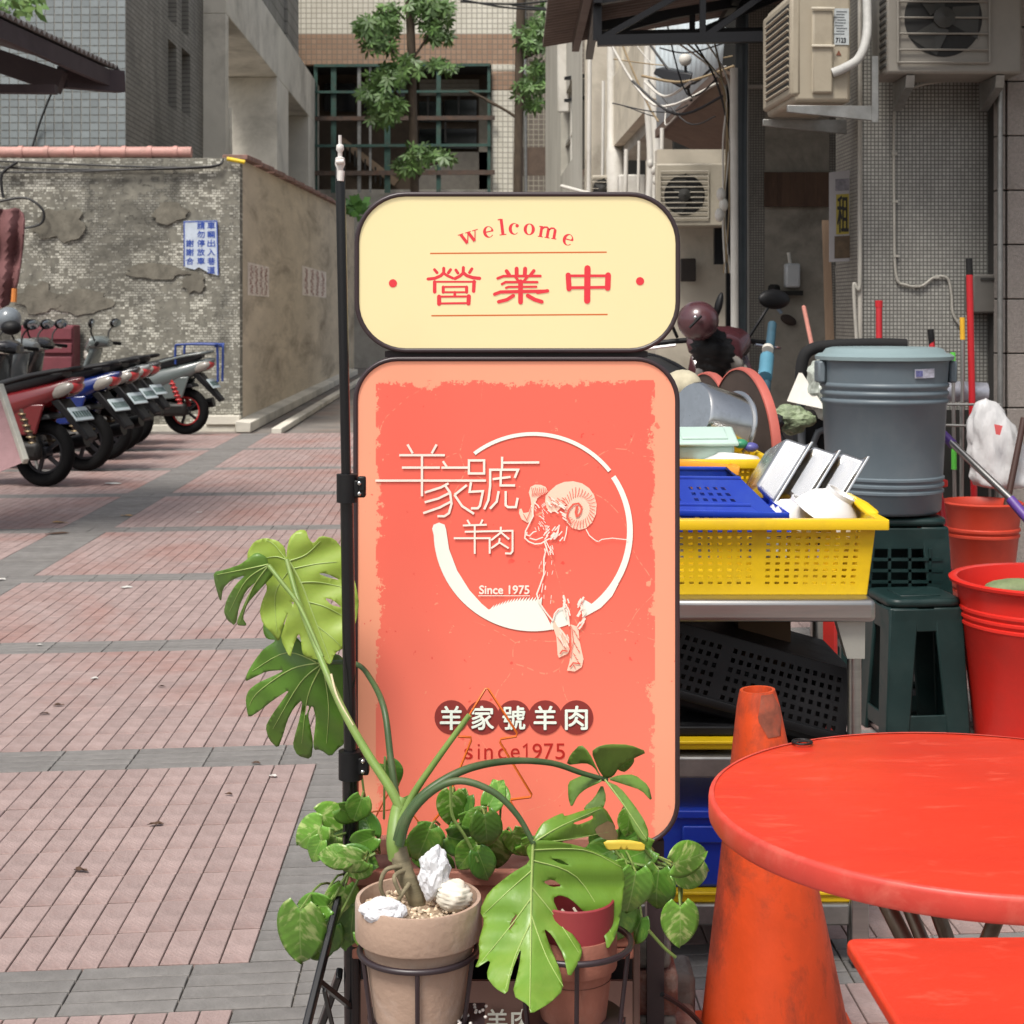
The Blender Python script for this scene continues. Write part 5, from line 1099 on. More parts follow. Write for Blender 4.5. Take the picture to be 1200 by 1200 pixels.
# second pot, reddish, half empty
rp = thing('terracotta_pot', 'reddish terracotta pot with dry twigs behind the big hanging leaf', 'pot', P(670, 1200, 2.62))
o_, c2 = pot(rp, 672, 1091, 2.60, .070, .19, clayr)
MB().lathe([(.001, -.07), (.062, -.07)], c2, 24).build('soil', M('dark_soil', (.10, .05, .04), .95, var=.3), rp)
MB().lathe([(.0665, -.003), (.0655, .052), (.0625, .054), (.062, -.02)], c2+V(.0, .0, 0), 40).build('inner_pot', M('pot_maroon', '8a2f33', .6, var=.12), rp, smooth=True)
for i, (a, b) in enumerate((((658, 1066), (680, 1088)), ((664, 1074), (690, 1084)), ((672, 1064), (684, 1082)))): MB().tube([P(a[0], a[1], 2.56), P(b[0], b[1], 2.54)], .0022, 6).build('twig', M('dry_twig', (.42, .36, .28), .9), rp)
# long planter behind, with pothos
plt = thing('long_planter', 'long terracotta planter overflowing with variegated pothos in front of the sign', 'planter', P(590, 1030, 2.86))
xa, xb = P(418, 0, 2.86).x, P(738, 0, 2.86).x; zt = sz(1000, 2.86)
g = MB(); 
for a, b in (((xa, 2.765, zt-.13), (xb, 2.785, zt)), ((xa, 2.945, zt-.13), (xb, 2.965, zt)), ((xa, 2.786, zt-.13), (xa+.02, 2.944, zt)), ((xb-.02, 2.786, zt-.13), (xb, 2.944, zt)), ((xa, 2.765, zt-.15), (xb, 2.965, zt-.131))): g.span(a, b)
g.build('box', clayr, plt, bevel=.004)
g = MB()
for a, b in (((xa-.008, 2.757, zt-.022), (xb+.008, 2.764, zt+.003)),): g.span(a, b)
g.build('rim', clayr, plt, bevel=.003)
MB().span((xa+.021, 2.787, zt-.06), (xb-.021, 2.943, zt-.03)).build('soil', MATS['dark_soil'], plt)
# pothos leaves: a few heart shaped meshes, placed leaf by leaf
def pothos_mat(name, base, mark, amt):
    m = M(name, base, .30, var=.12, vs=4, spec=.5); nt = m.node_tree; N = nt.nodes; L = nt.links; b = N['Principled BSDF']
    old = b.inputs['Base Color'].links[0].from_socket
    tc = N.new('ShaderNodeTexCoord'); sx = N.new('ShaderNodeSeparateXYZ'); L.new(tc.outputs['Object'], sx.inputs[0])
    def mt(op, a, b_=None):
        n = N.new('ShaderNodeMath'); n.operation = op
        for i, v in enumerate((a, b_)):
            if v is None: continue
            if isinstance(v, (int, float)): n.inputs[i].default_value = v
            else: L.new(v, n.inputs[i])
        return n.outputs[0]
    def rp(v, lo, hi, a=0., c=1.):
        r = N.new('ShaderNodeMapRange'); r.inputs[1].default_value = lo; r.inputs[2].default_value = hi; r.inputs[3].default_value = a; r.inputs[4].default_value = c; L.new(v, r.inputs[0]); return r.outputs[0]
    ax_ = mt('ABSOLUTE', sx.outputs['X']); w_ = mt('SUBTRACT', sx.outputs['Y'], mt('MULTIPLY', ax_, .8))
    # variegation runs in streaks along the side veins; each leaf has its own through its random value
    oi = N.new('ShaderNodeObjectInfo'); cb = N.new('ShaderNodeCombineXYZ'); L.new(mt('MULTIPLY', w_, 5.), cb.inputs[0]); L.new(mt('MULTIPLY', sx.outputs['X'], 3.2), cb.inputs[1]); L.new(mt('MULTIPLY', oi.outputs['Random'], 40.), cb.inputs[2])
    n2 = N.new('ShaderNodeTexNoise'); n2.inputs['Scale'].default_value = 1.; n2.inputs['Detail'].default_value = 6; n2.inputs['Roughness'].default_value = .6; L.new(cb.outputs[0], n2.inputs[0])
    mx = N.new('ShaderNodeMix'); mx.data_type = 'RGBA'; L.new(mt('MULTIPLY', rp(n2.outputs['Fac'], .52, .62), amt), mx.inputs[0]); L.new(old, mx.inputs[6]); mx.inputs[7].default_value = (*mark, 1)
    rib = rp(ax_, .006, .016, 1, 0)
    m2 = N.new('ShaderNodeMix'); m2.data_type = 'RGBA'; L.new(mt('MULTIPLY', rib, .5), m2.inputs[0]); L.new(mx.outputs[2], m2.inputs[6]); m2.inputs[7].default_value = (.30, .42, .14, 1)
    hs = N.new('ShaderNodeHueSaturation'); L.new(m2.outputs[2], hs.inputs['Color']); L.new(rp(oi.outputs['Random'], 0, 1, .7, 1.25), hs.inputs['Value']); L.new(hs.outputs[0], b.inputs['Base Color'])
    ve = mt('SINE', mt('MULTIPLY', w_, 40.)); h = mt('SUBTRACT', mt('MULTIPLY', ve, .25), rib)
    bp = N.new('ShaderNodeBump'); bp.inputs['Strength'].default_value = .06; bp.inputs['Distance'].default_value = .02; L.new(h, bp.inputs['Height']); L.new(bp.outputs[0], b.inputs['Normal'])
    return m
pm = [pothos_mat('pothos_green', (.105, .25, .033), (.26, .40, .08), .5), pothos_mat('pothos_variegated', (.13, .29, .038), (.52, .60, .24), .6), pothos_mat('pothos_dark', (.075, .19, .03), (.19, .33, .05), .5)]
def heart(seed, fold, curl):
    rnd = random.Random(seed); nu, nv = 12, 5; vs_ = []; fs_ = []
    for i in range(nu+1):
        t = i/nu                                # along the midrib, 0 = base, 1 = tip
        wv = .43*(max(0, math.sin(math.pi*(t*.955+.045)**.72))**.80) if t < 1 else 0
        wv = max(0, wv)
        for j in range(-nv, nv+1):
            s_ = j/nv; x = s_*wv; back = -.17*abs(s_)**1.4*max(0, 1-t*2.2)      # lobes behind the stalk
            z = fold*abs(x)-curl*t*t*t+.03*math.sin(t*7+seed*2)*s_*s_+.04*t*math.sin(seed)*s_
            vs_.append(V(x, t+back, z))
    k = 2*nv+1
    for i in range(nu):
        for j in range(k-1): fs_.append((i*k+j, i*k+j+1, (i+1)*k+j+1, (i+1)*k+j))
    return vs_, fs_
pmesh = []
for i in range(9):
    v_, f_ = heart(i, (.10, -.12, .22)[i % 3], (.16, .30, .05)[i//3]); me = bpy.data.meshes.new('leaf'); me.from_pydata(v_, [], f_); me.materials.append(pm[i % 3]); me.polygons.foreach_set('use_smooth', [True]*len(f_)); pmesh.append(me)
vinem = M('vine_stem', (.16, .24, .06), .5, var=.2)
org = ORG[plt.name]
def pothos(x, y, size, ang, mi, Y=2.80, tilt=35, roll=0, stalk=None):
    """(x, y) = leaf base, size in px, ang = direction of the tip (0 up, 90 right, 180 down)"""
    o = bpy.data.objects.new('leaf', pmesh[mi % 9]); COL.objects.link(o); o.parent = plt
    L_ = px(size, Y)
    Mx = Matrix.Rotation(R(ang), 3, 'Y') @ Matrix.Rotation(R(90-tilt), 3, 'X') @ Matrix.Rotation(R(roll), 3, 'Y')
    o.matrix_basis = Matrix.Translation(P(x, y, Y)-org) @ Mx.to_4x4() @ Matrix.Diagonal((L_*.92, L_, L_, 1))
    k = o.modifiers.new('s', 'SOLIDIFY'); k.thickness = .012
    if stalk:
        MB().tube(smooth_pts([P(x, y, Y), P((x+stalk[0])/2, min(y, stalk[1])-4, (Y+2.85)/2), P(stalk[0], stalk[1], 2.86)], 4), .0022, 5).build('leaf_stalk', vinem, plt, smooth=True)
PL = [(424, 935, 40, 200, 0, 2.72, 20, 0, (430, 985)), (398, 948, 40, 120, 0, 2.74, 25, 10, (440, 990)), (392, 980, 42, 230, 1, 2.74, 25, 0, (440, 995)), (376, 985, 34, 205, 0, 2.73, 15, 20, (420, 995)), (425, 1008, 46, 255, 1, 2.66, 20, -10, (440, 1000)), (428, 1012, 40, 225, 4, 2.68, 25, 0, (445, 1000)), (408, 1005, 40, 265, 4, 2.67, 10, 0, (440, 1000)),
      (384, 1062, 44, 262, 0, 2.70, 20, 0, (430, 1030)), (352, 1066, 78, 183, 1, 2.66, 12, 12, (400, 1040)), (372, 1068, 40, 235, 3, 2.70, 20, 0, (420, 1030)), (404, 1040, 50, 190, 1, 2.72, 18, -15, (425, 1015)), (415, 1060, 56, 188, 2, 2.74, 10, 20, (430, 1020)), (390, 1085, 44, 200, 2, 2.75, 10, 0, (420, 1030)), (372, 1092, 46, 170, 5, 2.76, 10, -20, (410, 1040)), (438, 980, 36, 330, 2, 2.80, 20, 0, (445, 1000)), (408, 990, 36, 300, 3, 2.80, 25, 0, (440, 1000)),
      (415, 905, 34, 205, 0, 2.86, 20, 30, (430, 960)), (452, 895, 36, 150, 2, 2.87, 15, -20, (450, 960)),
      (568, 955, 50, 175, 3, 2.70, 12, -5, (560, 1000)), (558, 990, 44, 215, 0, 2.73, 15, 10, (560, 1005)), (560, 998, 42, 160, 2, 2.72, 10, -15, (562, 1005)), (530, 930, 46, 185, 1, 2.78, 15, 0, (535, 985)), (548, 932, 38, 205, 2, 2.79, 15, 25, (540, 985)), (515, 985, 36, 300, 2, 2.80, 20, 0, (520, 1000)), (600, 975, 40, 160, 1, 2.79, 20, 0, (590, 1000)), (612, 990, 38, 120, 4, 2.80, 25, 10, (600, 1000)), (572, 945, 36, 35, 0, 2.83, 20, 0, (575, 985)), (590, 940, 30, 330, 4, 2.84, 20, 0, (585, 985)), (505, 1000, 34, 240, 5, 2.79, 20, 0, (515, 1005)), (635, 990, 40, 60, 1, 2.82, 25, 0, (640, 1000)), (478, 985, 30, 190, 0, 2.82, 15, 0, (485, 1000)), (700, 975, 40, 150, 2, 2.80, 20, 0, (700, 1000)),
      (728, 880, 34, 170, 3, 2.78, 15, 0, None), (738, 952, 34, 185, 1, 2.74, 10, 0, (722, 1000)), (745, 1022, 62, 188, 0, 2.66, 14, -8, (720, 1000)), (772, 1020, 60, 185, 3, 2.69, 12, 20, (725, 1000)), (735, 1015, 46, 205, 1, 2.70, 18, 0, (715, 1000)), (730, 1060, 60, 195, 2, 2.74, 8, -25, (715, 1010)), (790, 1012, 54, 85, 1, 2.66, 30, 0, (730, 1005)), (792, 1018, 56, 100, 4, 2.69, 25, -30, (735, 1005)), (797, 1062, 58, 178, 1, 2.66, 10, 0, (790, 1020)), (710, 1010, 40, 225, 3, 2.76, 20, 0, (705, 1005)), (752, 1075, 40, 200, 5, 2.76, 10, 30, (730, 1010)), (470, 960, 30, 20, 2, 2.84, 25, 0, None), (690, 1000, 38, 200, 5, 2.78, 20, 10, None), (655, 1000, 34, 190, 2, 2.79, 20, 0, None)]
rnd = random.Random(31)
for x0, x1, y0, y1, n_ in ((372, 455, 945, 1040, 5), (500, 640, 940, 1005, 8), (665, 775, 960, 1075, 12), (385, 430, 1040, 1110, 4)):
    for k in range(n_):
        x, y = rnd.uniform(x0, x1), rnd.uniform(y0, y1); PL.append((x, y, rnd.uniform(38, 58), rnd.choice((150, 175, 190, 205, 230, 120, 250))+rnd.uniform(-15, 15), rnd.randrange(9), rnd.uniform(2.72, 2.84), rnd.uniform(5, 28), rnd.uniform(-25, 25), (x+rnd.uniform(-12, 12), min(1005, y-8+rnd.uniform(0, 20)))))
for p in PL: pothos(*p)
for pts in ([(700, 955), (715, 985), (735, 1010), (790, 1018)], [(745, 965), (752, 990), (770, 1010), (800, 1018)], [(798, 1018), (799, 1040), (797, 1062)], [(440, 1000), (410, 1020), (385, 1060), (352, 1068)], [(430, 1010), (405, 1060), (385, 1095), (375, 1110)], [(560, 1010), (545, 980), (530, 955), (528, 920)], [(760, 1090), (778, 1110), (792, 1122)]):
    MB().tube(smooth_pts([P(a, b, 2.72) for a, b in pts], 6), .0028, 6).build('vine', vinem, plt, smooth=True)
yl = MB(); leaf_mesh([[(706, 985), (735, 984), (756, 988), (755, 998), (730, 995), (712, 997)]], [], lambda x, y: 2.66+.002*(x-730)*.1, yl); yl.build('yellow_leaf', M('yellow_leaf', (.62, .46, .05), .5, var=.15), plt, smooth=True, solid=.001)
# orange wire ornament stuck in the planter
wo_ = thing('wire_ornament', 'thin orange wire bent into a fir tree outline stuck among the plants', 'ornament', P(570, 1010, 2.9))
orw = M('orange_wire', 'd5661c', .4)
MB().tube([P(x, y, 2.90) for x, y in [(508, 962), (520, 948), (552, 868), (552, 864), (537, 863), (538, 858), (569, 807), (572, 807), (606, 859), (605, 863), (587, 866), (586, 870), (623, 931), (622, 934), (599, 937), (599, 941), (614, 966), (612, 1000)]], .0023, 6).build('wire', orw, wo_, smooth=True)
MB().tube(smooth_pts([P(440, 958, 2.9), P(452, 935, 2.9), P(462, 920, 2.9)], 5), .0014, 6).tube(smooth_pts([P(438, 985, 2.9), P(432, 955, 2.9), P(450, 950, 2.9), P(462, 948, 2.9)], 5), .0014, 6).tube(smooth_pts([P(462, 925, 2.9), P(494, 968, 2.9)], 3), .0014, 6).build('wire', orw, wo_, smooth=True)
# iron rack with rings
ir = M('iron_brown', '2e2327', .4, var=.2, spec=.6)
rk = thing('pot_rack', 'dark iron plant rack with rings holding the two clay pots', 'rack', P(580, 1290, 2.62))
for cx, cy, r_, zb in ((490.5, 1112, .094, 1190), (671, 1103, .094, 1190)):
    c = P(cx, cy, YP)
    MB().tube(circle_pts(c, r_, (1, 0, 0), (0, 1, 0), 48), .0052, 8, True).build('ring', ir, rk, smooth=True)
    cz = P(cx, 1189, YP).z
    g = MB(); g.lathe([(.001, cz-c.z), (.082, cz-c.z), (.082, cz-c.z-.004), (.001, cz-c.z-.004)], c, 40); g.build('tray', ir, rk)
    for k, a in enumerate((-88, -155, -22, 60, 120)):
        d_ = V(math.cos(R(a)), math.sin(R(a)), 0)
        MB().tube([c+d_*r_, V(c.x, c.y, cz-.002)+d_*.080], .0038, 7).build('rack_bar', ir, rk, smooth=True)
cz = P(490, 1189, YP).z
MB().span((P(500, 0, 2.6).x, 2.52, cz-.011), (P(568, 0, 2.6).x, 2.66, cz-.0065)).build('shelf_plate', M('perforated_plate', '2e2429', .5, var=.3, vs=30, dirt='6a5a5a', dirt_amt=.5, ds=40), rk)
for x in (440, 556, 655, 730): MB().span(P(x-3, 1330, 2.66), P(x+3, 1192, 2.665)).build('rack_leg', ir, rk)
g = MB(); rnd = random.Random(2)
for i in range(26): g.ellipsoid(P(rnd.uniform(512, 572), 1189, 2.6)+V(0, rnd.uniform(-.07, .03), 0)*1+V(0, 0, .003), (.003, .003, .0025), 6, 4)
o = g.build('white_grit', M('white_grit', 'e0dcd6', .8), rk); o['kind'] = 'stuff'
# ---------------------------------------------------------------- black banner stand
st = thing('banner_stand', 'slim black telescopic banner pole on folding legs left of the sign', 'stand', P(409, 1320, 2.78))
gloss = M('black_gloss', '0c0c0f', .25, var=.1, spec=.6)
MB().tube([P(398.5, 195, 2.79), P(406, 575, 2.785)], .0086, 14).build('upper_pole', gloss, st, smooth=True)
MB().tube([P(406, 560, 2.785), P(411, 900, 2.78)], .0114, 14).build('middle_pole', gloss, st, smooth=True)
MB().tube([P(410.5, 885, 2.78), P(414, 1290, 2.78)], .0142, 14).build('lower_pole', gloss, st, smooth=True)
for y, x, r_ in ((572, 407, .0185), (896, 411, .021)):
    c = P(x, y, 2.78); cl = MB().tube([c+V(0, 0, -.024), c+V(0, 0, .024)], r_, 16).build('clamp', black_plastic, st, smooth=True)
    MB().box(c+V(.022, -.004, 0), (.02, .022, .03)).build('clamp_ear', black_plastic, cl, bevel=.003)
    for dz in (-.008, .010): MB().ellipsoid(c+V(.022, -.017, dz), (.004, .003, .004), 8, 5).build('bolt', polished, cl, smooth=True)
c = P(424, 567, 2.77); MB().box(c, (.014, .012, .026)).build('knob', black_plastic, st, bevel=.003)
tip = M('tip_white', 'c9c5c0', .5, var=.1)
MB().lathe([(.001, .055), (.003, .055), (.003, .04), (.006, .038), (.007, .03), (.004, .026), (.004, .018), (.008, .016), (.009, .005), (.006, -.002), (.006, -.02), (.001, -.022)], P(398.5, 196, 2.785), 14).build('tip', tip, st, smooth=True)
MB().tube([P(399, 212, 2.765), P(400, 200, 2.765)], .006, 8).tube([P(394, 190, 2.775), P(403, 189, 2.775)], .004, 8).build('tip_clip', tip, st, smooth=True)
for a, b in (((400, 1040, 2.75), (352, 1232, 2.52)), ((398, 1140, 2.78), (345, 1290, 3.0)), ((415, 1060, 2.8), (470, 1290, 3.05))):
    MB().bar(P(*a), P(*b), .022, .012, (1, 0, 0)).build('leg', gloss, st, bevel=.003)
MB().bar(P(374, 1150, 2.62), P(411, 1180, 2.77), .008, .008).build('leg_brace', gloss, st)
MB().bar(P(380, 1160, 2.62), P(398, 1240, 2.77), .006, .006).build('leg_brace', gloss, st)
# ---------------------------------------------------------------- red tables, cone
redt = M('red_laminate', (.58, .032, .010), .42, var=.12, vs=5, dirt=(.68, .11, .06), dirt_amt=.42, ds=22, dr=(.55, .66), stretch=(.45, 1.5, 1), spec=.4, bump=.05, bs=60)
rede = M('red_edge', (.54, .050, .034), .42, var=.12, vs=9, dirt=(.66, .16, .11), dirt_amt=.5, ds=16)
leg_m = M('bronze_tube', '6e6257', .35, .85, var=.25, vs=10, dirt='33261d', dirt_amt=.55, ds=10)
TC = V(.730, 2.525, .74); RT = .418
rt = thing('round_table', 'large round red folding table standing in front of the stall', 'table', (TC.x, TC.y, 0))
zt = TC.z
MB().lathe([(.001, zt), (RT-.006, zt), (RT-.002, zt-.001)], (TC.x, TC.y, 0), 96).build('tabletop', redt, rt, smooth=True)
MB().lathe([(RT-.0055, zt+.0012), (RT-.002, zt+.002), (RT+.002, zt-.001), (RT+.003, zt-.006), (RT+.003, zt-.032), (RT, zt-.037), (RT-.02, zt-.038), (.001, zt-.038)], (TC.x, TC.y, 0), 96).build('rim', rede, rt, smooth=True)
def tube_leg(parent, pts, r=.0135, name='leg'): return MB().tube(pts, r, 14).build(name, leg_m, parent, smooth=True)
tube_leg(rt, [P(1030, 1042, 2.38), P(1062, 1105, 2.34), P(1160, 1330, 2.3)], .0125); tube_leg(rt, [P(1058, 1046, 2.62), P(1082, 1105, 2.58), P(1170, 1330, 2.5)], .0115)
tube_leg(rt, [P(1090, 1046, 2.66), P(1108, 1095, 2.64), P(1190, 1340, 2.6)], .0125); tube_leg(rt, [P(1178, 1050, 2.5), P(1158, 1100, 2.5), P(1080, 1310, 2.5)], .0125)
for x, y, Y in ((1031, 1047, 2.36), (1060, 1048, 2.60)):
    c = P(x, y, Y); b_ = MB().lathe([(.001, .014), (.013, .013), (.013, -.013), (.001, -.014)], c, 20, rotm(90)).build('hinge_plate', zinc, rt, smooth=True)
    MB().lathe([(.001, .003), (.006, .003), (.006, 0)], c+V(0, -.014, 0), 12, rotm(90)).build('hinge_bolt', black_metal, b_, smooth=True)
clip = MB(); clip.tube(circle_pts(P(940, 872, 2.86)+V(0, 0, .004), .017, (1, 0, 0), (0, 1, 0), 24), .0022, 6, True); clip.tube([P(930, 872, 2.86)+V(0, 0, .005), P(950, 872, 2.86)+V(0, 0, .005)], .0018, 6)
o = clip.build('hair_ring', black_plastic); tag(o, 'small black wire ring lying near the rear left edge of the round red table', 'ring')
# low red bench nearer to us
b0 = V((990-CX)*1.995/F, 1.995, EYE+(HY-1098)*1.995/F)
bn = thing('square_table', 'square red folding table with rounded corners in the lower right', 'table', (b0.x+.3, b0.y-.3, 0))
zz = b0.z
ux = V(1, .028, 0).normalized(); uy = V(.03, -1, 0).normalized()
def bp_(a, b, z): q = b0+ux*a+uy*b; return V(q.x, q.y, z)
out = []
Lx, Ly, rr_ = .62, .62, .014
for cx, cy, a in ((rr_, rr_, 180), (Lx-rr_, rr_, 270), (Lx-rr_, Ly-rr_, 0), (rr_, Ly-rr_, 90)):
    for i in range(7): t = R(a+15*i); out.append((cx+rr_*math.cos(t), cy+rr_*math.sin(t)))
MB().prism([bp_(a, b, zz-.020) for a, b in out], (0, 0, .019)).build('tabletop', redt, bn, bevel=.005, seg=3)
for a, b in ((.10, .10), (Lx-.10, .10), (Lx-.10, Ly-.10), (.10, Ly-.10)): tube_leg(bn, [bp_(a, b, zz-.021), bp_(Lx-a if b < .3 else a, b*1.0, 0)])
# traffic cone
conem = M('cone_orange', (.66, .070, .014), .5, var=.18, vs=6, dirt=(.11, .035, .022), dirt_amt=.7, ds=7, dr=(.50, .66), bump=.15, bs=35, stretch=(1, 1, .7), spec=.35)
tc_ = thing('traffic_cone', 'worn scuffed orange traffic cone beside the round red table', 'traffic cone', P(908, 1248, 3.24))
ct = P(887.5, 808, 3.24); cbz = P(909, 1236, 3.24)
ax_ = (ct-cbz); hgt = ax_.length; Mc = Matrix.Rotation(math.atan2(ax_.x, ax_.z), 3, 'Y')
prof = [(.160, .0), (.154, .02), (.146, .06), (.090, hgt*.55), (.043, hgt*.955), (.038, hgt*.985), (.035, hgt), (.029, hgt), (.026, hgt-.02)]
prof2 = []
for i in range(len(prof)-1):
    for k in range(3): prof2.append(tuple(prof[i][j]+(prof[i+1][j]-prof[i][j])*k/3 for j in range(2)))
MB().lathe(prof2+[prof[-1]], cbz, 48, Mc).build('cone_body', conem, tc_, smooth=True)
MB().lathe([(.001, hgt-.03), (.027, hgt-.02)], cbz, 24, Mc).build('top_hole', dark, tc_)
g = MB(); vs_ = []                      # scuffed, blackened patch on the right of the tip
for i in range(8):
    z = hgt*(.90+.095*i/7) if i else hgt*.885; t_ = (z-hgt*.55)/(hgt*.405); r_ = (.090+(.043-.090)*t_ if z < hgt*.955 else .043-.006*(z-hgt*.955)/(hgt*.03))+.0012
    for k in range(9):
        wd = 18+20*math.sin(i*.42)+4*math.sin(k*3+i); a = R(-62-wd+2*wd*k/8); vs_.append(cbz+Mc @ V(r_*math.cos(a), r_*math.sin(a), z))
g.add(vs_, [(i*9+k, i*9+k+1, i*9+k+10, i*9+k+9) for i in range(7) for k in range(8)]).build('worn_patch', M('cone_scuff', (.25, .065, .035), .8, var=.35, vs=30, dirt=(.45, .07, .03), dirt_amt=.6, ds=30), tc_, smooth=True)
MB().box(V(cbz.x, cbz.y, .02), (.36, .36, .035)).build('base', conem, tc_, bevel=.015)
# ---------------------------------------------------------------- steel prep table with shelves
YT = 3.69
pt_ = thing('prep_table', 'stainless steel work table with two lower shelves holding crates', 'table', P(900, 1141, 3.95))
x0, x1 = P(672, 0, YT).x, P(1027, 0, YT).x; ztp = sz(703, YT)
MB().hexa([V(x0, YT, ztp-.052), V(x1, YT, ztp-.052), V(x1, YT+.56, ztp-.052), V(x0, YT+.56, ztp-.052), V(x0, YT, ztp), V(x1, YT, ztp), V(x1, YT+.56, ztp), V(x0, YT+.56, ztp)]).build('tabletop', steel, pt_, bevel=.012, seg=3)
for x in (x0+.05, x1-.04):
    for y in (YT+.05, YT+.51):
        MB().tube([V(x, y, 0.02), V(x, y, ztp-.06)], .0165, 16).build('leg', polished if False else steel, pt_, smooth=True)
        MB().hexa([V(x-.02, y-.021, ztp-.14), V(x+.02, y-.021, ztp-.14), V(x+.02, y+.02, ztp-.14), V(x-.02, y+.02, ztp-.14), V(x-.045, y-.021, ztp-.053), V(x+.021, y-.021, ztp-.053), V(x+.021, y+.02, ztp-.053), V(x-.045, y+.02, ztp-.053)]).build('gusset', M('steel_plate', 'a5a49c', .5, .5, var=.12), pt_)
for y_, nm in ((887, 'shelf'), (1060, 'shelf')):
    z = sz(y_, YT+.03); MB().span((x0+.02, YT+.03, z-.05), (P(976 if y_ < 1000 else 1000, 0, YT).x, YT+.53, z)).build(nm, zinc, pt_, bevel=.006)
MB().span(P(1000, 1135, YT)+V(0, .02, 0), P(1021, 1040, YT)+V(0, .045, 0)).build('corner_post', steel, pt_, bevel=.003)
yb = M('yellow_plastic', (.70, .46, .008), .38, var=.08, vs=4, dirt=(.35, .22, .02), dirt_amt=.3, ds=8, spec=.4)
ob = M('orange_plastic', (.68, .27, .01), .4, var=.08, vs=4); bb = M('blue_plastic', (.008, .040, .40), .36, var=.12, vs=4, dirt=(.03, .09, .45), dirt_amt=.4, ds=9, spec=.45)
kb = M('black_crate_plastic', (.006, .006, .007), .48, var=.25, vs=7, dirt=(.02, .02, .02), dirt_amt=.3, ds=9, spec=.3)
for y_, xa, xb in ((874, 796, 862), (1051, 772, 1000)):
    z = sz(y_+5, YT+.04); t = thing('yellow_tray', ('yellow tray lying on the middle steel shelf under a black crate', 'yellow tray under the blue crate on the bottom shelf')[y_ > 1000], 'tray', V(0, YT+.3, z), 'yellow trays on the steel shelves')
    a, b = P(xa-90, 0, YT+.04).x, P(xb, 0, YT+.04).x; zb = sz(y_+5.5 if y_ < 1000 else 1059, YT+.04)+.001; zt_ = sz(y_-6, YT+.04)
    MB().span((a, YT+.04, zb), (b, YT+.5, zt_)).build('tray_body', yb, t, bevel=.005)
    MB().span((a-.006, YT+.034, zt_-.008), (b+.006, YT+.506, zt_+.001)).build('tray_rim', yb, t, bevel=.003)
# crates and baskets: four perforated walls, a floor, a folded rim
def basket(name, label, cat, c, size, mat, nx, ny, M_=None, taper=.03, rim=.022, loc=None, mx=.05, my=.12, solidcols=(), thick=.0035, fx=.5, fy=.5, group=None, upside=False, lip=True):
    w_, d_, h_ = size; c = Vector(c); T = (lambda v: c+(M_ @ Vector(v) if M_ else Vector(v)))
    t = thing(name, label, cat, c, group)
    a = [(-w_/2+taper, -d_/2+taper), (w_/2-taper, -d_/2+taper), (w_/2-taper, d_/2-taper), (-w_/2+taper, d_/2-taper)]; b = [(-w_/2, -d_/2), (w_/2, -d_/2), (w_/2, d_/2), (-w_/2, d_/2)]
    za, zb = (0, h_) if not upside else (h_, 0)
    for k in range(4):
        l = (k+1) % 4; n_ = nx if k % 2 == 0 else max(4, int(nx*d_/w_))
        MB().panel(T((*a[k], za)), T((*a[l], za)), T((*b[l], zb)), T((*b[k], zb)), n_, ny, fx, fy, mx, my, solidcols if k % 2 == 0 else ()).build('wall', mat, t, solid=thick)
    if upside: MB().add([T((*q, za)) for q in a], [(0, 1, 2, 3)]).build('floor', mat, t, solid=thick)
    else: MB().panel(T((*a[0], za)), T((*a[1], za)), T((*a[2], za)), T((*a[3], za)), 12, 8, .4, .4).build('floor', mat, t, solid=thick)
    if lip:
        g = MB(); e = rim
        o_ = [(-w_/2-e, -d_/2-e), (w_/2+e, -d_/2-e), (w_/2+e, d_/2+e), (-w_/2-e, d_/2+e)]
        for k in range(4):
            l = (k+1) % 4; s1 = zb-.022 if not upside else zb+.02
            g.add([T((*b[k], zb+.001)), T((*b[l], zb+.001)), T((*o_[l], zb+.001)), T((*o_[k], zb+.001)), T((*o_[l], s1)), T((*o_[k], s1))], [(0, 1, 2, 3), (3, 2, 4, 5)])
        g.build('rim', mat, t, solid=.004, smooth=False, bevel=.002)
    return t
zb1 = ztp+.001
cY = YT+.27
wB = P(1050, 0, YT).x-P(700, 0, YT).x
yb1 = basket('yellow_basket', 'big yellow perforated basket of bowls at the front of the steel table', 'basket', ((P(700, 0, YT).x+P(1050, 0, YT).x)/2-.02, cY, zb1), (wB-.03, .44, .176), yb, 26, 9, taper=.018, rim=.024, mx=.04, my=.11, solidcols=(15,), thick=.004, fx=.48, fy=.42)
xr = (P(1050, 0, YT).x)-.03
MB().hexa([V(xr-.004, cY-.13, zb1+.17), V(xr+.03, cY-.13, zb1+.178), V(xr+.03, cY+.13, zb1+.178), V(xr-.004, cY+.13, zb1+.17), V(xr-.03, cY-.09, zb1+.20), V(xr+.0, cY-.09, zb1+.205), V(xr+.0, cY+.09, zb1+.205), V(xr-.03, cY+.09, zb1+.20)]).build('raised_grip', yb, yb1, bevel=.008)
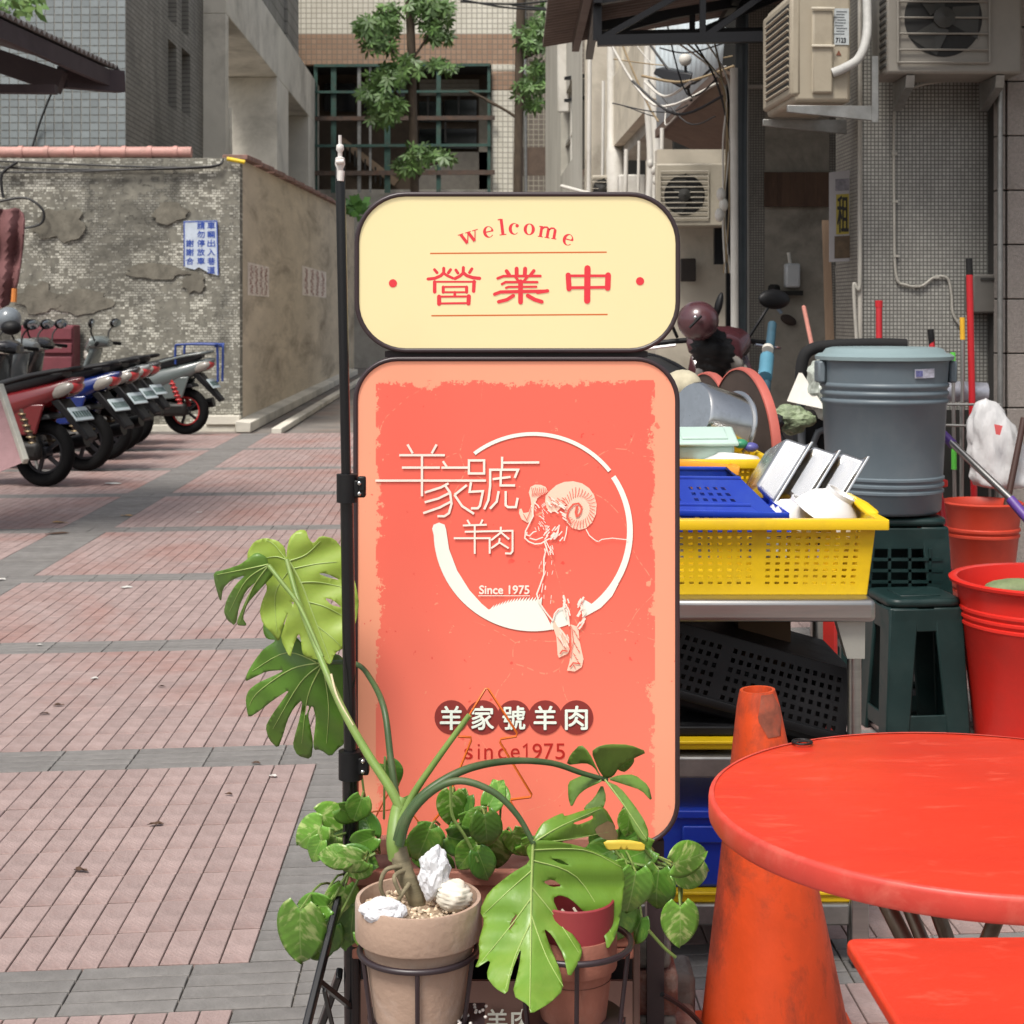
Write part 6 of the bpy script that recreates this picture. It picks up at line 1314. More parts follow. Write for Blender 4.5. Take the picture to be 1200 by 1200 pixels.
# blue basket resting inside it, dipping to the right
def upbasket(label, xl, xr, xt, yr, yt, Ya, Yb, mat):
    t = thing('blue_basket', label, 'basket', P((xl+xr)/2, yr, (Ya+Yb)/2))
    zr_, zt_ = P(0, yr, Ya).z, P(0, yt, Ya).z; a0, a1, a2 = P(xl, 0, Ya).x, P(xr, 0, Ya).x, P(xt, 0, Ya).x; e = a1-a2
    b = [V(a0, Ya, zr_), V(a1, Ya, zr_-.012), V(a1, Yb, zr_-.012), V(a0, Yb, zr_)]; c = [V(a0+.03, Ya+.02, zt_), V(a2, Ya+.02, zt_-.003), V(a2, Yb-.02, zt_-.003), V(a0+.03, Yb-.02, zt_)]
    for k in range(4):
        l = (k+1) % 4; MB().panel(b[k], b[l], c[l], c[k], 16 if k % 2 == 0 else 9, 4, .5 if k % 2 == 0 else .14, .5, .05 if k % 2 == 0 else .12, .2, (8, 14, 15) if k % 2 == 0 else ()).build('wall', mat, t, solid=.003)
    MB().tube(c, .005, 6, True).build('lip', mat, t, smooth=True)
    g = MB()
    for k in range(4):
        l = (k+1) % 4; m_ = (b[0]+b[2])/2; o1, o2 = b[k]+(b[k]-m_).normalized()*.02, b[l]+(b[l]-m_).normalized()*.02
        g.add([b[k], b[l], o2, o1, o2+V(0, 0, .014), o1+V(0, 0, .014)], [(0, 1, 2, 3), (3, 2, 4, 5)])
    g.build('rim', mat, t, solid=.004, bevel=.0015)
upbasket('blue perforated basket turned upside down over the front yellow basket, the upper one', 700, 915, 868, 601, 560, 3.80, 4.08, bb)
upbasket('lower blue basket nested under the upturned one, only its rim and lower wall showing', 695, 922, 880, 622, 592, 3.785, 4.10, bb)
# crockery
china = M('white_china', (.68, .67, .66), .12, var=.03, spec=.6)
def aim(d):           # rotation that takes local +z to d
    return Vector(d).normalized().to_track_quat('Z', 'Y').to_matrix()
def bowl(label, c, r, h, Mx, name='bowl', cat='bowl', group='white bowls in the front yellow basket'):
    t = thing(name, label, cat, c, group)
    prof = [(.001, 0), (r*.42, 0), (r*.45, .004), (r*.72, h*.30), (r*.93, h*.72), (r, h), (r*.975, h), (r*.90, h*.74), (r*.66, h*.34), (r*.3, .012), (.001, .010)]
    MB().lathe(prof, c, 44, Mx).build('bowl_body', china, t, smooth=True)
    MB().lathe([(r*.43, .003), (r*.45, -.009), (r*.38, -.009), (r*.36, .002)], c, 44, Mx).build('foot_ring', china, t, smooth=True); return t
bowl('large white bowl lying upturned with its foot turned to the upper right', P(984, 581, 3.90), .084, .066, aim((-.50, .15, -.85)))
bowl('white bowl tipped behind the large white bowl beside the blue basket', P(938, 590, 3.99), .062, .05, aim((-.45, .2, -.87)))
bowl('white bowl lying low between blue basket and the large bowl', P(915, 604, 3.90), .05, .045, aim((-.75, .1, -.6)))
# steel pans leaning
pansteel = M('pan_steel', 'cfcfce', .24, 1., var=.12, vs=7, dirt='8d8b88', dirt_amt=.4, ds=9, stretch=(1, 1, .3))
def pan(label, c, M_, w_=.20, h_=.30, d_=.065):
    t = thing('steel_pan', label, 'pan', c, 'steel pans leaning in the drying rack')
    T = lambda a, b, z: Vector(c)+M_ @ V(a, b, z)
    o = [(-d_, 0), (0, 0), (0, h_), (-d_, h_)]
    # open box, opening along local +x side; wall faces
    g = MB(); e = .012
    bt = [(-w_/2+e, e), (w_/2-e, e), (w_/2-e, h_-e), (-w_/2+e, h_-e)]; tp = [(-w_/2, 0), (w_/2, 0), (w_/2, h_), (-w_/2, h_)]; fl = [(-w_/2-.010, -.010), (w_/2+.010, -.010), (w_/2+.010, h_+.010), (-w_/2-.010, h_+.010)]
    vs_ = [T(0, a, b) for a, b in bt]+[T(d_, a, b) for a, b in tp]+[T(d_, a, b) for a, b in fl]
    fs_ = [(0, 1, 2, 3)]+[(k, (k+1) % 4, 4+(k+1) % 4, 4+k) for k in range(4)]+[(4+k, 4+(k+1) % 4, 8+(k+1) % 4, 8+k) for k in range(4)]
    o = g.add(vs_, fs_).build('pan_body', pansteel, t, bevel=.010, seg=3); k = o.modifiers.new('solid', 'SOLIDIFY'); k.thickness = .0022
    MB().tube([T(d_, a, b) for a, b in fl], .003, 6, True).build('rolled_rim', polished, t, smooth=True); return t
for i, (x, y, lab) in enumerate(((893, 572, 'leftmost of the three leaning rectangular steel pans'), (927, 578, 'middle one of the three leaning rectangular steel pans'), (962, 582, 'rightmost of the three leaning rectangular steel pans'))):
    pan(lab, P(x-20, y+8, 4.18+.02*i), rotm(-14, 33, -5), .26, .17-.008*i, .058)
# behind: yellow and orange baskets, plate, box, stock pot
zbk = ztp+.001
zr = thing('table_riser', 'low steel rack at the back of the work table under the small baskets', 'rack', V(P(850, 0, 4.6).x, 4.55, 0))
MB().span((P(690, 0, 4.45).x, 4.34, ztp-.05), (P(905, 0, 4.45).x, 4.95, ztp)).build('rack_top', zinc, zr)
for x in (P(700, 0, 4.45).x, P(898, 0, 4.45).x):
    for y in (4.36, 4.92): MB().tube([V(x, y, 0), V(x, y, ztp-.05)], .014, 10).build('leg', zinc, zr, smooth=True)
basket('yellow_basket', 'smaller yellow basket at the back below the white plate', 'basket', V(P(838, 0, 4.5).x, 4.58, sz(572, 4.4)-.075), (.27, .34, .15), yb, 16, 6, taper=.02, rim=.014, mx=.06, my=.14, thick=.003)
basket('orange_basket', 'orange yellow basket at the back left beside the sign edge', 'basket', V(P(800, 0, 4.5).x, 4.48, sz(562, 4.4)-.02), (.22, .30, .075), ob, 10, 3, rotm(0, 6, 0), taper=.02, rim=.014, thick=.003)
MB().span((P(700, 0, 4.5).x, 4.40, ztp+.002), (P(890, 0, 4.5).x, 4.80, sz(573, 4.5)-.08)).build('white_dish_stack', china) if False else None
pc_ = P(862, 540, 4.52); t = thing('plate', 'white plate turned upside down on the small yellow basket', 'plate', pc_)
MB().lathe([(.001, .035), (.06, .035), (.066, .028), (.095, .012), (.118, .0), (.118, -.003), (.06, .012), (.001, .014)], pc_+V(0, 0, -.018), 44, rotm(-8, 6)).build('plate_body', china, t, smooth=True)
greenp = M('frosted_green_plastic', (.42, .55, .48), .35, var=.08)
t = thing('food_box', 'frosted pale green food box tilted in front of the steel pot', 'container', P(825, 522, 4.55))
fb_ = []
cF = P(823, 524, 4.55); MB().box(cF, (.17, .10, .055), rotm(20, 0, 3)).build('box_body', greenp, t, bevel=.02, seg=4)
MB().box(cF+rotm(20, 0, 3) @ V(0, -.0, .033), (.185, .115, .012), rotm(20, 0, 3)).build('box_lid', greenp, t, bevel=.006, seg=3)
MB().box(cF+rotm(20, 0, 3) @ V(0, 0, .041), (.13, .07, .006), rotm(20, 0, 3)).build('lid_panel', greenp, t, bevel=.003)
brushed = M('pot_steel', 'c6c6c4', .16, 1., var=.12, vs=6, dirt='55524d', dirt_amt=.35, ds=5)
t = thing('stock_pot', 'stainless steel stock pot tipped on its side behind the baskets', 'pot', P(830, 490, 4.75))
Mp = rotm(0, 0, 0) @ Matrix.Rotation(R(105), 3, 'Y') @ rotm(0, 0, 0); Mp = rotm(0, 0, 30) @ Mp
MB().lathe([(.001, 0), (.098, 0), (.104, .008), (.104, .155), (.113, .158), (.113, .163), (.102, .163), (.100, .152), (.099, .01), (.001, .006)], P(808, 487, 4.75), 56, Mp).build('pot_body', brushed, t, smooth=True)
t = thing('rolled_cloth', 'pale cloth bundle behind the steel pot at the sign edge', 'cloth', P(800, 450, 5.0)); MB().ellipsoid(P(800, 452, 5.0), (.06, .06, .05), 14, 9).build('cloth_roll', M('pale_cloth', 'b0a890', .9, var=.2, vs=15, bump=.5, bs=20), t, smooth=True)
for i, (x, y, c_) in enumerate(((868, 520, 'green_lid'), (880, 524, 'purple_lid'))):
    o = MB().ellipsoid(P(x, y, 4.62), (.022, .02, .014)).build('bottle_cap', M(c_, '2f7a58' if i == 0 else '4a4a86', .4), smooth=True); tag(o, ('small green cap beside the white plate', 'small purple cap beside the white plate')[i], 'cap')
# folded round tabletops on edge
pinke = M('worn_red_edge', (.42, .10, .075), .5, var=.15, vs=6); under = M('brown_underside', (.055, .038, .03), .7, var=.25, vs=5, dirt=(.09, .065, .05), dirt_amt=.5, ds=4)
for lab, (x, y, Y, r_, rx) in (('worn red edged round tabletop on edge behind the stainless pot, the larger one', (872, 525, 5.05, .250, 76)), ('smaller worn red edged round tabletop on edge behind the stainless pot', (832, 512, 5.4, .215, 76))):
    c = P(x, y, Y); t = thing('tabletop_on_edge', lab, 'tabletop', c, 'folded tabletops stored on edge')
    Mx = rotm(0, 0, -rx+90-8) @ Matrix.Rotation(R(90), 3, 'X') if False else Matrix.Rotation(R(15), 3, 'Z') @ Matrix.Rotation(R(89), 3, 'Y')
    MB().lathe([(.001, -.012), (r_-.006, -.012)], c, 64, Mx).build('underside', under, t)
    MB().lathe([(r_-.0055, -.016), (r_, -.014), (r_+.003, 0), (r_, .014), (r_-.01, .016), (.001, .016)], c, 64, Mx).build('red_edge', pinke, t, smooth=True)
# crates on the shelves
z2 = sz(887, YT+.03)
basket('black_crate', 'black perforated crate tilted upside down on the middle shelf', 'crate', P(868, 838, 3.78)+V(0, .2, 0), (.50, .40, .165), kb, 22, 6, rotm(0, 15.5, 0), taper=.022, rim=.010, mx=.04, my=.1, solidcols=(7,), thick=.004, upside=True, fx=.5, fy=.5)
t_ = thing('black_crate', 'dark box added inside the tilted black crate to darken its holes', 'crate', P(868, 846, 3.85)+V(0, .2, 0)); MB().box(P(868, 830, 3.80)+V(0, .2, .02), (.44, .34, .13), rotm(0, 15.5, 0)).build('crate_body', kb, t_, bevel=.01)  # solid box added as filling, so the crate holes come out dark
t = thing('black_tray', 'flat black tray lying under the tilted crate on the middle shelf', 'tray', P(830, 850, 3.9)); zz2 = sz(868, YT+.04)
MB().span((P(700, 0, 3.75).x, 3.76, zz2+.003), (P(868, 0, 3.75).x, 4.15, zz2+.025)).build('tray_body', kb, t, bevel=.004)
MB().span((P(880, 0, 3.75).x, 3.96, z2), (P(945, 0, 3.75).x, 4.20, z2+.31)).build('carton', M('carton_brown', '5b4632', .9, var=.15)); tag(bpy.data.objects['carton'], 'brown cardboard carton behind the black crate on the middle shelf', 'carton')
z3 = sz(1060, YT+.03)
t = thing('blue_crate', 'solid blue plastic crate on the bottom shelf behind the cone', 'crate', V(P(860, 0, 3.8).x, 3.95, z3+.03)); bz = sz(1045, YT+.04)+.001; tz = sz(951, YT+.04)
MB().hexa([V(P(700, 0, 3.73).x+.02, 3.75, bz), V(P(986, 0, 3.73).x-.01, 3.75, bz), V(P(986, 0, 3.73).x-.01, 4.15, bz), V(P(700, 0, 3.73).x+.02, 4.15, bz), V(P(700, 0, 3.73).x, 3.74, tz), V(P(988, 0, 3.73).x, 3.74, tz), V(P(988, 0, 3.73).x, 4.17, tz), V(P(700, 0, 3.73).x, 4.17, tz)]).build('crate_body', bb, t, bevel=.01)
MB().span((P(700, 0, 3.73).x-.008, 3.730, tz-.018), (P(988, 0, 3.73).x+.008, 4.178, tz+.002)).build('crate_rim', bb, t, bevel=.004)
MB().span((P(800, 0, 3.73).x, 3.734, tz-.075), (P(900, 0, 3.73).x, 3.744, tz-.035)).build('hand_hold', bb, t, bevel=.004)
# bricks on the ground behind the pots
bk = M('old_brick', '6d4034', .9, var=.3, vs=14, dirt='9a8f86', dirt_amt=.6, ds=9, bump=.6, bs=60); gb = M('grey_block', '6f6963', .9, var=.25, vs=12, bump=.5, bs=50)
for i, (x, y, Y, sz_, m, lab) in enumerate(((761, 1108, 3.1, (.075, .1, .055), gb, 'small grey stone topping the column of old bricks behind the right pot'), (764, 1152, 3.1, (.09, .11, .085), bk, 'rough red brick in the middle of the column behind the right pot'), (764, 1198, 3.1, (.085, .11, .07), gb, 'pale mortar covered brick under the rough red brick'), (790, 1165, 3.3, (.075, .12, .12), gb, 'upright grey concrete block right of the rough red brick'), (792, 1215, 3.2, (.08, .1, .1), bk, 'red brick under the upright grey concrete block'))):
    o = MB().box(P(x, y, Y), sz_).build('loose_brick', m, bevel=.012); tag(o, lab, 'brick', 'loose bricks beside the pot rack')
for i, (x, y) in enumerate(((764, 1245), (764, 1290), (792, 1262), (792, 1300))):
    o = MB().box(P(x, y, 3.15), (.09, .11, .075)).build('loose_brick', bk, bevel=.012); tag(o, ('third old red brick from the top in the left column beside the pot rack', 'lowest red brick of the left column beside the pot rack', 'second lowest red brick of the right column behind the cone', 'lowest red brick of the right column behind the cone')[i], 'brick', 'loose bricks beside the pot rack')
o = MB().tube(smooth_pts([P(776, 1165, 3.0), P(800, 1180, 3.05), P(822, 1202, 3.1), P(850, 1250, 3.1)], 6), .005, 6).build('power_cable', cab, smooth=True); tag(o, 'black power cable running along the ground from the sign base', 'cable')
# ---------------------------------------------------------------- stools, bin, buckets, mops
gp = M('dark_green_plastic', (.006, .021, .020), .38, var=.2, vs=6, dirt=(.02, .04, .037), dirt_amt=.4, ds=7, spec=.35)
def stool(label, c, h_, wt, wb_, mat, rot=0, grid=False, group='plastic stools stacked by the bin'):
    t = thing('plastic_stool', label, 'stool', (0, 0, 0), group, local=True); t.location = c; t.rotation_euler = (0, 0, R(rot))
    a, b = wt/2, wb_/2
    def lev(z): k = 1-z/h_; s_ = a+(b-a)*k; return s_
    pts = []
    g = MB(); n = 8; r_ = a*.35
    poly = []
    for cx, cy, an in ((a-r_, a-r_, 0), (-a+r_, a-r_, 90), (-a+r_, -a+r_, 180), (a-r_, -a+r_, 270)):
        for i in range(n+1): q = R(an+90*i/n); poly.append(V(cx+r_*math.cos(q), cy+r_*math.sin(q), h_-.03))
    g.prism(poly, (0, 0, .03)); g.build('seat', mat, t, bevel=.012, seg=3)
    MB().lathe([(.001, .0), (.018, .0), (.02, -.004)], (0, 0, h_+.003), 16).build('seat_hole', dark, t)
    MB().box((0, 0, h_+.001), (a*1.1, a*1.1, .006)).build('seat_panel', mat, t, bevel=.003)
    for sx_, sy_ in ((-1, -1), (1, -1), (1, 1), (-1, 1)):
        p0, p1 = lev(0), lev(h_-.02); wl, wl2 = .085, .105
        g = MB()
        c0 = [V(sx_*p0, sy_*p0, 0), V(sx_*(p0-wl), sy_*p0, 0), V(sx_*(p0-wl), sy_*(p0-.015), 0), V(sx_*(p0-.015), sy_*(p0-.015), 0), V(sx_*(p0-.015), sy_*(p0-wl), 0), V(sx_*p0, sy_*(p0-wl), 0)]
        p1 -= .004
        c1 = [V(sx_*p1, sy_*p1, h_-.031), V(sx_*(p1-wl2), sy_*p1, h_-.031), V(sx_*(p1-wl2), sy_*(p1-.015), h_-.031), V(sx_*(p1-.015), sy_*(p1-.015), h_-.031), V(sx_*(p1-.015), sy_*(p1-wl2), h_-.031), V(sx_*p1, sy_*(p1-wl2), h_-.031)]
        g.add(c0+c1, [(0, 1, 2, 3, 4, 5), (6, 7, 8, 9, 10, 11)]+[(i, (i+1) % 6, 6+(i+1) % 6, 6+i) for i in range(6)]); g.build('leg', mat, t, bevel=.006)
    for k in range(4):
        Mx = rotm(0, 0, 90*k)
        for z, hh in ((.065, .06), (h_-.075, .08)):
            s_ = lev(z)-.008; g = MB(); g.box(Mx @ V(0, -s_, z), (2*s_-.06 if z < .1 else 2*s_-.02, .008, hh), Mx); g.build('apron' if z > .1 else 'stretcher', mat, t, bevel=.004)
        if grid and k == 2: MB().box(Mx @ V(0, -lev(h_*.5)+.02, h_*.5), (2*a*.9, .006, h_*.8), Mx).build('dark_backing', mat, t)  # added backing, stands in for the shade inside the lattice
        if grid and k != 2:
            for i in range(4):
                x = -a*.8+a*1.6*(i+.5)/4; MB().bar(Mx @ V(x, -lev(h_*.5)+.006, .09), Mx @ V(x, -lev(h_*.5)+.006, h_-.11), .011, .011).build('lattice_bar', mat, t)
            for i in range(5):
                z = .11+(h_-.24)*(i+.5)/5; MB().bar(Mx @ V(-a*.85, -lev(h_*.5)+.006, z), Mx @ V(a*.85, -lev(h_*.5)+.006, z), .011, .011).build('lattice_bar', mat, t)
    return t
stool('dark green plastic stool in front of the grey bin with an empty top', (P(1076, 863, 5.75).x, 5.82, 0), .50, .27, .31, gp, 6)
# grey bin standing on two green lattice stools, one on the other
YBn = 6.28
bx_ = P(1036, 0, YBn).x
stool('upper dark green lattice stool right under the grey bin', (P(1040, 0, YBn).x, YBn, .28), .45, .38, .42, gp, 0, True)
tt = thing('plastic_crate', 'lower dark green lattice crate on the ground under the bin stool', 'crate', (P(1040, 0, YBn).x, YBn, 0)); 
for k in range(4):
    Mx = rotm(0, 0, 90*k); cc = V(P(1040, 0, YBn).x, YBn, 0)
    MB().panel(cc+Mx @ V(-.22, -.22, 0), cc+Mx @ V(.22, -.22, 0), cc+Mx @ V(.22, -.22, .275), cc+Mx @ V(-.22, -.22, .275), 9, 5, .8, .75, .06, .08).build('lattice_side', gp, tt, solid=.008)
MB().box(cc+V(0, 0, .268), (.43, .43, .012)).build('crate_top', gp, tt)
grm = M('bin_grey', (.105, .135, .155), .42, var=.07, vs=3, dirt=(.16, .18, .19), dirt_amt=.35, ds=6, spec=.4)
lidm = M('bin_lid', (.20, .27, .28), .4, var=.06, vs=3)
zb_ = sz(598, YBn); zl = sz(420, YBn)
bn_ = thing('rubbish_bin', 'big grey lidded plastic bin with ribbed bands and a small label', 'bin', V(bx_, YBn, zb_))
hh = zl-zb_; rb_, rt_ = .215, .243
def br(z): return rb_+(rt_-rb_)*z/hh
pr = [(.001, 0), (rb_-.012, 0), (rb_, .012)]
for z in (.085, .11, .135): pr += [(br(z)-.0, z-.010), (br(z)+.006, z-.005), (br(z)+.006, z+.003), (br(z), z+.008)]
for z in (hh-.16, hh-.13, hh-.10): pr += [(br(z), z-.012), (br(z)+.007, z-.006), (br(z)+.007, z+.004), (br(z), z+.010)]
pr += [(rt_, hh-.02), (rt_+.004, hh)]
MB().lathe(pr, (bx_, YBn, zb_), 64).build('bin_body', grm, bn_, smooth=True)
lid = MB().lathe([(.246, -.008), (.262, -.010), (.264, .004), (.250, .014), (.235, .016), (.222, .032), (.20, .038), (.001, .042)], (bx_, YBn, zl+.006), 64).build('lid', lidm, bn_, smooth=True)
for s_ in (-1, 1): MB().box((bx_+s_*.252, YBn-.02, zl-.05), (.03, .09, .085)).build('handle', grm, bn_, bevel=.008)
MB().add([V(bx_+.06, YBn-.238, zl-.068), V(bx_+.10, YBn-.225, zl-.068), V(bx_+.142, YBn-.203, zl-.066), V(bx_+.142, YBn-.203, zl-.032), V(bx_+.10, YBn-.225, zl-.033), V(bx_+.06, YBn-.238, zl-.034)], [(0, 1, 4, 5), (1, 2, 3, 4)]).build('label', M('label_white', 'a8a9b5', .5, var=.3, vs=90), bn_)
MB().add([V(bx_+.064, YBn-.2395, zl-.062), V(bx_+.092, YBn-.2305, zl-.062), V(bx_+.092, YBn-.2305, zl-.04), V(bx_+.064, YBn-.2395, zl-.04)], [(0, 1, 2, 3)]).build('label_print', M('label_purple', '5b5d8a', .5, var=.5, vs=120), bn_)
# buckets
redb = M('bucket_red', (.60, .020, .012), .35, var=.08, vs=4, dirt=(.42, .03, .02), dirt_amt=.35, ds=7, spec=.45); redd = M('bucket_red_old', (.50, .048, .022), .42, var=.12, vs=4, dirt=(.30, .03, .02), dirt_amt=.5, ds=5)
def bucket(label, c, r, h_, mat, bands, lipr=.022):
    t = thing('bucket', label, 'bucket', c, 'red plastic buckets')
    rb2 = r*.80; f = lambda z: rb2+(r-rb2)*z/h_
    pr = [(.001, 0), (rb2, 0)]
    for z in bands: pr += [(f(z), z-.010), (f(z)+.006, z-.005), (f(z)+.006, z+.004), (f(z), z+.009)]
    pr += [(r, h_-.02), (r+lipr, h_-.012), (r+lipr+.003, h_-.002), (r+lipr-.006, h_+.004), (r-.004, h_), (r-.008, h_-.03), (f(.06)-.01, .05), (.001, .045)]
    MB().lathe(pr, c, 64).build('bucket_body', mat, t, smooth=True); return t
YR = 5.7; c_ = V(P(1232, 0, YR).x, YR, 0); h1 = sz(678, YR)
b_ = bucket('large bright red bucket with a wide rim at the right edge holding greens', c_, .325, h1, redb, (h1-.10, h1-.125, h1-.15))
MB().box(c_+V(.0, -.30, h1-.16), (.06, .03, .10)).build('handle_slot', M('slot_white', 'b5aca6', .5), b_, bevel=.01)
t = thing('vegetable_bundle', 'dull green vegetables soaking in the large red bucket', 'vegetables', c_+V(0, 0, h1-.06))
vg = M('dull_green', (.16, .20, .09), .7, var=.25, vs=20)
for i in range(4): MB().ellipsoid(c_+V(-.12+.12*i, -.02*i, h1-.035), (.12, .07, .035), 14, 8, rotm(0, 5*i, 20*i)).build('vegetable_piece', vg, t, smooth=True)
YQ = 7.0
c2_ = V(P(1151, 0, YQ).x, YQ, .36)
bucket('darker red ribbed bucket behind the large one, full of mop handles', c2_, .165, sz(588, YQ)-.36, redd, (.19, .215), .006)
stool('red plastic stool hidden under the darker red bucket', (c2_.x, c2_.y, 0), .36, .3, .34, redd, 0, False)
rs = thing('red_stool_leg', 'tall red plastic stand beside the grey bin', 'stand', V(P(1098, 0, 6.6).x, 6.6, 0))
MB().hexa([P(1086, 830, 6.6), P(1106, 830, 6.6), P(1106, 830, 6.75), P(1086, 830, 6.75), P(1097, 548, 6.6), P(1104, 548, 6.6), P(1104, 548, 6.75), P(1097, 548, 6.75)]).build('stand_panel', redb, rs, bevel=.01)
MB().box(P(1101, 566, 6.58), (.06, .04, .03)).build('stand_knob', redb, rs, bevel=.006)
o = MB().hexa([P(1075, 640, 6.45), P(1094, 640, 6.45), P(1094, 640, 6.6), P(1075, 640, 6.6), P(1075, 590, 6.45), P(1090, 590, 6.45), P(1090, 590, 6.6), P(1075, 590, 6.6)]).build('stand_panel', redd, rs, bevel=.006)
t = thing('orange_post', 'orange red plastic panel standing behind the steel table leg', 'panel', V(P(970, 0, 4.6).x, 4.6, 0))
MB().hexa([P(952, 1100, 4.6), P(984, 1100, 4.6), P(984, 1100, 4.66), P(952, 1100, 4.66), P(956, 715, 4.6), P(981, 715, 4.6), P(981, 715, 4.66), P(956, 715, 4.66)]).build('panel_body', redb, t, bevel=.01)
# mop and broom handles
rodr = M('rod_red', (.42, .012, .018), .35, var=.1); rods = M('rod_steel', 'a9a8a6', .3, .9, var=.1); gripg = M('grip_green', (.10, .50, .06), .45); gripy = M('grip_yellow', (.65, .36, .02), .45); gripp = M('grip_purple', (.09, .04, .22), .45)
def rod(label, name, pts, r, mat, segs=(), group='mop and broom handles by the bin'):
    t = thing(name, label, 'handle', P(*pts[0]), group)
    MB().tube([P(*p) for p in pts], r, 12).build('shaft', mat, t, smooth=True)
    for nm, a, b, rr, mm in segs: MB().tube([P(*a), P(*b)], rr, 12).build(nm, mm, t, smooth=True)
rod('tall red broom handle with a black cap, the tallest by the column', 'broom_handle', [(1142, 610, 7.4), (1136, 318, 7.4)], .0155, rodr, [('cap', (1136.2, 322, 7.4), (1135.6, 303, 7.4), .016, black_plastic)])
rod('red pole standing behind the grey bin lid', 'broom_handle', [(1031, 600, 7.3), (1030, 356, 7.4)], .0145, rodr, [('cap', (1030, 360, 7.4), (1030, 352, 7.4), .0175, rodr)])
rod('short red handle with a black cap peeping over the bin lid', 'broom_handle', [(1094, 640, 7.0), (1092, 398, 7.1)], .0125, rodr, [('cap', (1092, 404, 7.1), (1090.5, 386, 7.1), .014, black_plastic)])
rod('steel mop handle with a yellow grip', 'mop_handle', [(1127, 610, 7.4), (1128, 396, 7.4)], .0085, rods, [('grip', (1128, 398, 7.4), (1127.6, 372, 7.4), .0115, gripy)])
rod('steel handle with bright green grips', 'mop_handle', [(1119, 610, 7.35), (1117, 440, 7.35)], .0085, rods, [('grip', (1117, 441, 7.35), (1116.6, 413, 7.35), .0125, gripg), ('grip', (1118, 550, 7.35), (1118, 526, 7.35), .0125, gripg)])
rod('thin red stick leaning to the right of the bin', 'broom_handle', [(1108, 680, 6.6), (1100, 560, 6.9), (1102, 478, 7.1)], .013, rodr)
rod('red handle with a white label leaning beside the dark red bucket', 'broom_handle', [(1112, 668, 6.3), (1103, 585, 6.6)], .012, rodr, [('paper_label', (1109.5, 645, 6.375), (1107, 622, 6.455), .0128, M('label_pale', 'b8b8bc', .6, var=.3, vs=60))])
rod('steel squeegee pole with purple grips slanting to the right edge', 'mop_handle', [(1113, 517, 6.5), (1190, 590, 6.2)], .014, rods, [('grip', (1101, 505, 6.55), (1117, 521, 6.49), .019, gripp), ('grip', (1184, 585, 6.22), (1204, 608, 6.15), .019, gripp)])
rod('dark brown wooden stick leaning on the stone column', 'broom_handle', [(1178, 600, 7.0), (1200, 490, 7.1)], .014, M('dark_stick', '3a2119', .6))
t = thing('scoop', 'small bright green and red scoop standing between stool and bucket', 'scoop', P(1118, 790, 5.9))
MB().ellipsoid(P(1117, 745, 5.9), (.022, .02, .028)).build('scoop_top', M('neon_green', (.06, .62, .10), .4), t, smooth=True); MB().hexa([P(1108, 820, 5.9), P(1124, 820, 5.9), P(1124, 820, 5.95), P(1108, 820, 5.95), P(1110, 750, 5.9), P(1123, 750, 5.9), P(1123, 750, 5.95), P(1110, 750, 5.95)]).build('scoop_body', redd, t, bevel=.008)
# rail, rolled mats, plastic bag
rl = thing('drying_rail', 'low metal rail with a silver rolled mat hung behind the mop handles', 'rail', P(1135, 600, 7.25))
for a, b in (((1100, 474, 7.25), (1172, 474, 7.25)), ((1100, 498, 7.25), (1165, 500, 7.25)), ((1160, 640, 7.25), (1160, 470, 7.25)), ((1168, 640, 7.25), (1166, 470, 7.25)), ((1126, 640, 7.28), (1126, 470, 7.28))): MB().tube([P(*a), P(*b)], .006, 8).build('rail_bar', zinc, rl, smooth=True)
foil = M('silver_mat', '9b9da6', .35, .35, var=.3, vs=18)
MB().tube([P(1098, 458, 7.5), P(1156, 460, 7.5)], [.05, .046], 18).build('rolled_mat', foil, rl, smooth=True)
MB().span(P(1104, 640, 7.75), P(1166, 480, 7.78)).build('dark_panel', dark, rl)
bagm = M('bag_white', (.52, .52, .52), .45, var=.18, vs=9, stretch=(1, 1, .35), bump=1., bs=22)
t = thing('plastic_bag', 'white plastic bag with a small red print hanging on the rail', 'bag', P(1165, 540, 7.15))
bm = bmesh.new(); bmesh.ops.create_icosphere(bm, subdivisions=4, radius=1)
for v in bm.verts:
    n = v.co.copy(); zt2 = (n.z+1)/2; wd = .115*(1-zt2**2.2)**.6+.012 if zt2 < .98 else .012
    d = 1+.20*noise.noise(n*2.6)+.22*abs(noise.noise(V(n.x*7, n.y*7, n.z*2.2))); rad = Vector((n.x, n.y)); l = max(rad.length, 1e-4)
    v.co = V(rad.x/l*wd*d*min(1, l*2.5)+(.02*(zt2-.5)*-4), rad.y/l*wd*.5*d*min(1, l*2.5), (zt2-.5)*.40+.01*noise.noise(n*6))
me = bpy.data.meshes.new('bag_body'); bm.to_mesh(me); bm.free(); me.materials.append(bagm); me.polygons.foreach_set('use_smooth', [True]*len(me.polygons)); o = bpy.data.objects.new('bag_body', me); COL.objects.link(o); o.parent = t; o.location = P(1166, 520, 7.15)-ORG[t.name]
MB().add([P(1165, 497, 7.03), P(1175, 499, 7.03), P(1172, 510, 7.03), P(1167, 509, 7.03)], [(0, 1, 2, 3)]).build('red_print', M('bag_print', (.6, .1, .1), .5), t)
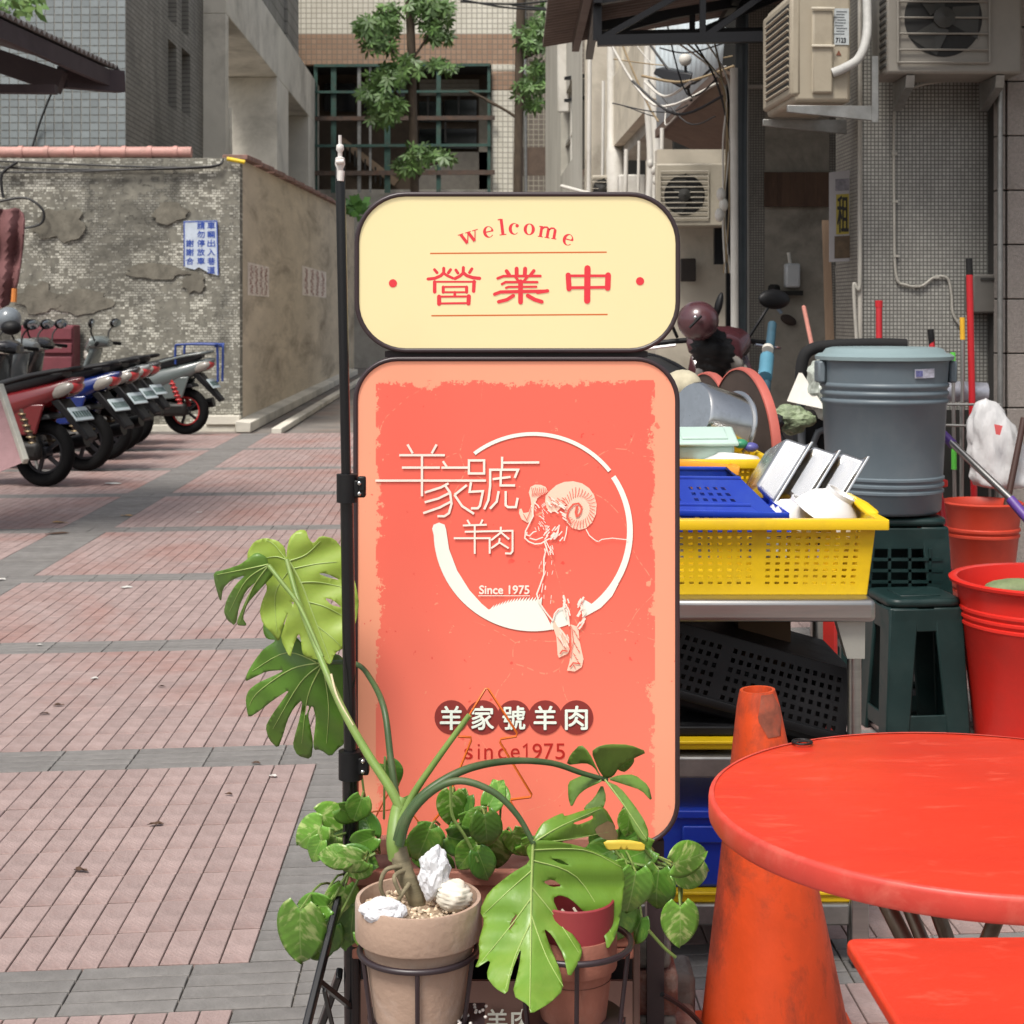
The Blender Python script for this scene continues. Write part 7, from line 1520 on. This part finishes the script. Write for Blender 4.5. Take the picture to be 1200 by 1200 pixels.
# hand cart with black foam handle, with bags, behind the bin
hc = thing('hand_cart', 'hand cart with a black foam covered handle behind the grey bin', 'cart', P(948, 650, 7.0))
MB().tube(smooth_pts([P(938, 465, 7.0), P(940, 425, 7.0), P(950, 410, 7.0), P(975, 405, 7.0), P(1030, 403, 7.0), P(1062, 404, 7.0)], 6), .026, 14).build('foam_handle', M('black_foam', '0d0d0e', .85), hc, smooth=True)
MB().tube([P(938, 463, 7.0), P(944, 640, 7.0)], .018, 12).build('upright', M('cart_grey', '55595c', .5), hc, smooth=True)
MB().span(P(930, 640, 7.0), P(1010, 480, 7.4)).build('cart_box', black_plastic, hc, bevel=.02)
MB().tube(circle_pts(P(972, 520, 6.98), .07, (1, 0, 0), (0, 0, 1), 8), .015, 8, True).build('cart_frame', M('cart_grey', '55595c', .5), hc, smooth=True)
rnd = random.Random(4)
bagc = [M('clear_bag', '9aa097', .35, var=.35, vs=14), M('waste_green', '7d8a6c', .6, var=.5, vs=18), M('black_bag', '1c1c1f', .35, var=.4, vs=8)]
for lab, (x, y, Y, r_, m, sd_) in (('clear plastic bag of pale waste on the hand cart left of the bin', (968, 455, 6.9, (.075, .06, .11), bagc[0], 3)), ('shiny black rubbish bag low behind the steel pans', (890, 510, 6.5, (.09, .07, .11), bagc[2], 5)), ('dark bag of green scraps behind the leaning steel pans', (925, 492, 6.6, (.09, .06, .05), bagc[1], 9))):
    lump('rubbish_bag', lab, 'bag', P(x, y, Y), r_, m, sd_, .3, 2.4)
o = MB().hexa([P(922, 470, 6.9), P(968, 480, 6.8), P(968, 480, 6.81), P(922, 470, 6.91), P(936, 437, 6.95), P(940, 437, 6.94), P(940, 437, 6.95), P(936, 437, 6.96)]).build('photo_frame', white_paint); tag(o, 'white edged magazine sheet poking out left of the hand cart', 'sheet')
# blue pole, pink stick
rod('weathered blue pipe with a pale blue sleeve leaning on the dark wall', 'blue_pipe', [(889, 540, 7.2), (905, 380, 8.0)], .022, M('blue_pipe_m', '2c4a58', .55, var=.3, vs=12), [('sleeve', (896.5, 442, 7.62), (899, 418, 7.75), .034, M('sleeve_blue', '4f8296', .5)), ('pipe_band', (899.6, 411, 7.78), (900, 408, 7.8), .028, white_paint)])
rod('thin faded pink stick leaning against the dark tiled wall', 'broom_handle', [(953, 412, 9.2), (942, 360, 9.6)], .013, M('pink_stick', 'b3786c', .6))
t = thing('brush', 'old hand brush hanging on the dark tiled wall', 'brush', P(925, 375, YK-.06))
MB().tube([P(903, 352, YK-.06), P(916, 367, YK-.06)], .012, 8).build('brush_handle', M('brush_blue', '7a8794', .5), t); MB().ellipsoid(P(924, 375, YK-.06), (.06, .03, .035), M=rotm(0, 25)).build('brush_head', M('brush_brown', '2c2019', .8), t)
# ---------------------------------------------------------------- scooters: local +x is forward, ground at z = 0
tyrem = M('tyre', '0a0a0b', .85, spec=.2); rimm = M('scooter_rim', '26262a', .4, .4); seatm = M('scooter_seat', '1d1f22', .5, var=.15); chrome = M('chrome', 'c9c9c9', .12, 1.); mirg = M('mirror_glass', '9aa3aa', .08, 1.)
platem = M('plate_white', 'b9c6c9', .5, var=.05); lampc = M('lamp_clear', '8f8a82', .15, var=.25, vs=12, spec=.7); lampr = M('lamp_red', (.42, .03, .03), .15, spec=.7); engm = M('engine_grey', '242220', .5, .4, var=.3, vs=14)
def body_paint(n, c): return M('scooter_paint_'+n, c, .22, var=.05, coat=.6)
pA = body_paint('red', (.15, .009, .012))
def scooter(name, label, paint, rimc=None, loft=0.):
    t = thing(name, label, 'scooter', (0, 0, 0), 'scooters parked along the alley wall', local=True)
    for x, nm in ((-.62, 'rear_wheel'), (.66, 'front_wheel')):
        wh = MB().tube(circle_pts((x, 0, .265), .215, (1, 0, 0), (0, 0, 1), 36), .052, 10, True).build(nm, tyrem, t, smooth=True)
        MB().tube(circle_pts((x, 0, .265), .158, (1, 0, 0), (0, 0, 1), 32), .013, 8, True).build('rim', rimc or rimm, wh, smooth=True)
        g = MB()
        for k in range(5):
            a = k*1.2566; g.bar((x, 0, .265), (x+.15*math.cos(a), 0, .265+.15*math.sin(a)), .03, .02, (0, 1, 0))
        g.lathe([(.001, .06), (.05, .05), (.05, -.05), (.001, -.06)], (x, 0, .265), 16, rotm(90)); g.build('spokes', rimm, wh)
    def loft_(secs, nm, mat, n=14, p=2.6):
        vs_, fs_ = [], []
        for x, zc, hw, hh_ in secs:
            for k in range(n):
                a = 2*math.pi*k/n; c, s_ = math.cos(a), math.sin(a)
                vs_.append(V(x, hw*math.copysign(abs(c)**(2/p), c), zc+hh_*math.copysign(abs(s_)**(2/p), s_)))
        m = len(secs)
        for i in range(m-1):
            for k in range(n): l = (k+1) % n; fs_.append((i*n+k, i*n+l, (i+1)*n+l, (i+1)*n+k))
        fs_ += [tuple(range(n-1, -1, -1)), tuple(range((m-1)*n, m*n))]
        return MB().add(vs_, fs_).build(nm, mat, t, smooth=True)
    loft_([(.10, .54, .12, .12), (-.10, .56, .155, .15), (-.40, .645, .175, .13), (-.70, .735, .14, .095), (-.90, .82, .07, .05), (-.96, .85, .03, .02)], 'tail_body', paint)
    loft_([(.14, .68, .11, .04), (.02, .735, .155, .06), (-.25, .765, .165, .07), (-.45, .81, .155, .075), (-.72, .875, .12, .06), (-.82, .90, .07, .03)], 'seat', seatm)
    loft_([(.44, .30, .12, .06), (.52, .48, .22, .12), (.52, .70, .23, .14), (.46, .90, .17, .12), (.40, .99, .09, .06)], 'front_shield', paint)
    MB().hexa([V(-.12, -.14, .27), V(.48, -.14, .27), V(.48, .14, .27), V(-.12, .14, .27), V(-.12, -.15, .34), V(.48, -.15, .34), V(.48, .15, .34), V(-.12, .15, .34)]).build('floorboard', black_plastic, t, bevel=.02)
    MB().hexa([V(-.05, -.13, .34), V(.12, -.11, .34), V(.12, .11, .34), V(-.05, .13, .34), V(-.10, -.13, .60), V(.10, -.10, .60), V(.10, .10, .60), V(-.10, .13, .60)]).build('under_seat', black_plastic, t, bevel=.02)
    loft_([(.62, .46, .07, .03), (.70, .54, .08, .03), (.80, .53, .08, .03), (.90, .44, .06, .03)], 'front_fender', paint)
    hb = loft_([(.54, .98, .10, .07), (.46, 1.03, .18, .09), (.36, 1.05, .15, .07), (.28, 1.03, .08, .04)], 'handlebar_cowl', paint)
    MB().tube(smooth_pts([V(.30, -.36, 1.02), V(.36, -.2, 1.04), V(.38, 0, 1.05), V(.36, .2, 1.04), V(.30, .36, 1.02)], 5), .014, 8).build('handlebar', black_plastic, t, smooth=True)
    for s_ in (-1, 1):
        MB().tube([V(.30, s_*.36, 1.02), V(.335, s_*.25, 1.03)], .020, 10).build('grip', rubber, t, smooth=True)
        MB().tube([V(.41, s_*.22, 1.02), V(.37, s_*.38, 1.0)], .009, 6).build('brake_lever', chrome, t, smooth=True)
        st_ = MB().tube(smooth_pts([V(.38, s_*.2, 1.06), V(.40, s_*.26, 1.16), V(.36, s_*.33, 1.24)], 4), .009, 6).build('mirror', black_plastic, t, smooth=True)
        MB().ellipsoid((.36, s_*.35, 1.26), (.03, .10, .055), 14, 8, rotm(0, -10, s_*12)).build('mirror_shell', black_plastic, st_, smooth=True)
        MB().ellipsoid((.338, s_*.35, 1.26), (.012, .088, .046), 14, 8, rotm(0, -10, s_*12)).build('mirror_glass', mirg, st_, smooth=True)
        MB().ellipsoid((.50, s_*.10, .88), (.05, .045, .05), 12, 8).build('indicator', lampc, t, smooth=True)
        MB().ellipsoid((-.82, s_*.085, .765), (.12, .035, .05), 12, 8, rotm(0, 22)).build('indicator', lampc, t, smooth=True)
        MB().tube([V(-.50, s_*.13, .62), V(-.62, s_*.12, .30)], .024, 10).build('shock_absorber', M('shock_dark', '4a3b30', .5) if rimc is None else M('shock_red', (.45, .03, .03), .4), t, smooth=True)
        for k in range(6): MB().tube(circle_pts(V(-.51-.018*k, s_*.129, .58-.045*k), .033, (1, 0, 0), (0, 1, 0), 12), .008, 5, True).build('spring_coil', M('spring', '7a6a50', .4, .6) if rimc is None else M('shock_red', (.45, .03, .03), .4), t, smooth=True)
        MB().tube([V(.52, s_*.07, .62), V(.66, s_*.075, .265)], .02, 8).build('fork', zinc, t, smooth=True)
        MB().tube(smooth_pts([V(-.30, s_*.16, .80), V(-.6, s_*.15, .88), V(-.88, s_*.10, .93), V(-.93, 0, .94)], 4), .016, 8).build('grab_rail', paint if rimc else black_plastic, t, smooth=True)
    MB().ellipsoid((.53, 0, .92), (.05, .11, .06), 14, 8).build('headlight', lampc, t, smooth=True)
    MB().ellipsoid((-.885, 0, .79), (.07, .09, .05), 14, 8, rotm(0, 22)).build('tail_light', lampr, t, smooth=True)
    MB().hexa([V(-.80, -.09, .70), V(-.72, -.09, .68), V(-.72, .09, .68), V(-.80, .09, .70), V(-1.06, -.07, .40), V(-1.03, -.07, .37), V(-1.03, .07, .37), V(-1.06, .07, .40)]).build('rear_mudguard', black_plastic, t, bevel=.01)
    Mp_ = rotm(0, 40, 0)
    pl_ = MB().box((-.945, 0, .58), (.012, .26, .13), Mp_).build('number_plate', platem, t, bevel=.004)
    g = MB()
    for k in range(6): g.box(V(-.945, 0, .58)+Mp_ @ V(-.008, -.1+.04*k, -.005), (.003, .022, .06), Mp_)
    g.build('plate_marks', M('plate_ink', '2c4a44', .6), pl_)
    g = MB(); g.box((-.30, .02, .30), (.44, .20, .17)); g.box((-.50, .13, .29), (.35, .09, .15)); g.build('engine', engm, t, bevel=.04)
    MB().tube([V(-.28, -.17, .25), V(-.45, -.19, .27), V(-.88, -.20, .36)], [.025, .055, .058], 14).build('exhaust', black_metal, t, smooth=True)
    MB().box((-.62, -.235, .34), (.30, .012, .08), rotm(0, 12)).build('exhaust_shield', engm, t, bevel=.01)
    MB().hexa([V(-.75, -.12, .54), V(-.40, -.12, .50), V(-.40, .12, .50), V(-.75, .12, .54), V(-.72, -.10, .58), V(-.40, -.12, .60), V(-.40, .12, .60), V(-.72, .10, .58)]).build('under_tray', black_plastic, t, bevel=.015)
    for s_ in (-1, 1): MB().hexa([V(-.62, s_*.10, .42), V(.02, s_*.14, .36), V(.02, s_*.165, .36), V(-.62, s_*.13, .42), V(-.70, s_*.11, .66), V(.06, s_*.13, .62), V(.06, s_*.16, .62), V(-.70, s_*.14, .66)]).build('side_cover', paint, t, bevel=.02)
    MB().tube([V(-.15, .13, .27), V(-.25, .15, .02)], .014, 8).build('kick_stand', zinc, t)
    return t
red_s = scooter('parked_scooter', 'dark red scooter nearest in the row, tail towards the alley', pA)
def put(o, x, y, Y, heading):            # rear tyre contact at the photo point
    a = R(heading); c = P(x, y, Y); k = 1.1; o.scale = (k, k, k); o.location = (c.x+.62*k*math.cos(a), c.y+.62*k*math.sin(a), 0); o.rotation_euler = (0, 0, a)
put(red_s, 52, 572, 14.1, 164)
blue_p = body_paint('blue', (.008, .022, .14)); blk_p = body_paint('black', (.012, .012, .014)); wht_p = body_paint('white', (.22, .24, .24)); sil = body_paint('silver_green', (.12, .14, .135)); mar = body_paint('maroon', (.055, .018, .022))
for lab, pm_, (x, Y, hd) in (('blue scooter second in the row behind the red one', blue_p, (100, 15.5, 165)), ('black scooter third in the row with pale tail lamps', blk_p, (124, 16.7, 166)), ('white scooter fourth in the row nearly hidden', wht_p, (139, 17.7, 167)), ('black scooter last of the row before the silver one', blk_p, (152, 18.6, 167))):
    s2 = dup(red_s, (0, 0, 0), 0, lab, {'scooter_paint_red': pm_}); put(s2, x, 0, Y, hd)
sil_s = scooter('parked_scooter', 'silver green scooter with red rimmed rear wheel by the mosaic wall', sil, M('rim_red', (.45, .03, .03), .4))
put(sil_s, 218, 0, 20.2, 172)
rack = MB(); rb = M('rack_blue', (.02, .05, .22), .4)
rack.tube(smooth_pts([V(-.55, -.15, .80), V(-.55, -.15, .98), V(-.60, -.15, 1.02), V(-.98, -.13, 1.02), V(-1.02, -.1, .98), V(-1.02, -.08, .6)], 4), .014, 8); rack.tube(smooth_pts([V(-.55, .15, .80), V(-.55, .15, .98), V(-.60, .15, 1.02), V(-.98, .13, 1.02), V(-1.02, .1, .98), V(-1.02, .08, .6)], 4), .014, 8)
rack.tube([V(-1.0, -.12, 1.0), V(-1.0, .12, 1.0)], .012, 8); rack.build('blue_rack', rb, sil_s, smooth=True)
# maroon scooter in the rear yard on the right, seen from the front, with a helmet
mar_s = dup(red_s, (P(812, 0, 9.5).x, 9.75, .2), R(-76), 'maroon scooter standing in the dark yard behind the sign', {'scooter_paint_red': mar})
hm = thing('helmet', 'glossy maroon helmet resting on the dark scooter behind the sign', 'helmet', P(818, 376, 8.9))
MB().ellipsoid(P(818, 376, 8.9), (.115, .12, .11), 24, 14).build('helmet_shell', M('helmet_maroon', (.075, .03, .035), .25, coat=.4), hm, smooth=True)
MB().tube([P(822, 370, 8.76), P(808, 384, 8.77)], .008, 6).build('helmet_strap', black_plastic, hm); MB().ellipsoid(P(815, 372, 8.78), (.012, .01, .012)).build('helmet_button', chrome, hm, smooth=True)
t = thing('seat_cover', 'black bag draped over the dark scooter under the maroon helmet', 'bag', P(835, 410, 9.0))
bm_ = lump('bag_body', '', None, P(835, 412, 9.05), (.12, .1, .13), black_plastic, 21, .22, 1.3, False); bm_.parent = t; bm_.location = P(835, 412, 9.05)-ORG[t.name]; del bm_['label']
MB().ellipsoid(P(842, 358, 8.95), (.022, .03, .075), 12, 8, rotm(0, 14)).build('mirror_back', black_plastic, t, smooth=True)
hm2 = thing('helmet', 'grey open helmet hung on a handlebar at the far left', 'helmet', P(10, 378, 15.6))
MB().ellipsoid(P(10, 374, 15.6), (.12, .13, .12), 20, 12).build('helmet_shell', M('helmet_grey', '6f767b', .25, coat=.4), hm2, smooth=True)
MB().ellipsoid(P(13, 384, 15.5), (.10, .08, .07), 16, 10).build('visor', black_plastic, hm2, smooth=True)
# ---------------------------------------------------------------- left side clutter: maroon cabinet, tarp, pink board, awning
mr = M('maroon_panel', '6d3038', .6, var=.15, vs=3, dirt='4a2026', dirt_amt=.4, ds=4)
cbn = thing('maroon_cabinet', 'low maroon panelled cabinet against the mosaic wall behind the scooters', 'cabinet', P(62, 505, 21.0))
MB().span(P(24, 505, 21.2)+V(0, -.0, 0), P(86, 381, 21.2)+V(0, .35, 0)).build('cabinet_body', mr, cbn, bevel=.02)
for y0, y1 in ((384, 398), (402, 414), (418, 436), (440, 470)): MB().span(P(27, y1, 21.15), P(84, y0, 21.15)+V(0, .05, 0)).build('panel', mr, cbn, bevel=.01)
tarpm = M('tarp_maroon', '6b4646', .85, var=.2, vs=5, bump=.5, bs=14)
tp = thing('tarpaulin', 'dull maroon tarpaulin bundle hanging at the left edge', 'tarpaulin', P(5, 360, 17))
def d17(x, y): return 17+.06*math.sin(x*.28+y*.03)+.04*math.sin(y*.11)
g = MB(); leaf_mesh([[(-60, 250), (-10, 243), (8, 246), (20, 243), (29, 252), (27, 285), (24, 310), (20, 335), (12, 356), (0, 362), (-60, 365)]], [], d17, g, 5); g.build('tarp_sheet', tarpm, tp, smooth=True, solid=.02)
MB().tube([P(17, 338, 16.9), P(16, 354, 16.9)], .03, 8).build('orange_tag', M('orange_tag', 'c77a3a', .6), tp)
pb_ = M('pink_board', '9c7b7c', .85, var=.14, vs=8, bump=.3, bs=60); pe_ = M('pale_edge', 'a9a79c', .7)
bd = thing('pink_board', 'pink covered board with a pale edge standing at the left edge', 'board', P(0, 552, 11))
MB().hexa([P(-90, 590, 11), P(29, 541, 11), P(30, 541, 11.3), P(-90, 590, 11.3), P(-90, 420, 11.4), P(-1, 455, 11.4), P(0, 455, 11.7), P(-90, 420, 11.7)]).build('board_face', pb_, bd)
MB().bar(P(30, 541, 10.98), P(0, 452, 11.38), .04, .05).build('board_edge', pe_, bd, bevel=.006)
purp = M('awning_purple', '3c3033', .7, var=.15, vs=2, dirt='2a2022', dirt_amt=.4, ds=2); 
la = thing('left_awning', 'brown sheet metal awning with corrugated edge at the upper left', 'awning', P(40, 60, 11))
e0, e1 = P(-60, -14, 9.4), P(141, 81, 12.2)
b0_, b1_ = e0+V(-2.2, 0, .62), e1+V(-2.2, 0, .62)
sheet(e0, e1, b1_, b0_, 34, .016, MB(), (0, 0, 1)).build('roof_sheet', M('awning_grey', '6f6b68', .6, .2, var=.15), la, smooth=True, solid=.008)
g = MB(); d_ = V(0, 0, -.15); g.hexa([e0+d_+V(-.02, 0, 0), e1+d_+V(-.02, 0, 0), e1+d_+V(-.06, .02, 0), e0+d_+V(-.06, .02, 0), e0+V(-.02, 0, -.03), e1+V(-.02, 0, -.03), e1+V(-.06, .02, -.03), e0+V(-.06, .02, -.03)]).build('fascia', purp, la)
MB().prism([e0+V(-.05, 0, -.05), e1+V(-.05, 0, -.05), b1_+V(0, 0, -.05), b0_+V(0, 0, -.05)], (0, 0, -.02)).build('soffit', purp, la)
MB().bar(P(-30, 62, 11.6), P(73, 97, 11.6), .12, .16).build('beam', purp, la); MB().bar(P(73, 90, 11.7), P(141, 96, 12.2), .1, .16).build('beam', purp, la); MB().bar(P(-20, 104, 11.2), P(66, 105, 11.2), .08, .06).build('beam', purp, la)
# ---------------------------------------------------------------- trees at the end of the alley
bark = M('bark', '4a3f33', .9, var=.3, vs=10, stretch=(1, 1, .3)); crownm = M('tree_leaf', (.075, .15, .035), .5, var=.3, vs=.9, dirt=(.17, .25, .06), dirt_amt=.7, ds=1.3, island=.35)
def tree(label, trunk, branches, clumps, Y, seed, leafs=.21, dens=48):
    t = thing('tree', label, 'tree', P(*trunk[0], Y), 'trees before the tiled block')
    n = len(trunk); MB().tube(smooth_pts([P(a, b, Y) for a, b in trunk], 5), .11, 9).build('trunk', bark, t, smooth=True)
    for b in branches: MB().tube(smooth_pts([P(x, y, Y) for x, y in b], 5), .035, 6).build('branch', bark, t, smooth=True)
    rnd = random.Random(seed); g = MB()
    for cx, cy, rx, ry in clumps:
        for k in range(int(dens*rx*ry/400)+12):
            a, r_ = rnd.uniform(0, 6.28), rnd.random()**.6*.88; c = P(cx+rx*r_*math.cos(a), cy+ry*r_*math.sin(a), Y+rnd.uniform(-.7, .7))
            # a palmate spray: five leaflets
            base = rnd.uniform(0, 360); sz_ = leafs*rnd.uniform(.7, 1.25); tl = rotm(rnd.uniform(-60, 60), rnd.uniform(-50, 50), 0)
            for q in range(5):
                an = R(base+q*58-116); d_ = tl @ V(math.cos(an), rnd.uniform(-.2, .2), math.sin(an)-.25); n_ = tl @ V(-math.sin(an), 0, math.cos(an))
                g.add([c, c+d_*sz_*.55+n_*sz_*.17, c+d_*sz_, c+d_*sz_*.55-n_*sz_*.17], [(0, 1, 2, 3)])
    g.build('crown', crownm, t)
tree('slender tree with leafy tiers before the dark window grille', [(487, 420), (486, 225), (484, 150), (482, 60), (478, -40)], [[(484, 140), (465, 110), (455, 85)], [(483, 70), (500, 45), (515, 20)], [(482, 90), (460, 60), (445, 30)], [(486, 215), (500, 195), (520, 190)], [(550, 107), (580, 122), (605, 137)]],
     [(445, 45, 26, 20), (432, 30, 16, 12), (455, 20, 20, 18), (505, 14, 28, 22), (512, 40, 20, 12), (478, 78, 22, 14), (455, 88, 26, 16), (440, 108, 22, 14), (448, 132, 24, 14), (466, 122, 14, 12), (515, 78, 22, 8), (492, 180, 20, 12), (478, 196, 16, 9), (515, 184, 18, 8), (490, 2, 20, 16)], 40.5, 3)
tree('second tree with sparse bright leaves against the dark tiled corner', [(606, 420), (607, 225), (608, 140), (609, 60), (612, -40)], [[(608, 140), (590, 128), (570, 118)], [(609, 70), (630, 60), (640, 40)], [(608, 130), (625, 95), (640, 85)]],
     [(618, 38, 20, 14), (638, 30, 18, 16), (640, 55, 14, 10), (622, 52, 16, 8), (628, 82, 18, 12), (622, 100, 16, 10), (612, 105, 10, 12), (640, 98, 10, 8), (625, 122, 14, 8), (645, 12, 14, 14)], 38.5, 8, .19, 42)
o = thing('shrub', 'small bright green shrub showing above the alley wall beside the sign', 'shrub', P(414, 250, 39)); g = MB(); rnd = random.Random(6)
for k in range(60):
    c = P(414+rnd.uniform(-14, 12), 245+rnd.uniform(-8, 8), 39+rnd.uniform(-.4, .4)); d_ = V(rnd.uniform(-1, 1), rnd.uniform(-.5, .5), rnd.uniform(-.3, 1)).normalized()*.26; n_ = d_.cross(V(0, 1, 0)).normalized()*.09; g.add([c, c+d_*.5+n_, c+d_, c+d_*.5-n_], [(0, 1, 2, 3)])
g.build('foliage', M('shrub_leaf', (.08, .20, .04), .5, var=.3, vs=2, island=.3), o)
g = MB(); rnd = random.Random(9)
t = thing('roof_plant', 'leafy branch tips showing above the left awning', 'branch', P(30, 10, 18))
for k in range(70):
    c = P(22+rnd.uniform(-26, 26), 4+rnd.uniform(-14, 12), 18+rnd.uniform(-.4, .4)); d_ = V(rnd.uniform(-1, 1), rnd.uniform(-.5, .5), rnd.uniform(-1, .3)).normalized()*.17; n_ = d_.cross(V(0, 1, 0)).normalized()*.035; g.add([c, c+d_*.5+n_, c+d_, c+d_*.5-n_], [(0, 1, 2, 3)])
g.build('foliage', crownm, t)
# ---------------------------------------------------------------- litter on the paving
dl = M('dead_leaf', '4a3527', .9, var=.3, vs=30); paperm = M('litter_white', 'c4c2bc', .8, var=.1); tanl = M('litter_tan', 'b08a52', .8, var=.2)
def gy(x, y, dz=.004): Y = F*EYE/(y-HY); return V((x-CX)*Y/F, Y, dz)
for i, (x, y, s_, m, nm, lab) in enumerate(((182, 968, 10, dl, 'dry_leaf', 'curled brown dry leaf on the red paving, lower of the two big ones'), (95, 1022, 11, dl, 'dry_leaf', 'long brown dry leaf lying on the red paving near the bottom left'), (66, 626, 15, dl, 'dry_leaf', 'big dry brown leaf on the grey paving band at the left'), (70, 613, 11, tanl, 'dry_leaf', 'yellowish dry leaf just beyond the big brown one'), (268, 933, 6, dl, 'dry_leaf', 'small brown leaf scrap by the middle of the red paving'), (68, 828, 7, dl, 'dry_leaf', 'small dark leaf in the second paving field, right one of a pair'), (52, 838, 7, dl, 'dry_leaf', 'small dark leaf in the second paving field, left one of a pair'), (190, 806, 6, dl, 'dry_leaf', 'dark leaf scrap left of the lower monstera leaf'), (300, 896, 6, dl, 'dry_leaf', 'dark scrap beside the grey course under the monstera leaf'), (148, 605, 8, tanl, 'dry_leaf', 'orange dry leaf near the far grey band'), (320, 911, 5, paperm, 'paper_scrap', 'white oval paper scrap near the right border of the paving'), (148, 689, 8, paperm, 'paper_scrap', 'pale blue white paper strip in the third paving field'), (111, 796, 5, paperm, 'paper_scrap', 'white paper scrap in the second paving field'), (46, 757, 4, paperm, 'paper_scrap', 'tiny white scrap on the grey cross course at the left'), (132, 567, 11, paperm, 'paper_scrap', 'flat white paper by the tail of the red scooter'), (2, 680, 6, paperm, 'paper_scrap', 'white paper at the left edge by the grey band'), (233, 601, 4, paperm, 'paper_scrap', 'tiny white scrap near the far paving band'), (300, 495, 7, paperm, 'paper_scrap', 'white crumpled scrap at the foot of the alley wall'), (378, 969, 8, tanl, 'cigarette_butt', 'pale cigarette butt on the grey border by the pothos'))):
    c = gy(x, y); Y = c.y; L_ = px(s_, Y); rnd = random.Random(i)
    if nm == 'cigarette_butt': o = MB().tube([c+V(-L_, 0, .004), c+V(L_, .01, .004)], .004, 8).build(nm, M('butt', 'cdb79c', .8), smooth=True)
    else:
        a = rnd.uniform(-.5, .5); n = 12; up = .006 if nm == 'dry_leaf' else .004; vs_ = [c+V(0, 0, .002)]; fs_ = []
        st_ = .8 if nm == 'dry_leaf' else 1.6
        for k in range(n):
            th = 2*math.pi*k/n; r_ = L_*rnd.uniform(.75, 1.1); p = V(r_*math.cos(th), r_*math.sin(th)*.5*st_, up*abs(math.sin(th+a))*rnd.uniform(.3, 1.6)); vs_.append(c+rotm(0, 0, math.degrees(a)) @ p)
        fs_ = [(0, 1+k, 1+(k+1) % n) for k in range(n)]
        o = MB().add(vs_, fs_).build(nm, m, smooth=True)
    tag(o, lab, nm.replace('_', ' '), 'litter on the paving')
